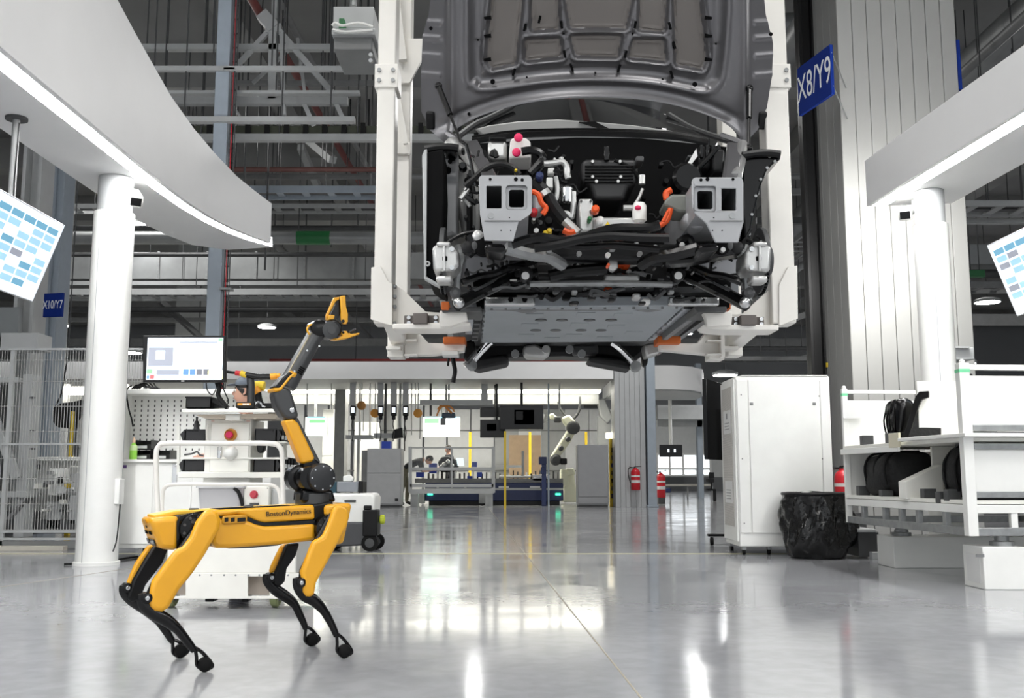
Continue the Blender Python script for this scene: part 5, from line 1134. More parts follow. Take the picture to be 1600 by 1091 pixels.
# yellow cordless drivers
q = P(390, 636, 6.7)
t = thing('angle_driver', 'black and orange cordless angle driver standing on the cart table', 'power tool', q)
MB().ptube([(349, 580), (360, 582), (372, 583)], .01, 10, 6.68).build('spindle', blk, t); MB().ptube([(368, 583), (376, 584)], .017, 12, 6.68).build('red_collar', red, t); MB().ptube([(376, 583), (386, 587)], .02, 12, 6.68).build('yellow_collar', yelp, t)
MB().ptube([(384, 586), (402, 589), (414, 589), (426, 589)], .02, 12, 6.68).build('motor_body', satin, t); MB().ptube([(423, 589), (432, 588)], .022, 12, 6.68).build('orange_nose', M('tool_orange', (240, 160, 30), .4, var=.03), t); MB().ptube([(430, 588), (438, 587)], .016, 12, 6.68).build('nose_tip', bpy.data.materials['tool_orange'], t)
MB().ptube([(391, 588), (392, 602), (392, 618), (392, 632)], .026, 12, 6.7).build('grip', gun, t); bt_ = MB().pbox(368, 628, 398, 638, 6.64, .1).build('battery', blk, t, bevel=.008)
MB().pbox(371, 630, 392, 633.5, 6.636, .005).build('battery_stripe', bpy.data.materials['amber_plastic'], bt_); 
for k in range(2): MB().pbox(379 + k * 6, 630.6, 384 + k * 6, 632.8, 6.634, .004).build('battery_mark', whink, bt_)
MB().pbox(372, 601, 386, 606, 6.66, .03).build('trigger_guard', blk, t, bevel=.008)
t = thing('impact_driver', 'yellow cordless impact driver standing behind the black one', 'power tool', P(405, 636, 6.9))
MB().ptube([(396, 604), (404, 603), (413, 604)], .034, 14, 6.9).build('motor_body', yelp, t); MB().ptube([(399, 606), (404, 614)], .028, 12, 6.88).build('gear_case', bpy.data.materials['amber_plastic'], t); MB().ptube([(402, 610), (404, 624), (408, 635)], .026, 12, 6.9).build('grip', blk, t)
MB().pbox(398, 630, 428, 638, 6.86, .09).build('battery', blk, t, bevel=.008)
solo('wire_holder', MB().ptube([(398, 632), (402, 628), (408, 630), (410, 636)], .005, 6, 6.66).ptube([(406, 628), (408, 632), (414, 636)], .005, 6, 6.66), chrome, 'bent chrome wire holder beside the drivers on the cart', 'holder')
solo('clear_cup', MB().lathe([(.03, 0), (.036, .12), (.03, .13)], P(425, 637, 6.95), 18), white, 'small white cup standing beside the drivers on the cart', 'cup')
# ================================================================ PEOPLE
def person(label, base, J, segs, hair=None, cap=None, rz=0, headc=None, face=None, hscale=1.0):
    """one continuous skinned body; J: joints (name -> (x,y,z,r)); segs: (a, b, material index)"""
    t = thing('person', label, 'person', base, rz, local=True)
    names = list(J); me = bpy.data.meshes.new('body'); me.from_pydata([J[k][:3] for k in names], [(names.index(a), names.index(b)) for a, b, _ in segs], [])
    o = bpy.data.objects.new('body', me); COL.objects.link(o)
    md = o.modifiers.new('skin', 'SKIN'); md.use_smooth_shade = True
    for i, k in enumerate(names):
        r = J[k][3]; r = r if isinstance(r, tuple) else (r, r); me.skin_vertices[0].data[i].radius = r
    me.skin_vertices[0].data[names.index('pelvis')].use_root = True
    sb = o.modifiers.new('sub', 'SUBSURF'); sb.levels = 2; sb.render_levels = 2
    dg = bpy.context.evaluated_depsgraph_get(); dg.update(); m2 = bpy.data.meshes.new_from_object(o.evaluated_get(dg))
    o.modifiers.clear(); o.data = m2
    for m in PM: m2.materials.append(m)
    S = [(Vector(J[a][:3]), Vector(J[b][:3]), i) for a, b, i in segs]
    for p in m2.polygons:
        best = (9, 0)
        for a, b, i in S:
            u = (p.center - a).dot(b - a) / max(1e-6, (b - a).length_squared); u = min(1, max(0, u)); dd = (p.center - (a + (b - a) * u)).length
            if dd < best[0]: best = (dd, i)
        p.material_index = best[1]; p.use_smooth = True
    o.parent = t; WM[o.name] = WM[t.name]; LOC[o.name] = True
    return t
PM = [M('shirt_white', (214, 216, 218), .8, var=.05), M('trousers_dark', (52, 54, 60), .8, var=.08), skin, M('shirt_black', (34, 36, 42), .8, var=.1), M('trousers_khaki', (104, 100, 84), .8, var=.08), M('shoe_black', (20, 20, 20), .6, var=.1)]
hairm = M('dark_hair', (30, 26, 24), .6, var=.15, scale=40)
def standing(shirt, trou, lean=0, h=1.0):
    J = {'pelvis': (0, 0, .95, (.15, .12)), 'waist': (lean * .3, 0, 1.1, (.14, .11)), 'chest': (lean, 0, 1.32, (.17, .12)), 'neckb': (lean * 1.3, 0, 1.46, (.08, .075)), 'neck': (lean * 1.4, 0, 1.53, .055)}
    sg = [('pelvis', 'waist', shirt), ('waist', 'chest', shirt), ('chest', 'neckb', shirt), ('neckb', 'neck', 2)]
    for s, n in ((1, 'l'), (-1, 'r')):
        J.update({'hip' + n: (0, s * .1, .88, .105), 'knee' + n: (.02, s * .11, .5, .065), 'ankle' + n: (-.02, s * .11, .1, .045), 'toe' + n: (.16, s * .12, .04, .04)})
        J.update({'sh' + n: (lean * 1.1, s * .19, 1.4, .07), 'el' + n: (lean + .05, s * .24, 1.14, .048), 'wr' + n: (lean + .25, s * .2, 1.05, .032), 'pm' + n: (lean + .32, s * .19, 1.05, .035)})
        sg += [('pelvis', 'hip' + n, trou), ('hip' + n, 'knee' + n, trou), ('knee' + n, 'ankle' + n, trou), ('ankle' + n, 'toe' + n, 5), ('chest', 'sh' + n, shirt), ('sh' + n, 'el' + n, shirt), ('el' + n, 'wr' + n, 2), ('wr' + n, 'pm' + n, 2)]
        for k in range(4):
            J['f%d' % k + n] = (lean + .36, s * (.16 + .02 * k), 1.05, .011); J['g%d' % k + n] = (lean + .40 - .006 * abs(k - 1.5), s * (.16 + .02 * k), 1.03, .009)
            sg += [('pm' + n, 'f%d' % k + n, 2), ('f%d' % k + n, 'g%d' % k + n, 2)]
        J['th' + n] = (lean + .34, s * .145, 1.07, .011); sg.append(('wr' + n, 'th' + n, 2))
    return J, sg
def head(t, c, yaw, pitch=0, k=1.0, cap=None, hair=True):
    """head as one sculpted lathe-like surface with nose, brow, chin and ears; faces local +x before yaw"""
    c = Vector(c); R = Matrix.Rotation(yaw, 3, 'Z') @ Matrix.Rotation(pitch, 3, 'Y'); m = MB(); nu, nv = 36, 26; vs_ = []
    for i in range(nv + 1):
        th = math.pi * i / nv; z = math.cos(th)
        for j in range(nu):
            ph = 2 * math.pi * j / nu; cxp, cyp = math.cos(ph), math.sin(ph); r = math.sin(th)
            x = .098 * r * cxp; y = .074 * r * cyp; zz = .122 * z
            f = max(0, cxp)
            if z < 0: x += .016 * f * min(1, -z * 1.6); y *= 1 + .28 * z * (.5 + .5 * f); x *= 1 - .12 * max(0, -z) * (1 - f)
            fr = math.exp(-(cyp / .3) ** 2) if cxp > 0 else 0
            x += fr * (.026 * math.exp(-((z + .2) / .13) ** 2) + .012 * math.exp(-((z + .02) / .16) ** 2) * math.exp(-(cyp / .16) ** 2) + .009 * math.exp(-((z + .53) / .09) ** 2) + .014 * math.exp(-((z + .86) / .12) ** 2) + .008 * math.exp(-((z - .2) / .1) ** 2)) * (1 if abs(cyp) < .5 else 0)
            ex = math.exp(-((abs(cyp) - .42) / .14) ** 2) * math.exp(-((z - .04) / .1) ** 2) * (1 if cxp > 0 else 0); x -= .012 * ex
            vs_.append(c + R @ (Vector((x, y, zz)) * k))
    fs = [(i * nu + j, i * nu + (j + 1) % nu, (i + 1) * nu + (j + 1) % nu, (i + 1) * nu + j) for i in range(nv) for j in range(nu)]
    m.add(vs_, fs); hd = m.build('head', skin, t, ang=180)
    def loc(x, y, z): return c + R @ (Vector((x, y, z)) * k)
    for s in (1, -1):
        MB().ball(loc(.083, s * .032, .004), .0125 * k, 12, 8).build('eye', white, hd); MB().ball(loc(.0935, s * .033, .004), .006 * k, 8, 6).build('iris', hairm, hd)
        MB().tube(smooth([loc(.092, s * .016, .024), loc(.088, s * .034, .028), loc(.074, s * .05, .022)]), .004 * k, 6).build('eyebrow', hairm, hd)
        MB().tube(smooth([loc(.0, s * .074, .02), loc(-.02, s * .086, .018), loc(-.022, s * .086, -.02), loc(-.004, s * .076, -.034)]), .008 * k, 8).build('ear', skin, hd)
    MB().tube(smooth([loc(.103, -.02, -.062), loc(.111, 0, -.061), loc(.103, .02, -.062)]), .005 * k, 6).build('mouth', M('lip', (176, 110, 100), .5, var=.03) if 'lip' not in bpy.data.materials else bpy.data.materials['lip'], hd)
    if hair:
        m = MB(); vs_ = []; nu, nv = 28, 12
        for i in range(nv + 1):
            th = math.pi * .62 * i / nv
            for j in range(nu):
                ph = 2 * math.pi * j / nu; front = max(0, math.cos(ph)); thh = th * (1 - .42 * front); vs_.append(loc(.106 * math.sin(thh) * math.cos(ph) - .006, .082 * math.sin(thh) * math.sin(ph), .13 * math.cos(thh)))
        m.add(vs_, [(i * nu + j, i * nu + (j + 1) % nu, (i + 1) * nu + (j + 1) % nu, (i + 1) * nu + j) for i in range(nv) for j in range(nu)]); m.build('hair', hairm, hd, ang=180)
    if cap:
        m = MB(); vs_ = []; nu, nv = 28, 10
        for i in range(nv + 1):
            th = math.pi * .5 * i / nv
            for j in range(nu):
                ph = 2 * math.pi * j / nu; vs_.append(loc(.108 * math.sin(th) * math.cos(ph) - .004, .084 * math.sin(th) * math.sin(ph), .045 + .09 * math.cos(th)))
        m.add(vs_, [(i * nu + j, i * nu + (j + 1) % nu, (i + 1) * nu + (j + 1) % nu, (i + 1) * nu + j) for i in range(nv) for j in range(nu)]); cp = m.build('cap', cap, hd, ang=180)
        MB().prism([loc(.09, -.075, .052), loc(.15, -.055, .046), loc(.18, 0, .044), loc(.15, .055, .046), loc(.09, .075, .052)], (0, 0, .008)).build('cap_visor', cap, cp, bevel=.003)
    return hd
capm = M('slate_cap', (84, 92, 102), .7, var=.05)
WY_ = 8.9
q = P(385, 611, WY_); J, sg = standing(0, 1); J = {k: (v[0], v[1], v[2] * .925, v[3]) for k, v in J.items()}
t = person('person in a slate cap looking sideways behind the tool cart', (q.x, WY_, 0), J, sg, rz=math.pi * .97)
J_z = q.z; head(t, (0, 0, J_z), .0, 0, 1.04, cap=capm)
# ================================================================ RIGHT SIDE: CABINET, BIN, RACK
RY = 10.4; zt = P(1220, 588, RY).z; x0, x1 = X_(1149, RY), X_(1296, RY)
sc_ = thing('server_cabinet', 'white wheeled equipment cabinet with a perforated door, beside the bin-lined drum', 'cabinet', ((x0 + x1) / 2, RY + .33, 0))
cz = .085
MB().box(x0, x1, RY, RY + .68, cz, zt).build('carcass', white, sc_, bevel=.012)
MB().box(x0 + .06, x1 - .02, RY - .006, RY + .6, zt, zt + .012).build('top_cap', white, sc_, bevel=.004)
for xa, xb, nm in ((X_(1150, RY) + .005, X_(1167, RY), 'corner_panel'), (X_(1168.5, RY), X_(1279, RY), 'side_panel'), (X_(1280.5, RY), X_(1295, RY), 'corner_panel')):
    p_ = MB().box(xa, xb, RY - .012, RY, cz + .14, zt - .04).build(nm, white, sc_, bevel=.004)
    if nm == 'side_panel':
        for x in (1172, 1270): MB().pbox(x, 629, x + 5, 633, RY - .02, .012).build('latch', midg, p_, bevel=.003)
for x, y in ((1158, 617), (1280, 619), (1160, 717), (1285, 717), (1163, 818)): q = P(x, y, RY - .014); MB().cyl(q, q + Vector((0, .004, 0)), .008, n=10).build('screw', midg, sc_)
dm = bpy.data.materials.new('perforated_door'); dm.use_nodes = True; nt = dm.node_tree; b = nt.nodes['Principled BSDF']
tc = nt.nodes.new('ShaderNodeTexCoord'); vo = nt.nodes.new('ShaderNodeTexVoronoi'); vo.inputs['Scale'].default_value = 90; vo.inputs['Randomness'].default_value = 0; rp = nt.nodes.new('ShaderNodeValToRGB')
rp.color_ramp.elements[0].position = .36; rp.color_ramp.elements[0].color = col(110, 108, 104); rp.color_ramp.elements[1].position = .42; rp.color_ramp.elements[1].color = col(206, 202, 196)
nt.links.new(tc.outputs['Object'], vo.inputs['Vector']); nt.links.new(vo.outputs['Distance'], rp.inputs[0]); nt.links.new(rp.outputs[0], b.inputs['Base Color'])
dr = MB().box(x0 - .02, x0, RY + .02, RY + .66, cz + .05, zt - .03).build('door_frame', white, sc_, bevel=.004)
MB().box(x0 - .026, x0 - .018, RY + .12, RY + .58, cz + .2, zt - .1).build('perforated_panel', dm, dr)
for (z0_, z1_, lines) in ((P(1135, 678, RY + .3).z, P(1135, 642, RY + .3).z, 3), (P(1135, 786, RY + .3).z, P(1135, 752, RY + .3).z, 4)):
    pp = MB().box(x0 - .03, x0 - .026, RY + .16, RY + .5, z0_, z1_).build('notice_sheet', paper, dr)
    m = MB()
    for i in range(lines): zz = z0_ + (z1_ - z0_) * (.18 + .13 * i); m.box(x0 - .0306, x0 - .03, RY + .22, RY + .44, zz, zz + .008)
    if lines == 3: m.box(x0 - .0306, x0 - .03, RY + .3, RY + .36, z1_ - .09, z1_ - .03)
    m.build('print', midg, pp)
for x, y in ((x0 + .05, RY + .05), (x1 - .05, RY + .05), (x0 + .05, RY + .62), (x1 - .05, RY + .62), (x0 + .32, RY + .1)):
    w_ = MB().lathe([(.02, -.014), (.034, -.012), (.034, .012), (.02, .014)], (x, y, .034), 18, 'x').build('caster', rubber, sc_); MB().box(x - .02, x + .02, y - .03, y + .03, .05, cz).build('caster_fork', galv, w_, bevel=.003)
# display trolley
DY = 11.35
tv = thing('display_trolley', 'large black display on a wheeled stand, seen nearly edge-on behind the white cabinet', 'display', (X_(1118, DY), DY, 0))
a, b = P(1096, 592, DY - .15), P(1124, 716, DY + .4)
c0, c1 = P(1097, 592, DY - .1), P(1125, 592, DY + .55); dz = P(1110, 592, DY).z - P(1110, 717, DY).z
dv = Vector((c1.x - c0.x, c1.y - c0.y, 0)); nn = Vector((dv.y, -dv.x, 0)).normalized() * .05
zt2 = c0.z
MB().prism([Vector((c0.x, c0.y, zt2)), Vector((c0.x, c0.y, zt2 - dz)), Vector((c0.x, c0.y, zt2 - dz)) + dv, Vector((c0.x, c0.y, zt2)) + dv], nn).build('screen_panel', satin, tv, bevel=.006)
bk = MB(); e = Vector((c0.x, c0.y, zt2)) + dv * .35; bk.prism([e + Vector((0, 0, -.25)), e + Vector((0, 0, -.75)), e + dv * .5 + Vector((0, 0, -.75)), e + dv * .5 + Vector((0, 0, -.25))], -nn * .9); bk.build('rear_housing', blk, tv, bevel=.006)
e = Vector((c0.x, c0.y, 0)) + dv * .9 + Vector((.12, 0, 0))
MB().box(e.x - .03, e.x + .05, e.y, e.y + .08, .08, zt2 - .3).build('stand_post', blk, tv)
q = G(1108, 852)
MB().box(X_(1100, q.y), X_(1140, q.y), q.y - .03, q.y + .04, .1, .13).box(e.x - .03, e.x + .05, q.y - .02, e.y + .3, .09, .12).build('stand_foot', blk, tv, bevel=.006)
for x in (X_(1106, q.y), X_(1136, q.y)): MB().lathe([(.02, -.02), (.045, -.016), (.045, .016), (.02, .02)], (x, q.y, .045), 18, 'x').build('caster', rubber, tv)
MB().box(e.x + .0, e.x + .012, c0.y + .05, c0.y + .14, 1.45, 1.5)
# extinguisher by the cabinet
def extinguisher(label, x, y, z, r_, h_, hang=False):
    t = thing('fire_extinguisher', label, 'extinguisher', (x, y, z))
    MB().lathe([(r_ * .9, 0), (r_, .015), (r_, h_ * .76), (r_ * .8, h_ * .84), (r_ * .4, h_ * .89), (r_ * .4, h_ * .93)], (x, y, z), 28).build('cylinder', red, t, ang=50)
    MB().lathe([(r_ * 1.004, h_ * .3), (r_ * 1.004, h_ * .42)], (x, y, z), 28).lathe([(r_ * 1.004, h_ * .55), (r_ * 1.004, h_ * .62)], (x, y, z), 28).build('label_band', paper, t)
    MB().bar((x, y, z + h_ * .92), (x - r_ * .3, y, z + h_ * .98), .03).bar((x - r_ * .2, y, z + h_ * .97), (x + r_ * 1.3, y, z + h_), .02).bar((x, y, z + h_ * .93), (x - r_ * 1.4, y, z + h_ * .97), .018).build('valve_lever', blk, t, bevel=.003)
    MB().tube(smooth([(x - r_ * .3, y, z + h_ * .94), (x - r_ * 1.5, y - .01, z + h_ * .9), (x - r_ * 1.5, y, z + h_ * .6), (x - r_ * 1.15, y, z + h_ * .3)]), .012, 8).build('hose', blk, t)
    if hang: MB().box(x - .06, x + .06, y + r_, y + r_ + .03, z + h_ * .6, z + h_ * .9).box(x - .07, x + .1, y + r_ * .9, y + r_ + .03, z + h_ * .1, z + h_ * .16).build('wall_bracket', dkg, t)
    return t
q = P(1309, 774, 10.6); extinguisher('red extinguisher standing between the white cabinet and the shelf rack', X_(1310, 10.7), 10.7, .42, .085, .5)
MB().box(X_(1310, 10.7) - .12, X_(1310, 10.7) + .2, 10.6, 10.85, 0, .42).build('stand', dkg, None, label='dark stand under the extinguisher behind the drum', cat='stand')
q = P(993, 765, 26.4); extinguisher('red extinguisher hung on the far clad column', q.x, 26.36, P(993, 766, 26.4).z, .12, .62, True)
q = P(1033, 765, 30); extinguisher('red extinguisher just past the edge of the steel post', q.x, 30, .18, .13, .8); MB().box(q.x - .1, q.x + .1, 29.9, 30.1, 0, .18).build('stand', dkg, [o for o in COL.objects if o.name.startswith('fire_extinguisher')][-1])
# lined waste drum
q = G(1285, 874); wx, wy = q.x, q.y + .18
dt_ = thing('waste_drum', 'waste drum draped in a crumpled shiny black bin liner', 'bin', (wx, wy, 0))
MB().lathe([(.25, 0.005), (.28, .3), (.3, .6), (.29, .6), (.25, .05)], (wx, wy, 0), 36).build('drum', blk, dt_)
lm = MB(); nu, nv = 90, 34; vs_ = []; r2 = random.Random(11); ph_ = [r2.uniform(0, 6.28) for _ in range(12)]
for i in range(nv + 1):
    f = i / nv
    for j in range(nu):
        a = 2 * math.pi * j / nu
        rr = .315 - .005 * f; z = .625 * (1 - f) + .015
        if f > .75: rr -= .05 * ((f - .75) / .25) ** 1.5
        wv = sum(math.sin(a * (3 + 2 * k) + ph_[k] + f * (2.5 - k) * 3) * (.011 / (1 + .35 * k)) for k in range(7)) + .012 * math.sin(a * 17 + f * 9 + ph_[8]) * math.sin(f * 13 + a * 5 + ph_[9])
        fold = .02 * max(0, math.sin(a * 6 + 4 * f + ph_[3])) ** 4 * math.sin(math.pi * f)
        rr += (wv + fold) * min(1, f * 6 + .1) * (1.2 if f > .1 else .6)
        if i == 0: rr = .3
        vs_.append((wx + rr * math.cos(a), wy + rr * math.sin(a), max(.004, z + .012 * math.sin(a * 3 + ph_[5]) * (1 - f))))
lm.add(vs_, [(i * nu + j, i * nu + (j + 1) % nu, (i + 1) * nu + (j + 1) % nu, (i + 1) * nu + j) for i in range(nv) for j in range(nu)]); lm.build('liner', bag, dt_, ang=50)
MB().tube([(wx + .315 * math.cos(i * math.pi / 18), wy + .315 * math.sin(i * math.pi / 18), .63) for i in range(37)], .016, 8).build('rim', blk, dt_)
lob = MB(); lob.ball((wx + .3, wy - .03, .3), (.12, .16, .2), 20, 14); lob.build('liner_bulge', bag, dt_)

# shelf rack
NY, FYk = 7.3, 9.45
nx, fx = 3.29, 3.13
wid = 1.7
rk = thing('shelf_rack', 'white framed parts rack with open shelves at its side and white end panels', 'rack', (3.9, 8.4, .37))
zb, zt = .374, 1.63
def rp(u, v): return Vector((nx + (fx - nx) * u + v, NY + (FYk - NY) * u + v * .075, 0))   # u along the open side, v across
def rbar(u0, v0, u1, v1, z, w_, h_, nm='rail', m=white): 
    return MB().bar(rp(u0, v0) + Vector((0, 0, z)), rp(u1, v1) + Vector((0, 0, z)), w_, h_).build(nm, m, rk, bevel=.004)
for u, v, w_ in ((0, .03, .075), (1, .03, .05), (0, wid, .07), (1, wid, .05)):
    q = rp(u, v); pw = w_ / 2
    po = MB().box(q.x - pw, q.x + pw, q.y - pw, q.y + pw, zb, zt).build('post', white, rk, bevel=.004)
    MB().box(q.x - pw - .002, q.x + pw + .002, q.y - pw - .002, q.y + pw + .002, zt - .07, zt - .045).build('green_band', M('mint_tape', (120, 214, 160), .5, var=.03) if 'mint_tape' not in bpy.data.materials else bpy.data.materials['mint_tape'], po)
    MB().lathe([(.02, 0), (.02, .02), (.008, .03)], (q.x, q.y, zt), 12).build('post_cap', white, po)
for z, w_, h_, m in ((zb + .03, .05, .06, galv), (.566, .05, .06, white)):
    rbar(0, .03, 1, .03, z, w_, h_, m=m); rbar(0, .03, 0, wid, z, w_, h_, m=m); rbar(1, .03, 1, wid, z, w_, h_, m=m); rbar(0, wid, 1, wid, z, w_, h_, m=m)
for u in (.16, .36, .5, .64, .84): q = rp(u, .03); MB().box(q.x - .02, q.x + .02, q.y - .03, q.y + .03, zb, .566).build('stile', galv, rk, bevel=.003)
for v in (.35, .8, 1.25): q = rp(0, v); MB().box(q.x - .025, q.x + .025, q.y - .02, q.y + .02, zb, .566).build('stile', white, rk, bevel=.003)
rbar(1, .03, 1, wid, zt - .03, .035, .035); rbar(0, .03, 0, wid, zt - .03, .04, .04); rbar(0, wid, 1, wid, zt - .03, .04, .04)
# shelves
for z, nm in ((1.055, 'shelf'), (.6, 'shelf')):
    m = MB(); m.prism([rp(0, .02) + Vector((0, 0, z)), rp(1, .0) + Vector((0, 0, z)), rp(1, wid) + Vector((0, 0, z)), rp(0, wid) + Vector((0, 0, z))], (0, 0, .03)); m.build(nm, whitew, rk, bevel=.004)
m = MB(); m.prism([rp(-.06, -.05) + Vector((0, 0, 1.085)), rp(.42, -.06) + Vector((0, 0, 1.085)), rp(.42, .5) + Vector((0, 0, 1.085)), rp(-.06, .5) + Vector((0, 0, 1.085))], (0, 0, .028)); m.build('shelf_extension', white, rk, bevel=.004)
rbar(.45, -.02, 1, -.02, 1.03, .02, .05, 'light_lip', white)
# back and end panels (white)
def panel(u0, v0, u1, v1, z0, z1, nm='panel', m=white, th=.012):
    a, b = rp(u0, v0), rp(u1, v1); n = (b - a).normalized().cross(Vector((0, 0, 1))) * th
    return MB().prism([a + Vector((0, 0, z0)), b + Vector((0, 0, z0)), b + Vector((0, 0, z1)), a + Vector((0, 0, z1))], n).build(nm, m, rk, bevel=.002)
panel(1, .05, 1, wid, 1.09, 1.52); panel(1, .05, 1, wid, .62, 1.03); panel(.0, .9, 1, .9, .62, 1.5, 'divider_panel')
panel(0.01, .07, 0.01, wid - .04, 1.13, 1.54, 'end_panel'); panel(0.01, .07, 0.01, wid - .04, .66, 1.0, 'end_panel')
for z in (1.155, 1.02, .67): rbar(-.004, .08, -.004, wid - .04, z, .012, .045, 'panel_trim', galv)
rbar(.03, .08, .03, wid - .04, 1.105, .02, .05, 'dark_gap', blk); rbar(.03, .08, .03, wid - .04, .62, .02, .05, 'dark_gap', blk)
panel(.5, .2, .5, .62, 1.1, 1.6, 'upright_board', whitew, .03); panel(.5, .3, .5, .5, .62, 1.05, 'upright_board', whitew, .03)
m = MB(); m.prism([rp(.47, -.02) + Vector((0, 0, .62)), rp(.47, .3) + Vector((0, 0, .62)), rp(.47, .3) + Vector((0, 0, .9)), rp(.47, -.02) + Vector((0, 0, .76))], rp(.24, 0) - rp(.3, 0)); m.build('sloped_cradle', whitew, rk, bevel=.004)
q = P(1332, 640, 9.35); MB().box(q.x - .08, q.x + .12, 9.38, 9.384, q.z - .08, q.z + .08).build('notice_sheet', paper, rk)
for u, v, z, m in ((.82, 0, 1.085, dkg), (.58, 0, 1.085, dkg), (.9, .02, .63, dkg), (.66, -.0, .6, dkg), (.33, .02, .62, dkg), (.2, 0, .6, dkg), (.14, 0, .62, dkg)):
    q = rp(u, v + .06); MB().box(q.x - .05, q.x + .05, q.y - .04, q.y + .04, z, z + .085).build('rubber_block', m, rk, bevel=.004)
q = rp(.47, -.03); MB().box(q.x - .01, q.x + .01, q.y - .1, q.y + .12, 1.04, 1.16).build('cream_stop_plate', M('cream_plate', (214, 208, 184), .5, var=.03), rk, bevel=.003)
# trim parts stored on the rack
def lump(name, label, c, r, cat, seed, mat=cloth, strap=None, rz=0):
    t = thing(name, label, cat, c, rz, local=True); rr = random.Random(seed); ph = [rr.uniform(0, 6.28) for _ in range(8)]
    m = MB(); nu, nv = 40, 24; vs_ = []
    for i in range(nv + 1):
        th = math.pi * i / nv
        for j in range(nu):
            p = 2 * math.pi * j / nu
            def sp(v, e=.6): return math.copysign(abs(v) ** e, v)
            x, y, z = sp(math.sin(th)) * sp(math.cos(p)), sp(math.sin(th)) * sp(math.sin(p)), sp(math.cos(th))
            k = 1 + .035 * math.sin(3 * p + ph[0] + 2 * th) + .03 * math.sin(5 * th + ph[1]) * math.cos(2 * p + ph[2]) + .018 * math.sin(9 * p + 4 * th + ph[3])
            vs_.append((x * r[0] * k, y * r[1] * k, max(0, r[2] + z * r[2] * k + .12 * r[2] * math.sin(2.2 * y + ph[4]))))
    m.add(vs_, [(i * nu + j, i * nu + (j + 1) % nu, (i + 1) * nu + (j + 1) % nu, (i + 1) * nu + j) for i in range(nv) for j in range(nu)]); m.build('body', mat, t, ang=180)
    return t
q = rp(.74, .25); t = lump('trim_bundle', 'bulky black moulded trim piece on the lower rack shelf, furthest from the white post', (q.x, q.y, .63), (.21, .4, .195), 'trim piece', 3)
for k in range(3): MB().tube(smooth([(-.2, -.28 + .24 * k, .1), (-.215, -.28 + .24 * k, .26), (-.13, -.27 + .24 * k, .37), (.1, -.26 + .24 * k, .385)]), .012, 6).build('seam_strap', blk, t)
q = rp(.17, .3); t = lump('trim_bundle', 'black trim piece with a loop handle on the lower rack shelf beside the white post', (q.x, q.y, .63), (.2, .27, .19), 'trim piece', 8)
MB().tube(smooth([(-.1, -.16, .34), (-.1, -.08, .42), (-.1, .06, .42), (-.1, .14, .34)]), .02, 8).build('loop_handle', blk, t)
for k in range(2): MB().tube(smooth([(-.2, -.12 + .2 * k, .06), (-.215, -.12 + .2 * k, .26), (-.14, -.1 + .2 * k, .37)]), .012, 6).build('seam_strap', blk, t)
q = rp(.62, .16); t = lump('trim_bundle', 'rounded glossy black trim piece leaning on the upper rack shelf', (q.x + .02, q.y, 1.085), (.1, .14, .2), 'trim piece', 5, satin)
for k in range(4): MB().tube(smooth([(-.09, -.1 + .06 * k, .05), (-.115, -.1 + .06 * k, .2), (-.07, -.08 + .05 * k, .36)]), .008, 6).build('rib', satin, t)
q = rp(.5, .2); t = thing('pillar_trim', 'tall black triangular pillar trim standing on the upper rack shelf', 'trim piece', (q.x, q.y, 1.085))
def pp_(lst): return [P(x, y, 8.4) for x, y in lst]
m = MB(); m.prism([P(x, y, 8.4 - (x - 1410) * .003) for x, y in ((1410, 685), (1414, 672), (1430, 620), (1436, 612), (1451, 611), (1451, 621), (1440, 625), (1436, 634), (1420, 685))], (.03, .05, 0)); m.build('frame', satin, t, bevel=.006)
m = MB(); m.prism([P(x, y, 8.36) for x, y in ((1418, 686), (1436, 630), (1436, 668), (1470, 669), (1470, 684))], (.02, .03, 0)); m.build('infill', cloth, t, bevel=.004)
q = rp(.1, .25); t = lump('trim_bundle', 'black trim piece with pale padding on the upper rack shelf beside the white post', (q.x, q.y, 1.113), (.11, .16, .11), 'trim piece', 9)
MB().tube(smooth([(-.08, .06, .18), (-.08, .09, .3), (-.08, -.02, .42), (-.08, -.1, .44)]), .014, 8).build('loop', blk, t); MB().ball((-.02, .02, .26), (.05, .09, .11), 16, 10).build('pale_pad', grey, t)
# lifting blocks under the rack
def block(label, x0_, x1_, y0_, y1_, h_, jx, jy, jz):
    t = thing('lifting_block', label, 'block', ((x0_ + x1_) / 2, (y0_ + y1_) / 2, 0))
    MB().box(x0_, x1_, y0_, y1_, 0, h_).build('block', white, t, bevel=.006)
    MB().lathe([(.085, 0), (.085, .03), (.06, .035), (.06, jz - h_ - .05), (.05, jz - h_ - .05), (.05, jz - h_)], (jx, jy, h_), 24).build('jack', galv, t)
    return t
q = G(1552, 922); b1 = block('square white block with a round jack under the near corner of the rack', X_(1520, q.y), X_(1586, q.y), q.y, q.y + .32, .3, X_(1550, q.y + .16), q.y + .16, .375)
MB().box(X_(1520, q.y) - .003, X_(1520, q.y), q.y + .05, q.y + .26, .04, .24).build('paper_label', paper, b1); 
MB().pbox(1525, 866, 1538, 871, q.y - .003, .003).build('label_mark', midg, b1)
q = G(1395, 888); block('long white block with a jack under the far end of the rack', X_(1384, q.y), X_(1384, q.y) + 1.9, q.y, q.y + .4, .27, X_(1397, q.y + .2), q.y + .2, .375)
q = G(1345, 875); t = thing('floor_box', 'dark steel floor box behind the bin-lined drum', 'box', (q.x, q.y, 0))
MB().box(X_(1336, q.y), X_(1368, q.y), q.y + .1, q.y + .5, .02, .26).build('box', dkg, t, bevel=.006); MB().box(X_(1334, q.y), X_(1362, q.y), q.y + .06, q.y + .5, .26, .29).build('lid', grey, t, bevel=.004)
MB().box(X_(1352, q.y), X_(1366, q.y), q.y + .02, q.y + .12, 0, .07).build('foot', grey, t, bevel=.004)

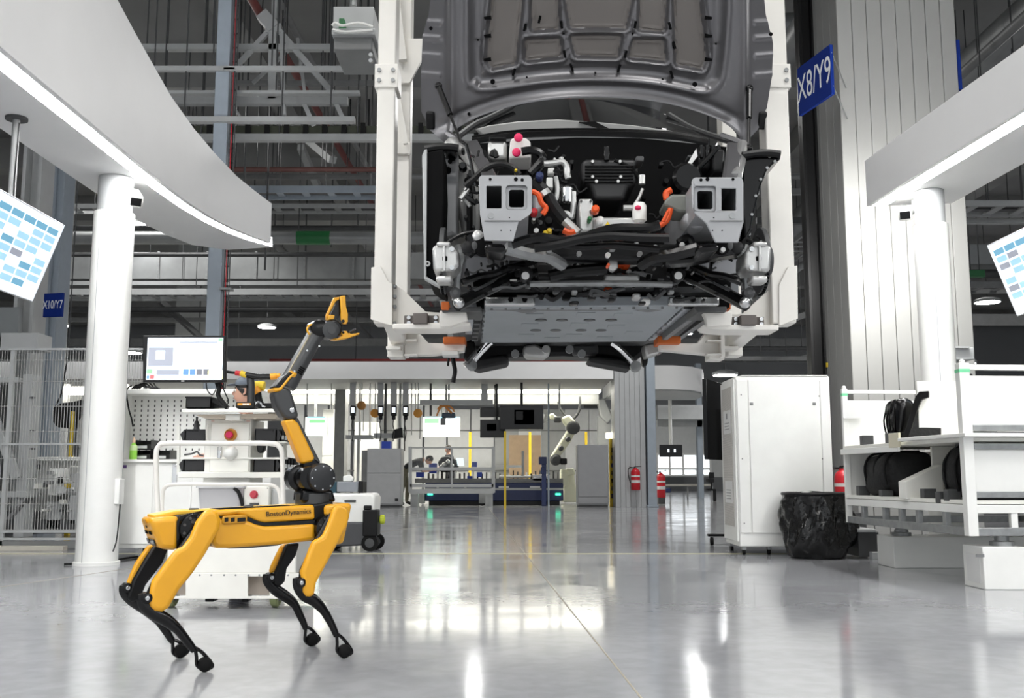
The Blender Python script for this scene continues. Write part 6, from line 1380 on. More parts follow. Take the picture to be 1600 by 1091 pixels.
# ================================================================ MOBILE ROBOT behind the quadruped
q = G(578, 862)
mr = thing('transport_robot', 'white wheeled transport robot with a dark base, half hidden behind the quadruped', 'robot', (X_(545, q.y + .3), q.y + .3, 0))
Y = q.y
MB().pplate([(500, 771), (582, 771), (586, 778), (584, 820), (500, 820)], Y + .02, .5).build('body', white, mr, bevel=.03, seg=3)
MB().pplate([(500, 816), (585, 816), (584, 852), (500, 856)], Y, .55).build('base', M('charcoal', (70, 71, 74), .5, var=.06), mr, bevel=.02)
MB().pbox(566, 797, 590, 838, Y - .03, .2).pbox(568, 790, 580, 797, Y - .02, .1).build('battery_pack', blk, mr, bevel=.01)
MB().pbox(538, 781, 556, 785, Y + .01, .03).build('handle_recess', dkg, mr, bevel=.006)
for x in (578, 588, 524):
    c = P(x, 848, Y + (.02 if x == 578 else .3)); c.z = .09; w_ = MB().lathe([(.03, -.035), (.09, -.03), (.09, .03), (.03, .035)], c, 28, 'y').build('wheel', rubber, mr)
    MB().lathe([(.02, -.038), (.05, -.036), (.05, .036), (.02, .038)], c, 20, 'y').build('hub', dkg, w_)
c = P(593, 812, Y + .1); MB().lathe([(.03, 0), (.05, .01), (.05, .05), (.03, .06)], c, 20, 'x').build('lime_sensor', M('lime', (200, 214, 60), .4, var=.02), mr)
t = thing('instrument_case', 'grey instrument case resting on the white transport robot', 'case', P(544, 770, Y + .2))
MB().pbox(526, 753, 560, 769, Y + .1, .3).build('shell', M('case_grey', (134, 138, 144), .5, var=.04), t, bevel=.01); MB().pbox(515, 753, 526, 771, Y + .15, .25).build('teal_side', M('teal_panel', (30, 66, 80), .5, var=.05), t, bevel=.006)
MB().pbox(560, 752, 567, 771, Y + .1, .3).build('black_end', blk, t, bevel=.006)
m = MB().pplate([(536, 744), (546, 742), (552, 748), (550, 753), (536, 753)], Y + .2, .1); solo('pouch', m, white, 'small white pouch with blue mark on the instrument case', 'pouch', bevel=.01)

# ================================================================ MESH FENCE AND MACHINES ON THE LEFT
FNY = 11.12
fn = thing('mesh_fence', 'grey steel mesh safety fence behind the round white column', 'fence', (-5, FNY, 0))
xa, xb = -6.6, X_(226, FNY)
for x in (xa, -5.62, X_(120, FNY) + .25, xb): MB().box(x - .02, x + .02, FNY, FNY + .04, 0, 2.24).build('fence_post', grey, fn, bevel=.003)
wm_ = MB()
for i in range(int((xb - xa) / .032)): x = xa + i * .032; wm_.box(x - .0025, x + .0025, FNY - .0025, FNY + .0025, .22, 2.22)
for z in (.22, .5, .78, 1.0, 1.3, 1.58, 1.86, 2.1, 2.22): wm_.box(xa, xb, FNY - .008, FNY - .002, z - .003, z + .003)
wm_.build('wire_mesh', M('fence_wire', (176, 176, 174), .5, var=.03), fn, kind='stuff')
for z in (.12, .2, 1.16, 2.225): MB().box(xa, xb, FNY - .01, FNY + .02, z - .012, z + .012).build('rail', grey, fn)
MB().box(xa, xb, FNY, FNY + .02, .02, .1).build('kick_plate', midg, fn)
q = G(60, 860); solo('cable_duct', MB().box(-8, X_(120, q.y), q.y - .12, q.y, 0, .05), M('duct_beige', (196, 190, 178), .5, var=.04), 'pale floor cable duct along the foot of the mesh fence', 'duct', bevel=.004)
MY2 = 12.6
t = thing('press_frame', 'pale grey welded machine frame with braces behind the mesh fence', 'machine', P(40, 820, MY2))
def fb(x0_, y0_, x1_, y1_, Y, d, nm, m=grey): return MB().pbox(x0_, y0_, x1_, y1_, Y, d).build(nm, m, t, bevel=.006)
fb(20, 585, 52, 840, MY2, .25, 'upright'); fb(-40, 768, 42, 778, MY2 - .1, .3, 'beam'); fb(-40, 590, 30, 598, MY2 + .1, .3, 'beam'); fb(0, 520, 60, 546, MY2 + .2, .4, 'beam')
MB().bar(P(-10, 650, MY2 - .1), P(26, 748, MY2 - .1), .1).build('diagonal_brace', grey, t, bevel=.01)
MB().pplate([(38, 778), (42, 778), (14, 812), (8, 812)], MY2 - .1, .2).build('gusset', midg, t)
MB().pplate([(-60, 800), (45, 800), (45, 836), (-60, 836)], MY2 + .2, .3).build('base_panel', dkg, t)
fb(-60, 480, 30, 525, MY2 + .5, .1, 'glazed_panel', M('dull_glass', (120, 124, 126), .3, var=.03))
for y in (620, 672, 700): fb(46, y, 54, y + 3, MY2 - .02, .03, 'bracket', dkg)
t = thing('assembly_machine', 'low white assembly machine with fixtures behind the mesh fence', 'machine', P(85, 830, 13))
for a_ in ((44, 714, 128, 720, 13, .6, 'table', white), (44, 720, 122, 826, 13.2, .4, 'cabinet', M('machine_white', (206, 206, 202), .5, var=.05)), (74, 732, 100, 774, 12.9, .2, 'fixture', white), (52, 756, 70, 764, 12.8, .2, 'fixture', whitew), (86, 760, 104, 772, 12.7, .2, 'fixture', silver), (70, 784, 96, 826, 12.9, .3, 'drawer_unit', grey), (106, 740, 122, 820, 12.9, .3, 'side_box', greyc), (46, 812, 118, 834, 12.9, .1, 'grille', dkg), (100, 756, 106, 763, 12.7, .1, 'yellow_guard', yelp), (66, 754, 70, 762, 12.75, .1, 'bolt_cluster', dkg), (88, 746, 94, 756, 12.8, .1, 'bolt_cluster', blk), (50, 726, 60, 734, 12.9, .1, 'bolt_cluster', dkg)):
    MB().pbox(*a_[:6]).build(a_[6], a_[7], t, bevel=.006)
rn5 = random.Random(5)
for i in range(16): x, y = rn5.uniform(46, 120), rn5.uniform(725, 800); MB().pbox(x, y, x + rn5.uniform(3, 9), y + rn5.uniform(2, 7), 12.6 + rn5.uniform(0, .3), .12).build('fixture_part', rn5.choice([white, silver, midg, dkg, whitew]), t, bevel=.004)
t = thing('covered_tool', 'black covered tool head hanging behind the mesh fence', 'tool', P(105, 650, 14))
MB().pplate([(82, 640), (92, 630), (112, 628), (128, 624), (130, 640), (120, 655), (108, 668), (88, 668), (82, 660)], 14, .4).build('cover', cloth, t, bevel=.03, seg=3); MB().pplate([(126, 624), (134, 610), (134, 690), (124, 700), (118, 690)], 14.1, .2).build('side_arm', M('worn_white', (180, 180, 176), .5, var=.15, scale=20), t, bevel=.01)
MB().tube(smooth([P(84, 640, 14), P(96, 615, 14), P(100, 590, 14), P(106, 560, 14)]), .012, 6).build('cable', blk, t)
a = P(106, 560, 14); MB().tube([a, (a.x, a.y, 10.6)], .01, 6).build('hanger_rod', dkg, t)
q = P(110, 712, 13.8); solo('guard_post', MB().pbox(107, 643, 114, 712, 13.8, .06).box(q.x - .03, q.x + .03, 13.8, 13.86, 0, q.z), yelp, 'yellow guard post behind the mesh fence beside the black cover', 'post', bevel=.004)
t = thing('lit_bench', 'bright white work area with lamps, far behind the mesh fence', 'bench', P(110, 630, 20))
MB().pbox(80, 604, 225, 616, 20, .3).build('light_bar', EM('bench_strip', (255, 252, 240), 3), t); MB().pbox(78, 616, 225, 655, 21, .05).build('back_panel', white, t)
for x in (96, 190, 215): MB().pbox(x, 600, x + 3, 790, 20.2, .1).build('upright', white, t)
MB().pbox(185, 640, 226, 690, 20.4, .4).build('black_unit', dkg, t); MB().pbox(170, 690, 228, 790, 20, .8).build('cabinet', greyc, t)
a_ = P(96, 604, 20.1); MB().cyl((a_.x, 20.15, a_.z), (a_.x, 20.15, 10.6), .03).build('hanger_rod', grey, t)
# ================================================================ FAR ASSEMBLY CELL
BW = 36.0
# partition panels behind the cell
t = thing('partition', 'tall pale partition of wide panels behind the far assembly cell', 'partition', P(760, 780, BW))
pw_ = M('partition_white', (226, 227, 228), .5, var=.03)
for i in range(14):
    a, b = P(440 + i * 37, 790, BW), P(440 + (i + 1) * 37 - 1.2, 600, BW); MB().box(a.x, b.x, BW, BW + .08, 0, P(0, 622, BW).z if i < 7 else P(0, 640, BW).z).build('panel', pw_ if i not in (4, 9, 11) else grey, t)
for y in (672, 735): MB().pbox(440, y, 958, y + 1.6, BW - .05, .05).build('rail', midg, t)
wl = M('lit_white', (240, 242, 244), .5, var=.02)
for x in (512, 534, 580, 612): MB().pbox(x, 612, x + 9, 790, BW - 1, .3).build('upright', white, t)
a, b = P(795, 790, 34), P(845, 680, 34)
solo('board', MB().box(a.x, b.x, 34, 34.1, .5, b.z).box(a.x, a.x + .1, 34, 34.1, 0, .5).box(b.x - .1, b.x, 34, 34.1, 0, .5), wood, 'brown board standing behind the conveyor', 'board')
def cab(label, x0_, y0_, x1_, Y, d, m=greyc, split=None, name='control_cabinet'):
    t = thing(name, label, 'cabinet', (X_((x0_ + x1_) / 2, Y), Y + d / 2, 0)); a, b = P(x0_, y0_, Y), P(x1_, y0_, Y)
    MB().box(a.x, b.x, Y, Y + d, .06, a.z).build('carcass', m, t, bevel=.01); MB().box(a.x + .02, b.x - .02, Y + .02, Y + d - .02, 0, .06).build('plinth', dkg, t)
    dz = [.1, a.z - .03] if split is None else [.1, a.z * split - .01, a.z * split + .01, a.z - .03]
    for k in range(0, len(dz), 2): MB().box(a.x + .02, b.x - .02, Y - .02, Y, dz[k], dz[k + 1]).build('door', m, t, bevel=.004)
    return t
c = cab('grey two-door control cabinet at the left of the far conveyor', 574, 701, 627, 26.4, .7, split=.58)
MB().pbox(564, 704, 574, 785, 26.6, .5).build('side_unit', midg, c); MB().pbox(617, 779, 622, 783, 26.35, .05).build('lock', blk, c)
MB().pbox(596, 690, 610, 701, 26.4, .3).build('blue_tray', bluep, None, label='blue tray on top of the left grey control cabinet', cat='tray')
c = cab('grey control cabinet beside the far extinguisher column', 902, 695, 950, 26.6, .7, M('cabinet_shade', (150, 151, 153), .5, var=.03), split=.16)
for i in range(3): q = P(520 + i * 14, 700, 29); 
cab('white machine cabinet with a bright panel behind the hanging tools', 505, 640, 522, 31, .8, white, split=.5)
cab('pale switch cabinet behind the hanging tools', 555, 660, 590, 31, .6, white)
# conveyor
KY = 28.5
cv = thing('conveyor', 'dark blue conveyor line with fixtures across the far cell', 'conveyor', P(770, 785, KY))
a, b = P(664, 785, KY), P(880, 740, KY)
MB().box(a.x, b.x, KY, KY + 1.0, .12, .62).build('blue_base', navy, cv, bevel=.02); MB().box(a.x, b.x, KY - .05, KY, .42, .48).build('rail', grey, cv)
MB().box(a.x - .3, b.x, KY + .05, KY + .95, .62, .75).build('belt_frame', midg, cv); MB().box(a.x + .1, b.x - .1, KY + .1, KY + .9, 0, .12).build('plinth', blk, cv)
for x in (655, 754): MB().pbox(x - 6, 766, x + 8, 787, KY - .1, .3).build('leg', grey, cv, bevel=.01)
for i in range(30):
    x = 668 + i * 7; MB().pbox(x, 738 + rn.uniform(-3, 3), x + 2, 754, KY + .2, .4).build('fixture_pin', [dkg, midg, silver, blk][i % 4], cv)
MB().pbox(770, 727, 815, 731, KY + .3, .4).build('white_shelf', white, cv); MB().pbox(815, 705, 819, 745, KY + .1, .1).build('stand_post', grey, cv)
MB().pbox(832, 742, 860, 752, KY + .05, .5).pbox(780, 743, 830, 747, KY + .05, .5).build('machined_part', silver, cv, bevel=.02)
for x in (668, 868): MB().pbox(x, 771, x + 8, 774, KY - .06, .03).build('green_lamp', grn_l, cv)
for x in (787, 836): MB().pbox(x - 8, 760, x + 8, 764, KY - .02, .03).build('white_marks', whink, cv)
q = P(847, 716, KY - .5); solo('operator_pillar', MB().pbox(842, 714, 854, 726, 27.6, .3).box(X_(846, 27.6), X_(853, 27.6), 27.6, 27.8, 0, P(0, 726, 27.6).z).pbox(845, 730, 851, 741, 27.58, .03), navy, 'dark blue operator pillar in front of the conveyor', 'pillar', bevel=.01)
# caged trolley
KT = 26.8
cg = thing('cage_trolley', 'grey tubular cage around the near end of the conveyor', 'cage', P(706, 775, KT)); cg_b = lambda p, q, r=.06: MB().bar(p, q, r).build('tube_bar', grey, cg)
for x, top in ((641, 698), (706, 700), (771, 698)):
    cg_b(P(x, 770, KT), P(x, top, KT), .09 if x != 706 else .05)
for y, r_ in ((733, .08), (759, .09), (768, .12), (700, .04)): cg_b(P(641, y, KT), P(771, y, KT), r_)
for x in (641, 771): cg_b(P(x, 769, KT + 1), P(x, 698, KT + 1)); cg_b(P(x, 769, KT), P(x, 769, KT + 1))
for x in (684, 727): cg_b(P(x, 759, KT), P(x, 769, KT), .06)
for x in (648, 764): q = P(x, 770, KT + .3); MB().box(q.x - .1, q.x + .1, KT + .2, KT + .5, 0, q.z).build('foot', grey, cg)
gl = GL('clear_polycarbonate', (225, 230, 232), .05); MB().pbox(643, 701, 770, 732, KT + .02, .01).build('clear_panel', gl, cg)
# engines / units on the line
t = thing('drive_unit', 'black motor unit on the conveyor inside the tubular cage', 'motor', P(690, 742, KY + .2))
MB().pplate([(684, 722), (690, 714), (700, 713), (712, 718), (716, 730), (710, 738), (688, 738)], KY + .2, .5).build('casting', blk, t, bevel=.04); MB().pbox(670, 724, 682, 740, KY + .1, .3).build('blue_holder', bluep, t, bevel=.02)
for x, y in ((694, 726), (700, 722), (706, 728), (690, 730)): MB().ball(P(x, y, KY + .15), .07, 10, 8).build('cover', silver, t)
MB().pbox(650, 738, 662, 746, KY, .2).build('tool_box_unit', bluep, None, label='small blue box on the conveyor in front of the bending worker', cat='box')
for k, (x, y) in enumerate(((730, 744), (745, 738), (737, 722), (675, 748))): MB().pbox(x, y, x + 8, y + 8, KY + .1, .2).build('blue_clamp', bluep, cv)
solo('tablet', MB().pplate([(713, 716), (724, 716), (725, 728), (715, 728)], KY - .02, .05), EM('tablet_glow', (214, 232, 240), .9), 'pale lit tablet beside the second worker at the conveyor', 'tablet')
# workers
q = G(640, 785)
J = {'pelvis': (-.05, 0, 1.0, (.16, .13)), 'waist': (.12, 0, 1.13, (.15, .12)), 'chest': (.36, 0, 1.25, (.17, .14)), 'neckb': (.5, 0, 1.28, .08), 'neck': (.56, 0, 1.27, .055)}
sg = [('pelvis', 'waist', 3), ('waist', 'chest', 3), ('chest', 'neckb', 3), ('neckb', 'neck', 2)]
for s, n in ((1, 'l'), (-1, 'r')):
    J.update({'hip' + n: (-.04, s * .1, .9, .11), 'knee' + n: (.02 + .06 * s, s * .11, .5, .07), 'ankle' + n: (-.05 + .1 * s, s * .11, .09, .05), 'toe' + n: (.12 + .1 * s, s * .12, .045, .045),
              'sh' + n: (.42, s * .18, 1.2, .07), 'el' + n: (.5, s * .24, .96, .05), 'wr' + n: (.72, s * .16, .98, .034), 'pm' + n: (.79, s * .14, .99, .036), 'th' + n: (.8, s * .1, 1.02, .012)})
    sg += [('pelvis', 'hip' + n, 4), ('hip' + n, 'knee' + n, 4), ('knee' + n, 'ankle' + n, 4), ('ankle' + n, 'toe' + n, 5), ('chest', 'sh' + n, 3), ('sh' + n, 'el' + n, 3), ('el' + n, 'wr' + n, 2), ('wr' + n, 'pm' + n, 2), ('wr' + n, 'th' + n, 2)]
    for k in range(4): J['f%d' % k + n] = (.83, s * (.11 + .022 * k), .985, .012); J['g%d' % k + n] = (.87 - .005 * k, s * (.11 + .022 * k), .965, .01); sg += [('pm' + n, 'f%d' % k + n, 2), ('f%d' % k + n, 'g%d' % k + n, 2)]
t = person('person in a black top and khaki trousers bending over the conveyor', (X_(634, 28.0), 28.05, 0), J, sg); head(t, (.68, 0, 1.27), 0, .9, 1.0)
J, sg = standing(3, 1, .06)
q = P(704, 704, 30); t = person('person in a black top standing behind the motor unit on the conveyor', (X_(706, 30.2), 30.2, 0), J, sg, rz=math.pi * 1.15); head(t, (.1, 0, 1.63), .2, .15)
# white robot arm
AY = 30.0
ra = thing('robot_arm', 'cream industrial robot arm reaching over the conveyor', 'robot', P(888, 785, AY))
cr = creamr
MB().pplate([(878, 785), (884, 735), (896, 735), (904, 785)], AY, .7).build('pedestal', cr, ra, bevel=.05); MB().pbox(876, 733, 890, 760, AY - .05, .5).build('turret', cr, ra, bevel=.06); MB().pplate([(886, 732), (897, 732), (900, 742), (886, 744)], AY - .1, .6).build('shoulder_cover', cr, ra, bevel=.04)
MB().pplate([(860, 714), (866, 704), (884, 676), (890, 668), (900, 674), (892, 690), (876, 712), (868, 718)], AY - .15, .35).build('lower_arm', cr, ra, bevel=.06)
for x, y, r_ in ((895, 669, .2), (868, 719, .17), (887, 687, .08), (876, 701, .08)): MB().lathe([(r_ * .6, -.3), (r_, -.25), (r_, .1), (r_ * .6, .12)], P(x, y, AY), 24, 'y').build('joint_cap', dkg, ra)
MB().pbox(876, 716, 886, 726, AY - .3, .4).build('joint_motor', blk, ra, bevel=.03)
MB().pplate([(878, 652), (890, 648), (900, 660), (898, 672), (888, 670), (880, 660)], AY - .1, .4).build('elbow_casting', cr, ra, bevel=.05)
MB().pplate([(858, 648), (864, 645), (868, 650), (878, 654), (876, 660), (866, 656), (860, 655)], AY - .1, .3).build('forearm', cr, ra, bevel=.04); MB().pbox(866, 651, 877, 660, AY - .15, .3).build('wrist', dkg, ra, bevel=.03)
MB().ptube([(894, 656), (902, 648), (906, 636), (906, 620)], .04, 8, AY).ptube([(884, 650), (876, 640), (872, 628)], .03, 8, AY).build('hose', dkg, ra)
MB().ptube([(852, 648), (850, 655), (852, 660)], .08, 8, AY).build('gripper_tool', midg, ra)
# hanging displays, backs towards us
def hang(nm, label, cat, parts, Y, px, ytop, m=satin, zc=10.6):
    t = thing(nm, label, cat, P(px, parts[0][3], Y))
    for (a_, b_, c_, d_, mm, nmm) in parts: MB().pbox(a_, b_, c_, d_, Y, .12).build(nmm, mm, t, bevel=.01)
    q = P(px, ytop, Y + .06); zf = P(0, 596, FY + 1).z; MB().cyl((q.x, Y + .06, q.z), (q.x, Y + .06, FZ), .035).build('hanger_pole', m, t)
    return t
t = hang('hanging_display', 'wide black display seen from behind, hanging over the conveyor', 'display', [(781, 634, 849, 671, satin, 'casing'), (803, 640, 835, 664, blk, 'mount_plate'), (823, 646, 829, 655, grey, 'label_card')], 27.2, 815, 634)
MB().pbox(806, 643, 817, 656, 27.1, .1).build('mount_bracket', blk, t)
t = hang('hanging_display', 'smaller upper black display hanging left of the wide one', 'display', [(750, 637, 782, 652, satin, 'casing')], 27.9, 774, 637)
t = hang('hanging_display', 'lower black display with a mount hanging left of the wide one', 'display', [(750, 656, 790, 684, satin, 'casing'), (760, 662, 776, 674, blk, 'mount_plate')], 27.6, 776, 656)
t = thing('lit_display', 'bright white display over the cage with green and yellow bars', 'display', P(690, 683, 31)); MB().pbox(660, 652, 719, 683, 31, .1).build('casing', white, t)
m = MB()
for i, (a_, b_, c_, d_) in ((0, (661, 653, 718, 682)), (1, (663, 654, 686, 662)), (2, (676, 675, 712, 679)), (3, (662, 651.5, 718, 653.5)), (4, (700, 657, 716, 663))): m.m = i; m.pbox(a_, b_, c_, d_, 30.99 - .004 * (i > 0), .003)
m.build('display', [EM('display_white', (245, 250, 255), 1.6), scr_g, scr_y, EM('sky_edge', (140, 210, 240), 1.2), EM('mint_edge', (190, 240, 220), 1.2)], t); q = P(690, 652, 31.05); MB().cyl(q, (q.x, q.y, FZ), .04).build('hanger_pole', grey, t)
t = thing('lit_display', 'bright display with a green bar left of the hanging tools', 'display', P(493, 680, 30)); MB().pbox(476, 652, 512, 682, 30, .08).build('casing', white, t)
m = MB()
for i, (a_, b_, c_, d_) in ((0, (477, 653, 511, 681)), (1, (483, 656, 508, 661)), (2, (480, 651.5, 508, 653.5))): m.m = i; m.pbox(a_, b_, c_, d_, 29.99 - .004 * (i > 0), .003)
m.build('display', [EM('display_white2', (236, 246, 244), 1.3), scr_g, EM('sky_edge2', (120, 190, 230), 1.2)], t); q = P(493, 652, 30.05); MB().cyl(q, (q.x, q.y, FZ), .04).build('hanger_pole', grey, t)
# hanging controllers and balancers
for k, (x, lb) in enumerate(((551, 'leftmost'), (594.5, 'second'), (615, 'third'), (633.5, 'rightmost'))):
    t = thing('tool_controller', 'hand-held tool controller with a lit face, %s of the four hanging in a row' % lb, 'controller', P(x, 652, 27), group='hanging tool controllers')
    MB().pbox(x - 4.5, 634, x + 4.5, 650, 27, .15).build('case', blk, t, bevel=.02); MB().pbox(x - 2.8, 636.5, x + 2.8, 645, 26.99, .01).build('lit_face', scr_w, t); MB().pbox(x - 3, 650, x + 3, 656, 27.03, .1).build('grip', blk, t, bevel=.02)
    MB().pbox(x - 5, 597, x + 5, 634, 27.3, .1).build('hanger_strap', grey, t); a_ = P(x, 597, 27.35); MB().cyl(a_, (a_.x, a_.y, FZ), .03).build('hanger_pole', grey, t)
    MB().ptube([(x, 656), (x - 1, 664), (x + 1, 676), (x - 1, 690)], .015, 6, 27.1).build('cord', dkg, t)
for k, (x, y, m_, lb) in enumerate(((565, 634, M('brass_reel', (170, 120, 60), .45, .3, var=.1), 'brass coloured hose reel hanging between the tool controllers'), (586, 646, M('amber_reel', (220, 150, 50), .45, var=.08), 'amber spring balancer hanging beside the second tool controller'), (653, 646, bpy.data.materials['amber_reel'], 'amber spring balancer hanging right of the tool controllers'))):
    t = thing('tool_balancer', lb, 'balancer', P(x, y + 6, 27.4)); q = P(x, y, 27.4)
    MB().lathe([(.03, -.08), (.12, -.06), (.12, .06), (.03, .08)], q, 20, 'y').build('drum', m_, t); MB().cyl(q, (q.x, q.y, FZ), .015).build('hanger_pole', grey, t); MB().cyl((q.x + .06, q.y, q.z), (q.x + .06, q.y, q.z - .7), .01).build('cord', dkg, t)
for k, (x, y0_, y1_, w_, m_, lb) in enumerate(((562, 640, 690, 4, white, 'white hanging lifting arm beside the brass reel'), (578, 626, 680, 3, white, 'white slanted lifting arm in the far cell'), (602, 660, 690, 5, dkg, 'black screwdriver hanging under the third controller'), (625, 655, 672, 5, grey, 'pale nutrunner hanging under the row of controllers'), (632, 656, 705, 2, blk, 'thin black air screwdriver hanging by the cage'), (643, 640, 680, 2, grey, 'thin grey cable drop right of the controllers'), (649, 600, 650, 2, grey, 'thin grey hanging rod near the right amber balancer'), (673, 602, 650, 4, dkg, 'thick bundle of dark cables hanging over the bright display'), (857, 604, 770, 3, bluegrey, 'tall slim pale post standing before the robot arm'), (874, 600, 640, 3, grey, 'pale hanging hose drop over the robot arm'), (518, 600, 640, 2, grey, 'thin grey cable drop left of the tool row'), (480, 612, 648, 2, grey, 'thin grey cable drop over the left bright display'))):
    q0_, q1_ = P(x, y0_, 27.6), P(x, y1_, 27.6); m = MB().tube([(q0_.x, 27.6, FZ), (q0_.x, 27.6, q0_.z), (q1_.x, 27.6, q1_.z if x != 857 else 0)], [w_ * .008, w_ * .008, w_ * .0085], 8)
    solo('tool_drop' if x != 857 else 'guide_post', m, m_, lb, 'tool' if x != 857 else 'post')
t = thing('hanging_gripper', 'dark blue hanging tool head with coiled orange hoses over the bright display', 'tool', P(698, 652, 27.8)); MB().pbox(690, 645, 711, 653, 27.8, .3).build('body', M('tool_blue', (40, 60, 80), .4, var=.05), t, bevel=.03); MB().pbox(688, 653, 696, 664, 27.8, .2).build('gripper', midg, t)
MB().ptube([(684, 640), (692, 632), (700, 640), (706, 646)], .03, 6, 27.8).ptube([(682, 650), (690, 636), (704, 636), (710, 644)], .025, 6, 27.8).build('coiled_hose', M('hose_orange', (200, 130, 60), .5, var=.08), t); q = P(697, 645, 27.9); MB().cyl(q, (q.x, q.y, FZ), .03).build('hanger_pole', grey, t)
solo('overhead_rail', MB().pbox(656, 625, 770, 633, 27.5, .15).pbox(700, 600, 703, 626, 27.55, .05).pbox(752, 600, 762, 626, 27.55, .05), grey, 'pale horizontal tool rail hung over the cage', 'rail')
solo('tool_shelf', MB().pbox(540, 680, 580, 686, 27.4, .5).pbox(584, 677, 620, 685, 27.4, .5).pbox(556, 686, 562, 790, 27.6, .1).pbox(600, 686, 604, 702, 27.6, .1), grey, 'grey tool shelf above the left control cabinet', 'shelf')
solo('black_tool_head', MB().pplate([(614, 672), (628, 668), (630, 684), (612, 686)], 27.3, .3), blk, 'black tool head lying on the grey tool shelf', 'tool', bevel=.02)
q = G(789, 787); solo('guard_post', MB().box(X_(787.5, 25.5), X_(791, 25.5), 25.5, 25.6, 0, P(0, 674, 25.5).z), yelp, 'tall yellow guard post in front of the conveyor', 'post')
for x, lb in ((735, 'short yellow guard post behind the tubular cage'), (915, 'yellow post topped with a lamp behind the right grey cabinet'), (828, 'yellow post beside the brown board')):
    solo('guard_post', MB().box(X_(x - 2, 33), X_(x + 2, 33), 33, 33.1, 0, P(0, 675, 33).z), yelp, lb, 'post')
t = thing('light_curtain', 'yellow light curtain tower between the grey cabinet and the clad column', 'tower', P(955, 785, 27.2)); MB().box(X_(951, 27.2), X_(955, 27.2), 27.2, 27.35, 0, P(0, 685, 27.2).z).build('post', yelp, t)
for i in range(7): MB().pbox(955, 700 + i * 12, 959, 707 + i * 12, 27.2, .1).build('sensor', [blk, midg, bluep, dkg][i % 4], t)
MB().pbox(948, 676, 960, 685, 27.2, .2).build('lamp', EM('warm_lamp', (255, 246, 220), 4), t)
t = thing('machine_tower', 'grey slanted machine tower behind the far clad column', 'machine', P(942, 640, 33)); MB().pplate([(934, 625), (945, 622), (958, 652), (950, 662), (938, 650)], 33, .5).build('hood', grey, t, bevel=.05); MB().pbox(936, 650, 954, 790, 33.3, .5).build('trunk', grey, t)
solo('louvre_window', MB().pbox(912, 622, 936, 638, 35.9, .05), dkg, 'dark louvred opening high on the far partition', 'vent')
# beyond the column on the right
t = thing('hanging_display', 'small black display on a white pole by the far windows', 'display', P(1048, 714, 34)); MB().pbox(1031, 695, 1066, 714, 34, .1).build('casing', satin, t, bevel=.01)
q = P(1048, 695, 34.05); MB().cyl(q, (q.x, q.y, 4.0), .06).build('hanger_pole', white, t)
for k in (0, 1): MB().pbox(1043 + 10 * k, 702, 1046 + 10 * k, 707, 33.98, .03).build('bright_spot', scr_w, t)
t = thing('work_table', 'long pale work table in front of the far windows', 'table', P(1065, 760, 38)); MB().pbox(1030, 757, 1112, 760, 38, 1).build('top', M('table_beige', (190, 186, 176), .5, var=.03), t)
for x in (1032, 1070, 1108): MB().box(X_(x, 38.2), X_(x + 2, 38.2), 38.2, 38.3, 0, P(0, 760, 38).z).build('leg', grey, t)
solo('overhead_duct', MB().pbox(1028, 633, 1124, 655, 36, .8).pbox(1028, 655, 1124, 667, 37, .1), grey, 'pale horizontal duct under the rounded canopy end', 'duct')
solo('steel_post', MB().box(X_(1088, 37), X_(1096, 37), 37, 37.3, 0, 5), bluegrey, 'blue-grey post at the right of the far windows', 'post')
solo('floor_case', MB().pbox(1030, 763, 1048, 770, 31, .5), navy, 'dark blue case on the floor past the extinguisher column', 'case', bevel=.02)
solo('chair', MB().box(X_(1110, 33.2), X_(1114, 33.2), 33.1, 33.3, 0, .4).pbox(1107, 748, 1116, 754, 33, .4).pbox(1111, 754, 1113, 766, 33.2, .06).pbox(1106, 764, 1118, 767, 33, .4).pbox(1108, 738, 1116, 748, 33.4, .06), blk, 'black swivel chair by the far work table', 'chair', bevel=.02)

# ================================================================ ROOF SPACE
def rod(x, y, z, t, r_=.012): MB().cyl((x, y, z), (x, y, 10.6), r_, n=6).build('hanger_rod', dkg, t)
def run(nm, label, cat, py, Y, x0_, x1_, m, kind='bar', h_=.12, d=.12, rods=4, dy=0):
    """a straight service run across the hall at distance Y, at the height that the row py shows there"""
    z = P(0, py, Y).z; a, b = X_(x0_, Y), X_(x1_, Y); t = thing(nm, label, cat, ((a + b) / 2, Y, z))
    p, q = Vector((a, Y, z)), Vector((b, Y + dy, z))
    if kind == 'bar': MB().bar(p, q, d, h_).build('run', m, t)
    elif kind == 'pipe': MB().cyl(p, q, h_, n=14).build('run', m, t)
    elif kind == 'tray':
        mb_ = MB().bar(p, q, .03, h_).bar(p + Vector((0, d, 0)), q + Vector((0, d, 0)), .03, h_); n = int((b - a) / .45)
        for i in range(n): f = (i + .5) / n; c = p.lerp(q, f); mb_.bar(c, c + Vector((0, d, 0)), .14, .03)
        mb_.build('ladder', m, t)
        MB().bar(p + Vector((0, d * .3, .03)), q + Vector((0, d * .3, .03)), .12, .05).bar(p + Vector((0, d * .65, .03)), q + Vector((0, d * .65, .03)), .16, .06).build('cables', dkg, t)
    for i in range(rods): c = p.lerp(q, (i + .5) / rods); rod(c.x, c.y, z, t)
    return t
lg = M('strut_light_grey', (168, 170, 170), .5, var=.05)
ductm = M('duct_grey', (146, 148, 148), .45, .35, var=.12, scale=2)
run('service_strut', 'light strut crossing high behind the slender post, topmost of the white struts', 'strut', 75, 15, 150, 580, lg, h_=.09)
run('service_strut', 'light strut second from the top behind the slender post', 'strut', 108, 14, 170, 552, lg, h_=.07, d=.08)
run('service_strut', 'light strut ending at the truss foot left of the carrier', 'strut', 146, 14.5, 190, 553, lg, h_=.05)
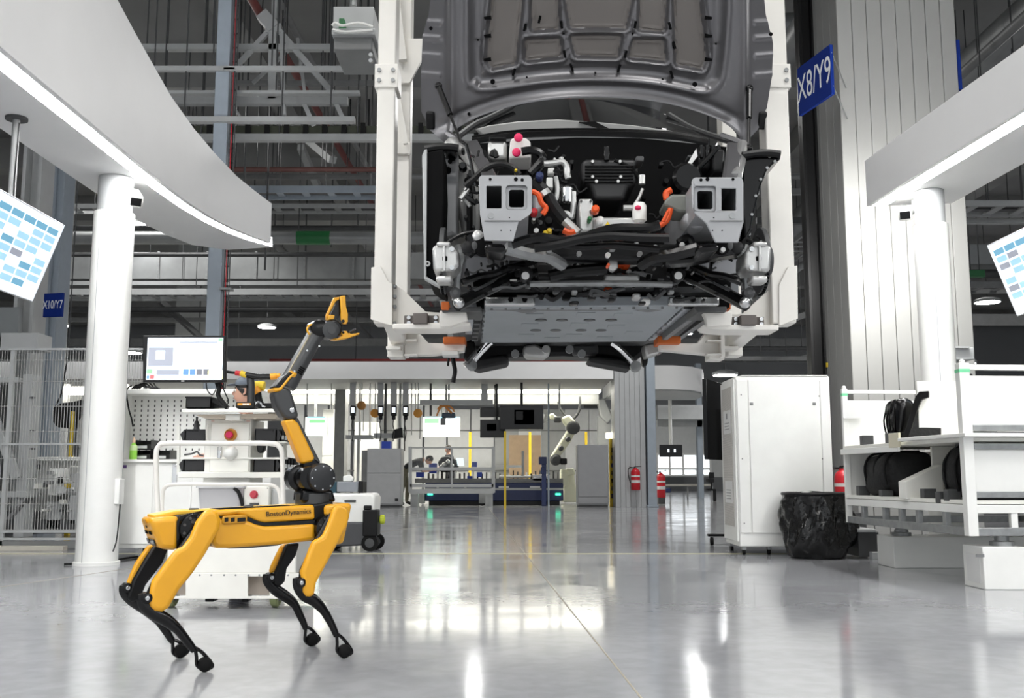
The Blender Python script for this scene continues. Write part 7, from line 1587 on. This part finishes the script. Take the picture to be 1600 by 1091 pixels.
run('service_strut', 'broad light strut under the truss left of the carrier', 'strut', 158, 15, 195, 534, lg, h_=.13)
run('service_strut', 'thin light strut below the truss', 'strut', 188, 14, 230, 546, lg, h_=.08)
br_ = run('bus_rail', 'dark bus rail with black clamps crossing behind the slender post', 'rail', 204, 15.5, 235, 760, M('bus_green', (62, 66, 52), .5, var=.06), h_=.11)
for i in range(16): x = X_(250 + i * 31, 15.42); z = P(0, 204, 15.5).z; MB().box(x - .04, x + .04, 15.38, 15.44, z - .1, z + .09).build('clamp', blk, br_)
run('service_strut', 'white rail right under the dark bus rail', 'strut', 216, 15.4, 235, 740, lg, h_=.11)
run('service_strut', 'mid-grey strut below the bus rail', 'strut', 130, 17, 330, 585, midg, h_=.06)
run('service_pipe', 'red-brown sprinkler pipe crossing behind the slender post', 'pipe', 265, 19, 320, 600, M('pipe_brown', (122, 84, 78), .5, var=.1), 'pipe', .05)
run('service_pipe', 'grey pipe just below the red-brown sprinkler pipe', 'pipe', 276, 19.5, 330, 1300, midg, 'pipe', .06, rods=8)
run('cable_ladder', 'pale blue-grey cable ladder crossing behind the slender post', 'cable tray', 296, 19, 320, 610, bluegrey, 'tray', .14, .5)
run('cable_ladder', 'cable ladder crossing at the height of the canopy tip', 'cable tray', 322, 22, 80, 600, lg, 'tray', .1, .5)
dr_ = run('round_duct', 'bright round duct with a green band left of the carrier', 'duct', 372, 22, 60, 700, ductm, 'pipe', .15)
a_, b_ = X_(458, 22), X_(511, 22); z = P(0, 372, 22).z; MB().cyl((a_, 22, z), (b_, 22, z), .158, n=20).build('green_band', green, dr_)
run('service_pipe', 'dark pipe above the round duct', 'pipe', 357, 22.5, 90, 620, dkg, 'pipe', .07)
run('service_pipe', 'dark pipe between the round duct and the big rectangular duct', 'pipe', 398, 24, 60, 640, dkg, 'pipe', .06)
bd = run('rectangular_duct', 'large grey rectangular duct crossing left of the carrier', 'duct', 420, 26, -60, 700, ductm, 'bar', .7, .8)
for i in range(9): x = X_(20 + i * 76, 26); z = P(0, 420, 26).z; MB().box(x - .03, x + .03, 25.56, 25.6, z - .37, z + .37).build('flange', galv, bd)
run('service_strut', 'bright strut right under the large rectangular duct', 'strut', 443, 25.5, 60, 640, lg, h_=.1)
run('cable_ladder', 'wide perforated cable tray under the large rectangular duct', 'cable tray', 456, 25, 60, 700, lg, 'tray', .16, .9)
run('service_pipe', 'dark conduit above the far canopy, left of the carrier', 'pipe', 484, 30, 90, 700, dkg, 'pipe', .09)
run('service_strut', 'grey strut above the far canopy behind the gripper', 'strut', 500, 33, 60, 720, midg, h_=.14)
run('service_strut', 'pale beam low above the far canopy', 'strut', 535, 40, 60, 1300, midg, h_=.3, rods=6)
run('service_pipe', 'thin red pipe running along the top of the far canopy', 'pipe', 563, 28.6, 420, 960, M('pipe_red', (150, 60, 56), .5, var=.15), 'pipe', .04, rods=2)
run('service_pipe', 'dark pipe crossing right of the carrier, above the far hall', 'pipe', 545, 32, 1130, 1330, dkg, 'pipe', .08)
run('cable_ladder', 'cable ladder crossing right of the carrier', 'cable tray', 560, 30, 1130, 1290, midg, 'tray', .12, .6)
run('service_strut', 'pale strut right of the carrier post', 'strut', 300, 20, 1195, 1290, midg, h_=.12, rods=2)
run('round_duct', 'silver duct stub at the top beside the right carrier post', 'duct', 40, 19, 1180, 1330, ductm, 'pipe', .25, rods=2)
run('service_strut', 'dark strut beside the right carrier post', 'strut', 345, 22, 1190, 1300, dkg, h_=.14, rods=2)
run('cable_ladder', 'cable ladder behind the right canopy column, uppermost', 'cable tray', 318, 16, 1480, 1700, lg, 'tray', .1, .7)
run('service_strut', 'light strut behind the right canopy column', 'strut', 346, 17, 1475, 1700, lg, h_=.08)
run('rectangular_duct', 'grey duct behind the right canopy column', 'duct', 402, 22, 1470, 1800, ductm, 'bar', .45, .6)
run('service_pipe', 'dark pipe under the duct behind the right canopy column', 'pipe', 428, 22, 1470, 1800, dkg, 'pipe', .1)
run('cable_ladder', 'lower cable ladder behind the right canopy column', 'cable tray', 445, 22, 1470, 1800, midg, 'tray', .14, .7)
run('service_strut', 'low grey beam behind the shelf rack', 'strut', 500, 30, 1470, 1900, midg, h_=.35)
gb = run('green_sign_box', 'small green sign box hanging behind the right canopy column', 'sign', 428, 20, 1520, 1548, green, 'bar', .14, .1, rods=2)
# lengthwise runs and trusses
t = thing('roof_truss', 'light steel truss of posts and diagonals hanging left of the carrier', 'truss', P(440, 100, 15))
def tb(x0_, y0_, x1_, y1_, w_=.07, Y0=15, Y1=15): MB().bar(P(x0_, y0_, Y0), P(x1_, y1_, Y1), w_).build('truss_bar', lg, t)
tb(427, 44, 426, 156, .12); tb(424, 44, 366, 108); tb(436, 48, 530, 158, .09); tb(440, 50, 444, 180, .06); tb(416, 46, 440, 46, .14); tb(470, 150, 490, 196, .07); tb(520, 150, 536, 186); tb(366, 108, 330, 150, .04); tb(360, 160, 375, 182, .04); tb(410, 24, 430, 46, .2); tb(395, 130, 460, 70, .05, 16, 16); tb(465, 60, 478, 160, .05, 16, 16)
q = P(428, 44, 15); MB().cyl(q, (q.x, q.y, 10.6), .05).build('hanger_rod', lg, t)
for k, (xa, xb, z_, m_, r_, lb) in enumerate(((-4.2, -3.2, 8.2, M('pipe_dull_red', (120, 62, 58), .5, var=.12), .07, 'dull red lengthwise pipe in the roof left of the carrier'), (-3.9, -2.9, 8.4, midg, .06, 'grey lengthwise pipe beside the dull red pipe'), (1.2, 1.2, 8.9, bpy.data.materials['pipe_dull_red'], .07, 'red lengthwise pipe above the open bonnet'), (4.9, 4.9, 8.3, ductm, .22, 'silver lengthwise duct in the roof right of the carrier'), (9.0, 9.0, 8.75, ductm, .36, 'silver lengthwise duct at the top right over the canopy'), (8.1, 8.1, 8.0, midg, .09, 'grey lengthwise pipe at the top right over the canopy'), (10.4, 10.4, 8.3, lg, .12, 'pale lengthwise pipe at the far top right'), (-8, -8, 8.6, midg, .12, 'grey lengthwise pipe high behind the curved canopy'))):
    t = thing('roof_pipe', lb, 'pipe', (xa, 30, z_)); MB().cyl((xa, 8, z_), (xb, 58, z_), r_, n=14).build('run', m_, t)
    for y in (14, 24, 34, 44): rod(xa + (xb - xa) * (y - 8) / 50, y, z_, t)
t = thing('cable_ladder', 'slanting lengthwise cable ladder above the right canopy', 'cable tray', (7, 16, 6.6)); m = MB().bar((7, 9, 6.6), (7, 40, 6.6), .05, .12).bar((7.6, 9, 6.6), (7.6, 40, 6.6), .05, .12)
for i in range(60): m.bar((7, 9.2 + i * .5, 6.58), (7.6, 9.2 + i * .5, 6.58), .1, .03)
m.build('ladder', galv, t); 
for y in (12, 18, 24): rod(7.3, y, 6.6, t); 
for (x, y, Yd) in ((540, 200, 16), (512, 250, 18), (470, 375, 22), (100, 360, 24)):
    pass
rods_ = []
for k in range(26):                                 # slim hanging rods and conduits between the runs
    x = rn.uniform(90, 580) if k < 18 else rn.uniform(1490, 1600); Y = rn.uniform(18, 30); z0_ = P(0, rn.uniform(250, 470), Y).z
    if k < 10: rods_.append((x, Y, z0_))
for k, (x, Y, z0_) in enumerate(sorted(rods_)):
    solo('hanger_rod', MB().cyl((X_(x, Y), Y, z0_), (X_(x, Y), Y, 10.6), .02, n=6), dkg, 'slim dark roof rod, %s from the left among ten dropping behind the canopy and post' % ('first', 'second', 'third', 'fourth', 'fifth', 'sixth', 'seventh', 'eighth', 'ninth', 'tenth')[k], 'rod', group='roof hanger rods')
for x0_, y0_, x1_, y1_, Y, lb in ((520, 250, 460, 200, 21, 'pale slanting roof brace left of the carrier, lower'), (470, 230, 496, 290, 23, 'pale slanting roof brace beside the carrier post'), (250, 470, 360, 570, 30, 'grey slanting brace above the monitor'), (1120, 540, 1320, 470, 26, 'grey slanting brace right of the carrier arms')):
    solo('roof_brace', MB().bar(P(x0_, y0_, Y), P(x1_, y1_, Y + 2), .16), lg if y0_ < 300 else midg, lb, 'brace')
q = P(110, 20, 13)
t = thing('roof_frame', 'hanging light steel frame at the top left behind the curved canopy', 'frame', q); m = MB(); 
m.bar(P(60, 38, 13), P(160, 38, 13), .1).bar(P(160, 38, 13), P(178, 10, 13), .1).bar(P(80, 28, 13.5), P(150, 28, 13.5), .06); m.build('frame', lg, t); q = P(150, 38, 13); rod(q.x, 13, q.z, t)
# far clad columns in the roof space
for k, (x0_, x1_, Y, lb) in enumerate(((270, 338, 36, 'wide pale column beyond the monitor'), (524, 540, 29.5, 'grey steel post of the far canopy behind the robot gripper arm'))):
    a, b = X_(x0_, Y), X_(x1_, Y); t = thing('far_column', lb, 'column', ((a + b) / 2, Y, 0)); MB().box(a, b, Y, Y + .6, 0, 10.6 if k == 0 else 3.6).build('shaft', M('far_column_grey', (168, 170, 170), .6, var=.04) if k == 0 else midg, t)
    if k == 0: MB().box(a + (b - a) * .55, a + (b - a) * .58, Y - .03, Y, 0, 10.6).build('groove', midg, t)
# high-bay lamps
def lamp(x, y, z, r_, lb):
    t = thing('high_bay_lamp', lb, 'lamp', (x, y, z)); MB().lathe([(r_, .03), (r_, .12), (r_ * .5, .2), (.05, .22)], (x, y, z), 24).build('housing', grey, t); MB().lathe([(r_ * .92, .02), (r_ * .92, .04)], (x, y, z), 24).build('lit_disc', lamp_m, t); MB().cyl((x, y, z + .2), (x, y, 10.6), .012, n=6).build('hanger_rod', dkg, t)
for px, py, z, lb in ((208, 352, 7.2, 'round high-bay lamp seen just under the curved canopy'), (93, 510, 7.2, 'small round lamp glowing left of the white column'), (417, 513, 7.2, 'small round lamp glowing beside the robot forearm'), (202, 553, 5.2, 'small round lamp glowing over the mesh fence'), (1543, 474, 7.2, 'small round lamp glowing right of the canopy column'), (1069, 523, 7.2, 'small round lamp glowing under the car beside the carrier arm'), (1133, 588, 4.2, 'small round lamp glowing at the tip of the rounded canopy'), (1269, 562, 5.2, 'small round lamp glowing beside the black riser'), (1505, 570, 4.2, 'small lamp glowing behind the shelf rack post')):
    q = PZ(px, py, z); 
    if q.y > 58 or q.y < 0: q = P(px, py, 50)
    lamp(q.x, q.y, q.z, .32 * q.y / 25 if q.y < 40 else .4, lb)
# blinds the back of the rack from the column: folded sheet unit behind the rack
t = thing('equipment_unit', 'grey wired unit behind the top of the shelf rack', 'unit', P(1505, 555, 11.2)); MB().pbox(1490, 543, 1522, 562, 11.2, .3).build('casing', grey, t, bevel=.01); MB().pbox(1488, 541, 1515, 544, 11.15, .4).build('lid', lg, t); a_ = P(1500, 562, 11.4); MB().cyl((a_.x, 11.4, 0), (a_.x, 11.4, a_.z), .04).build('stand_post', grey, t)
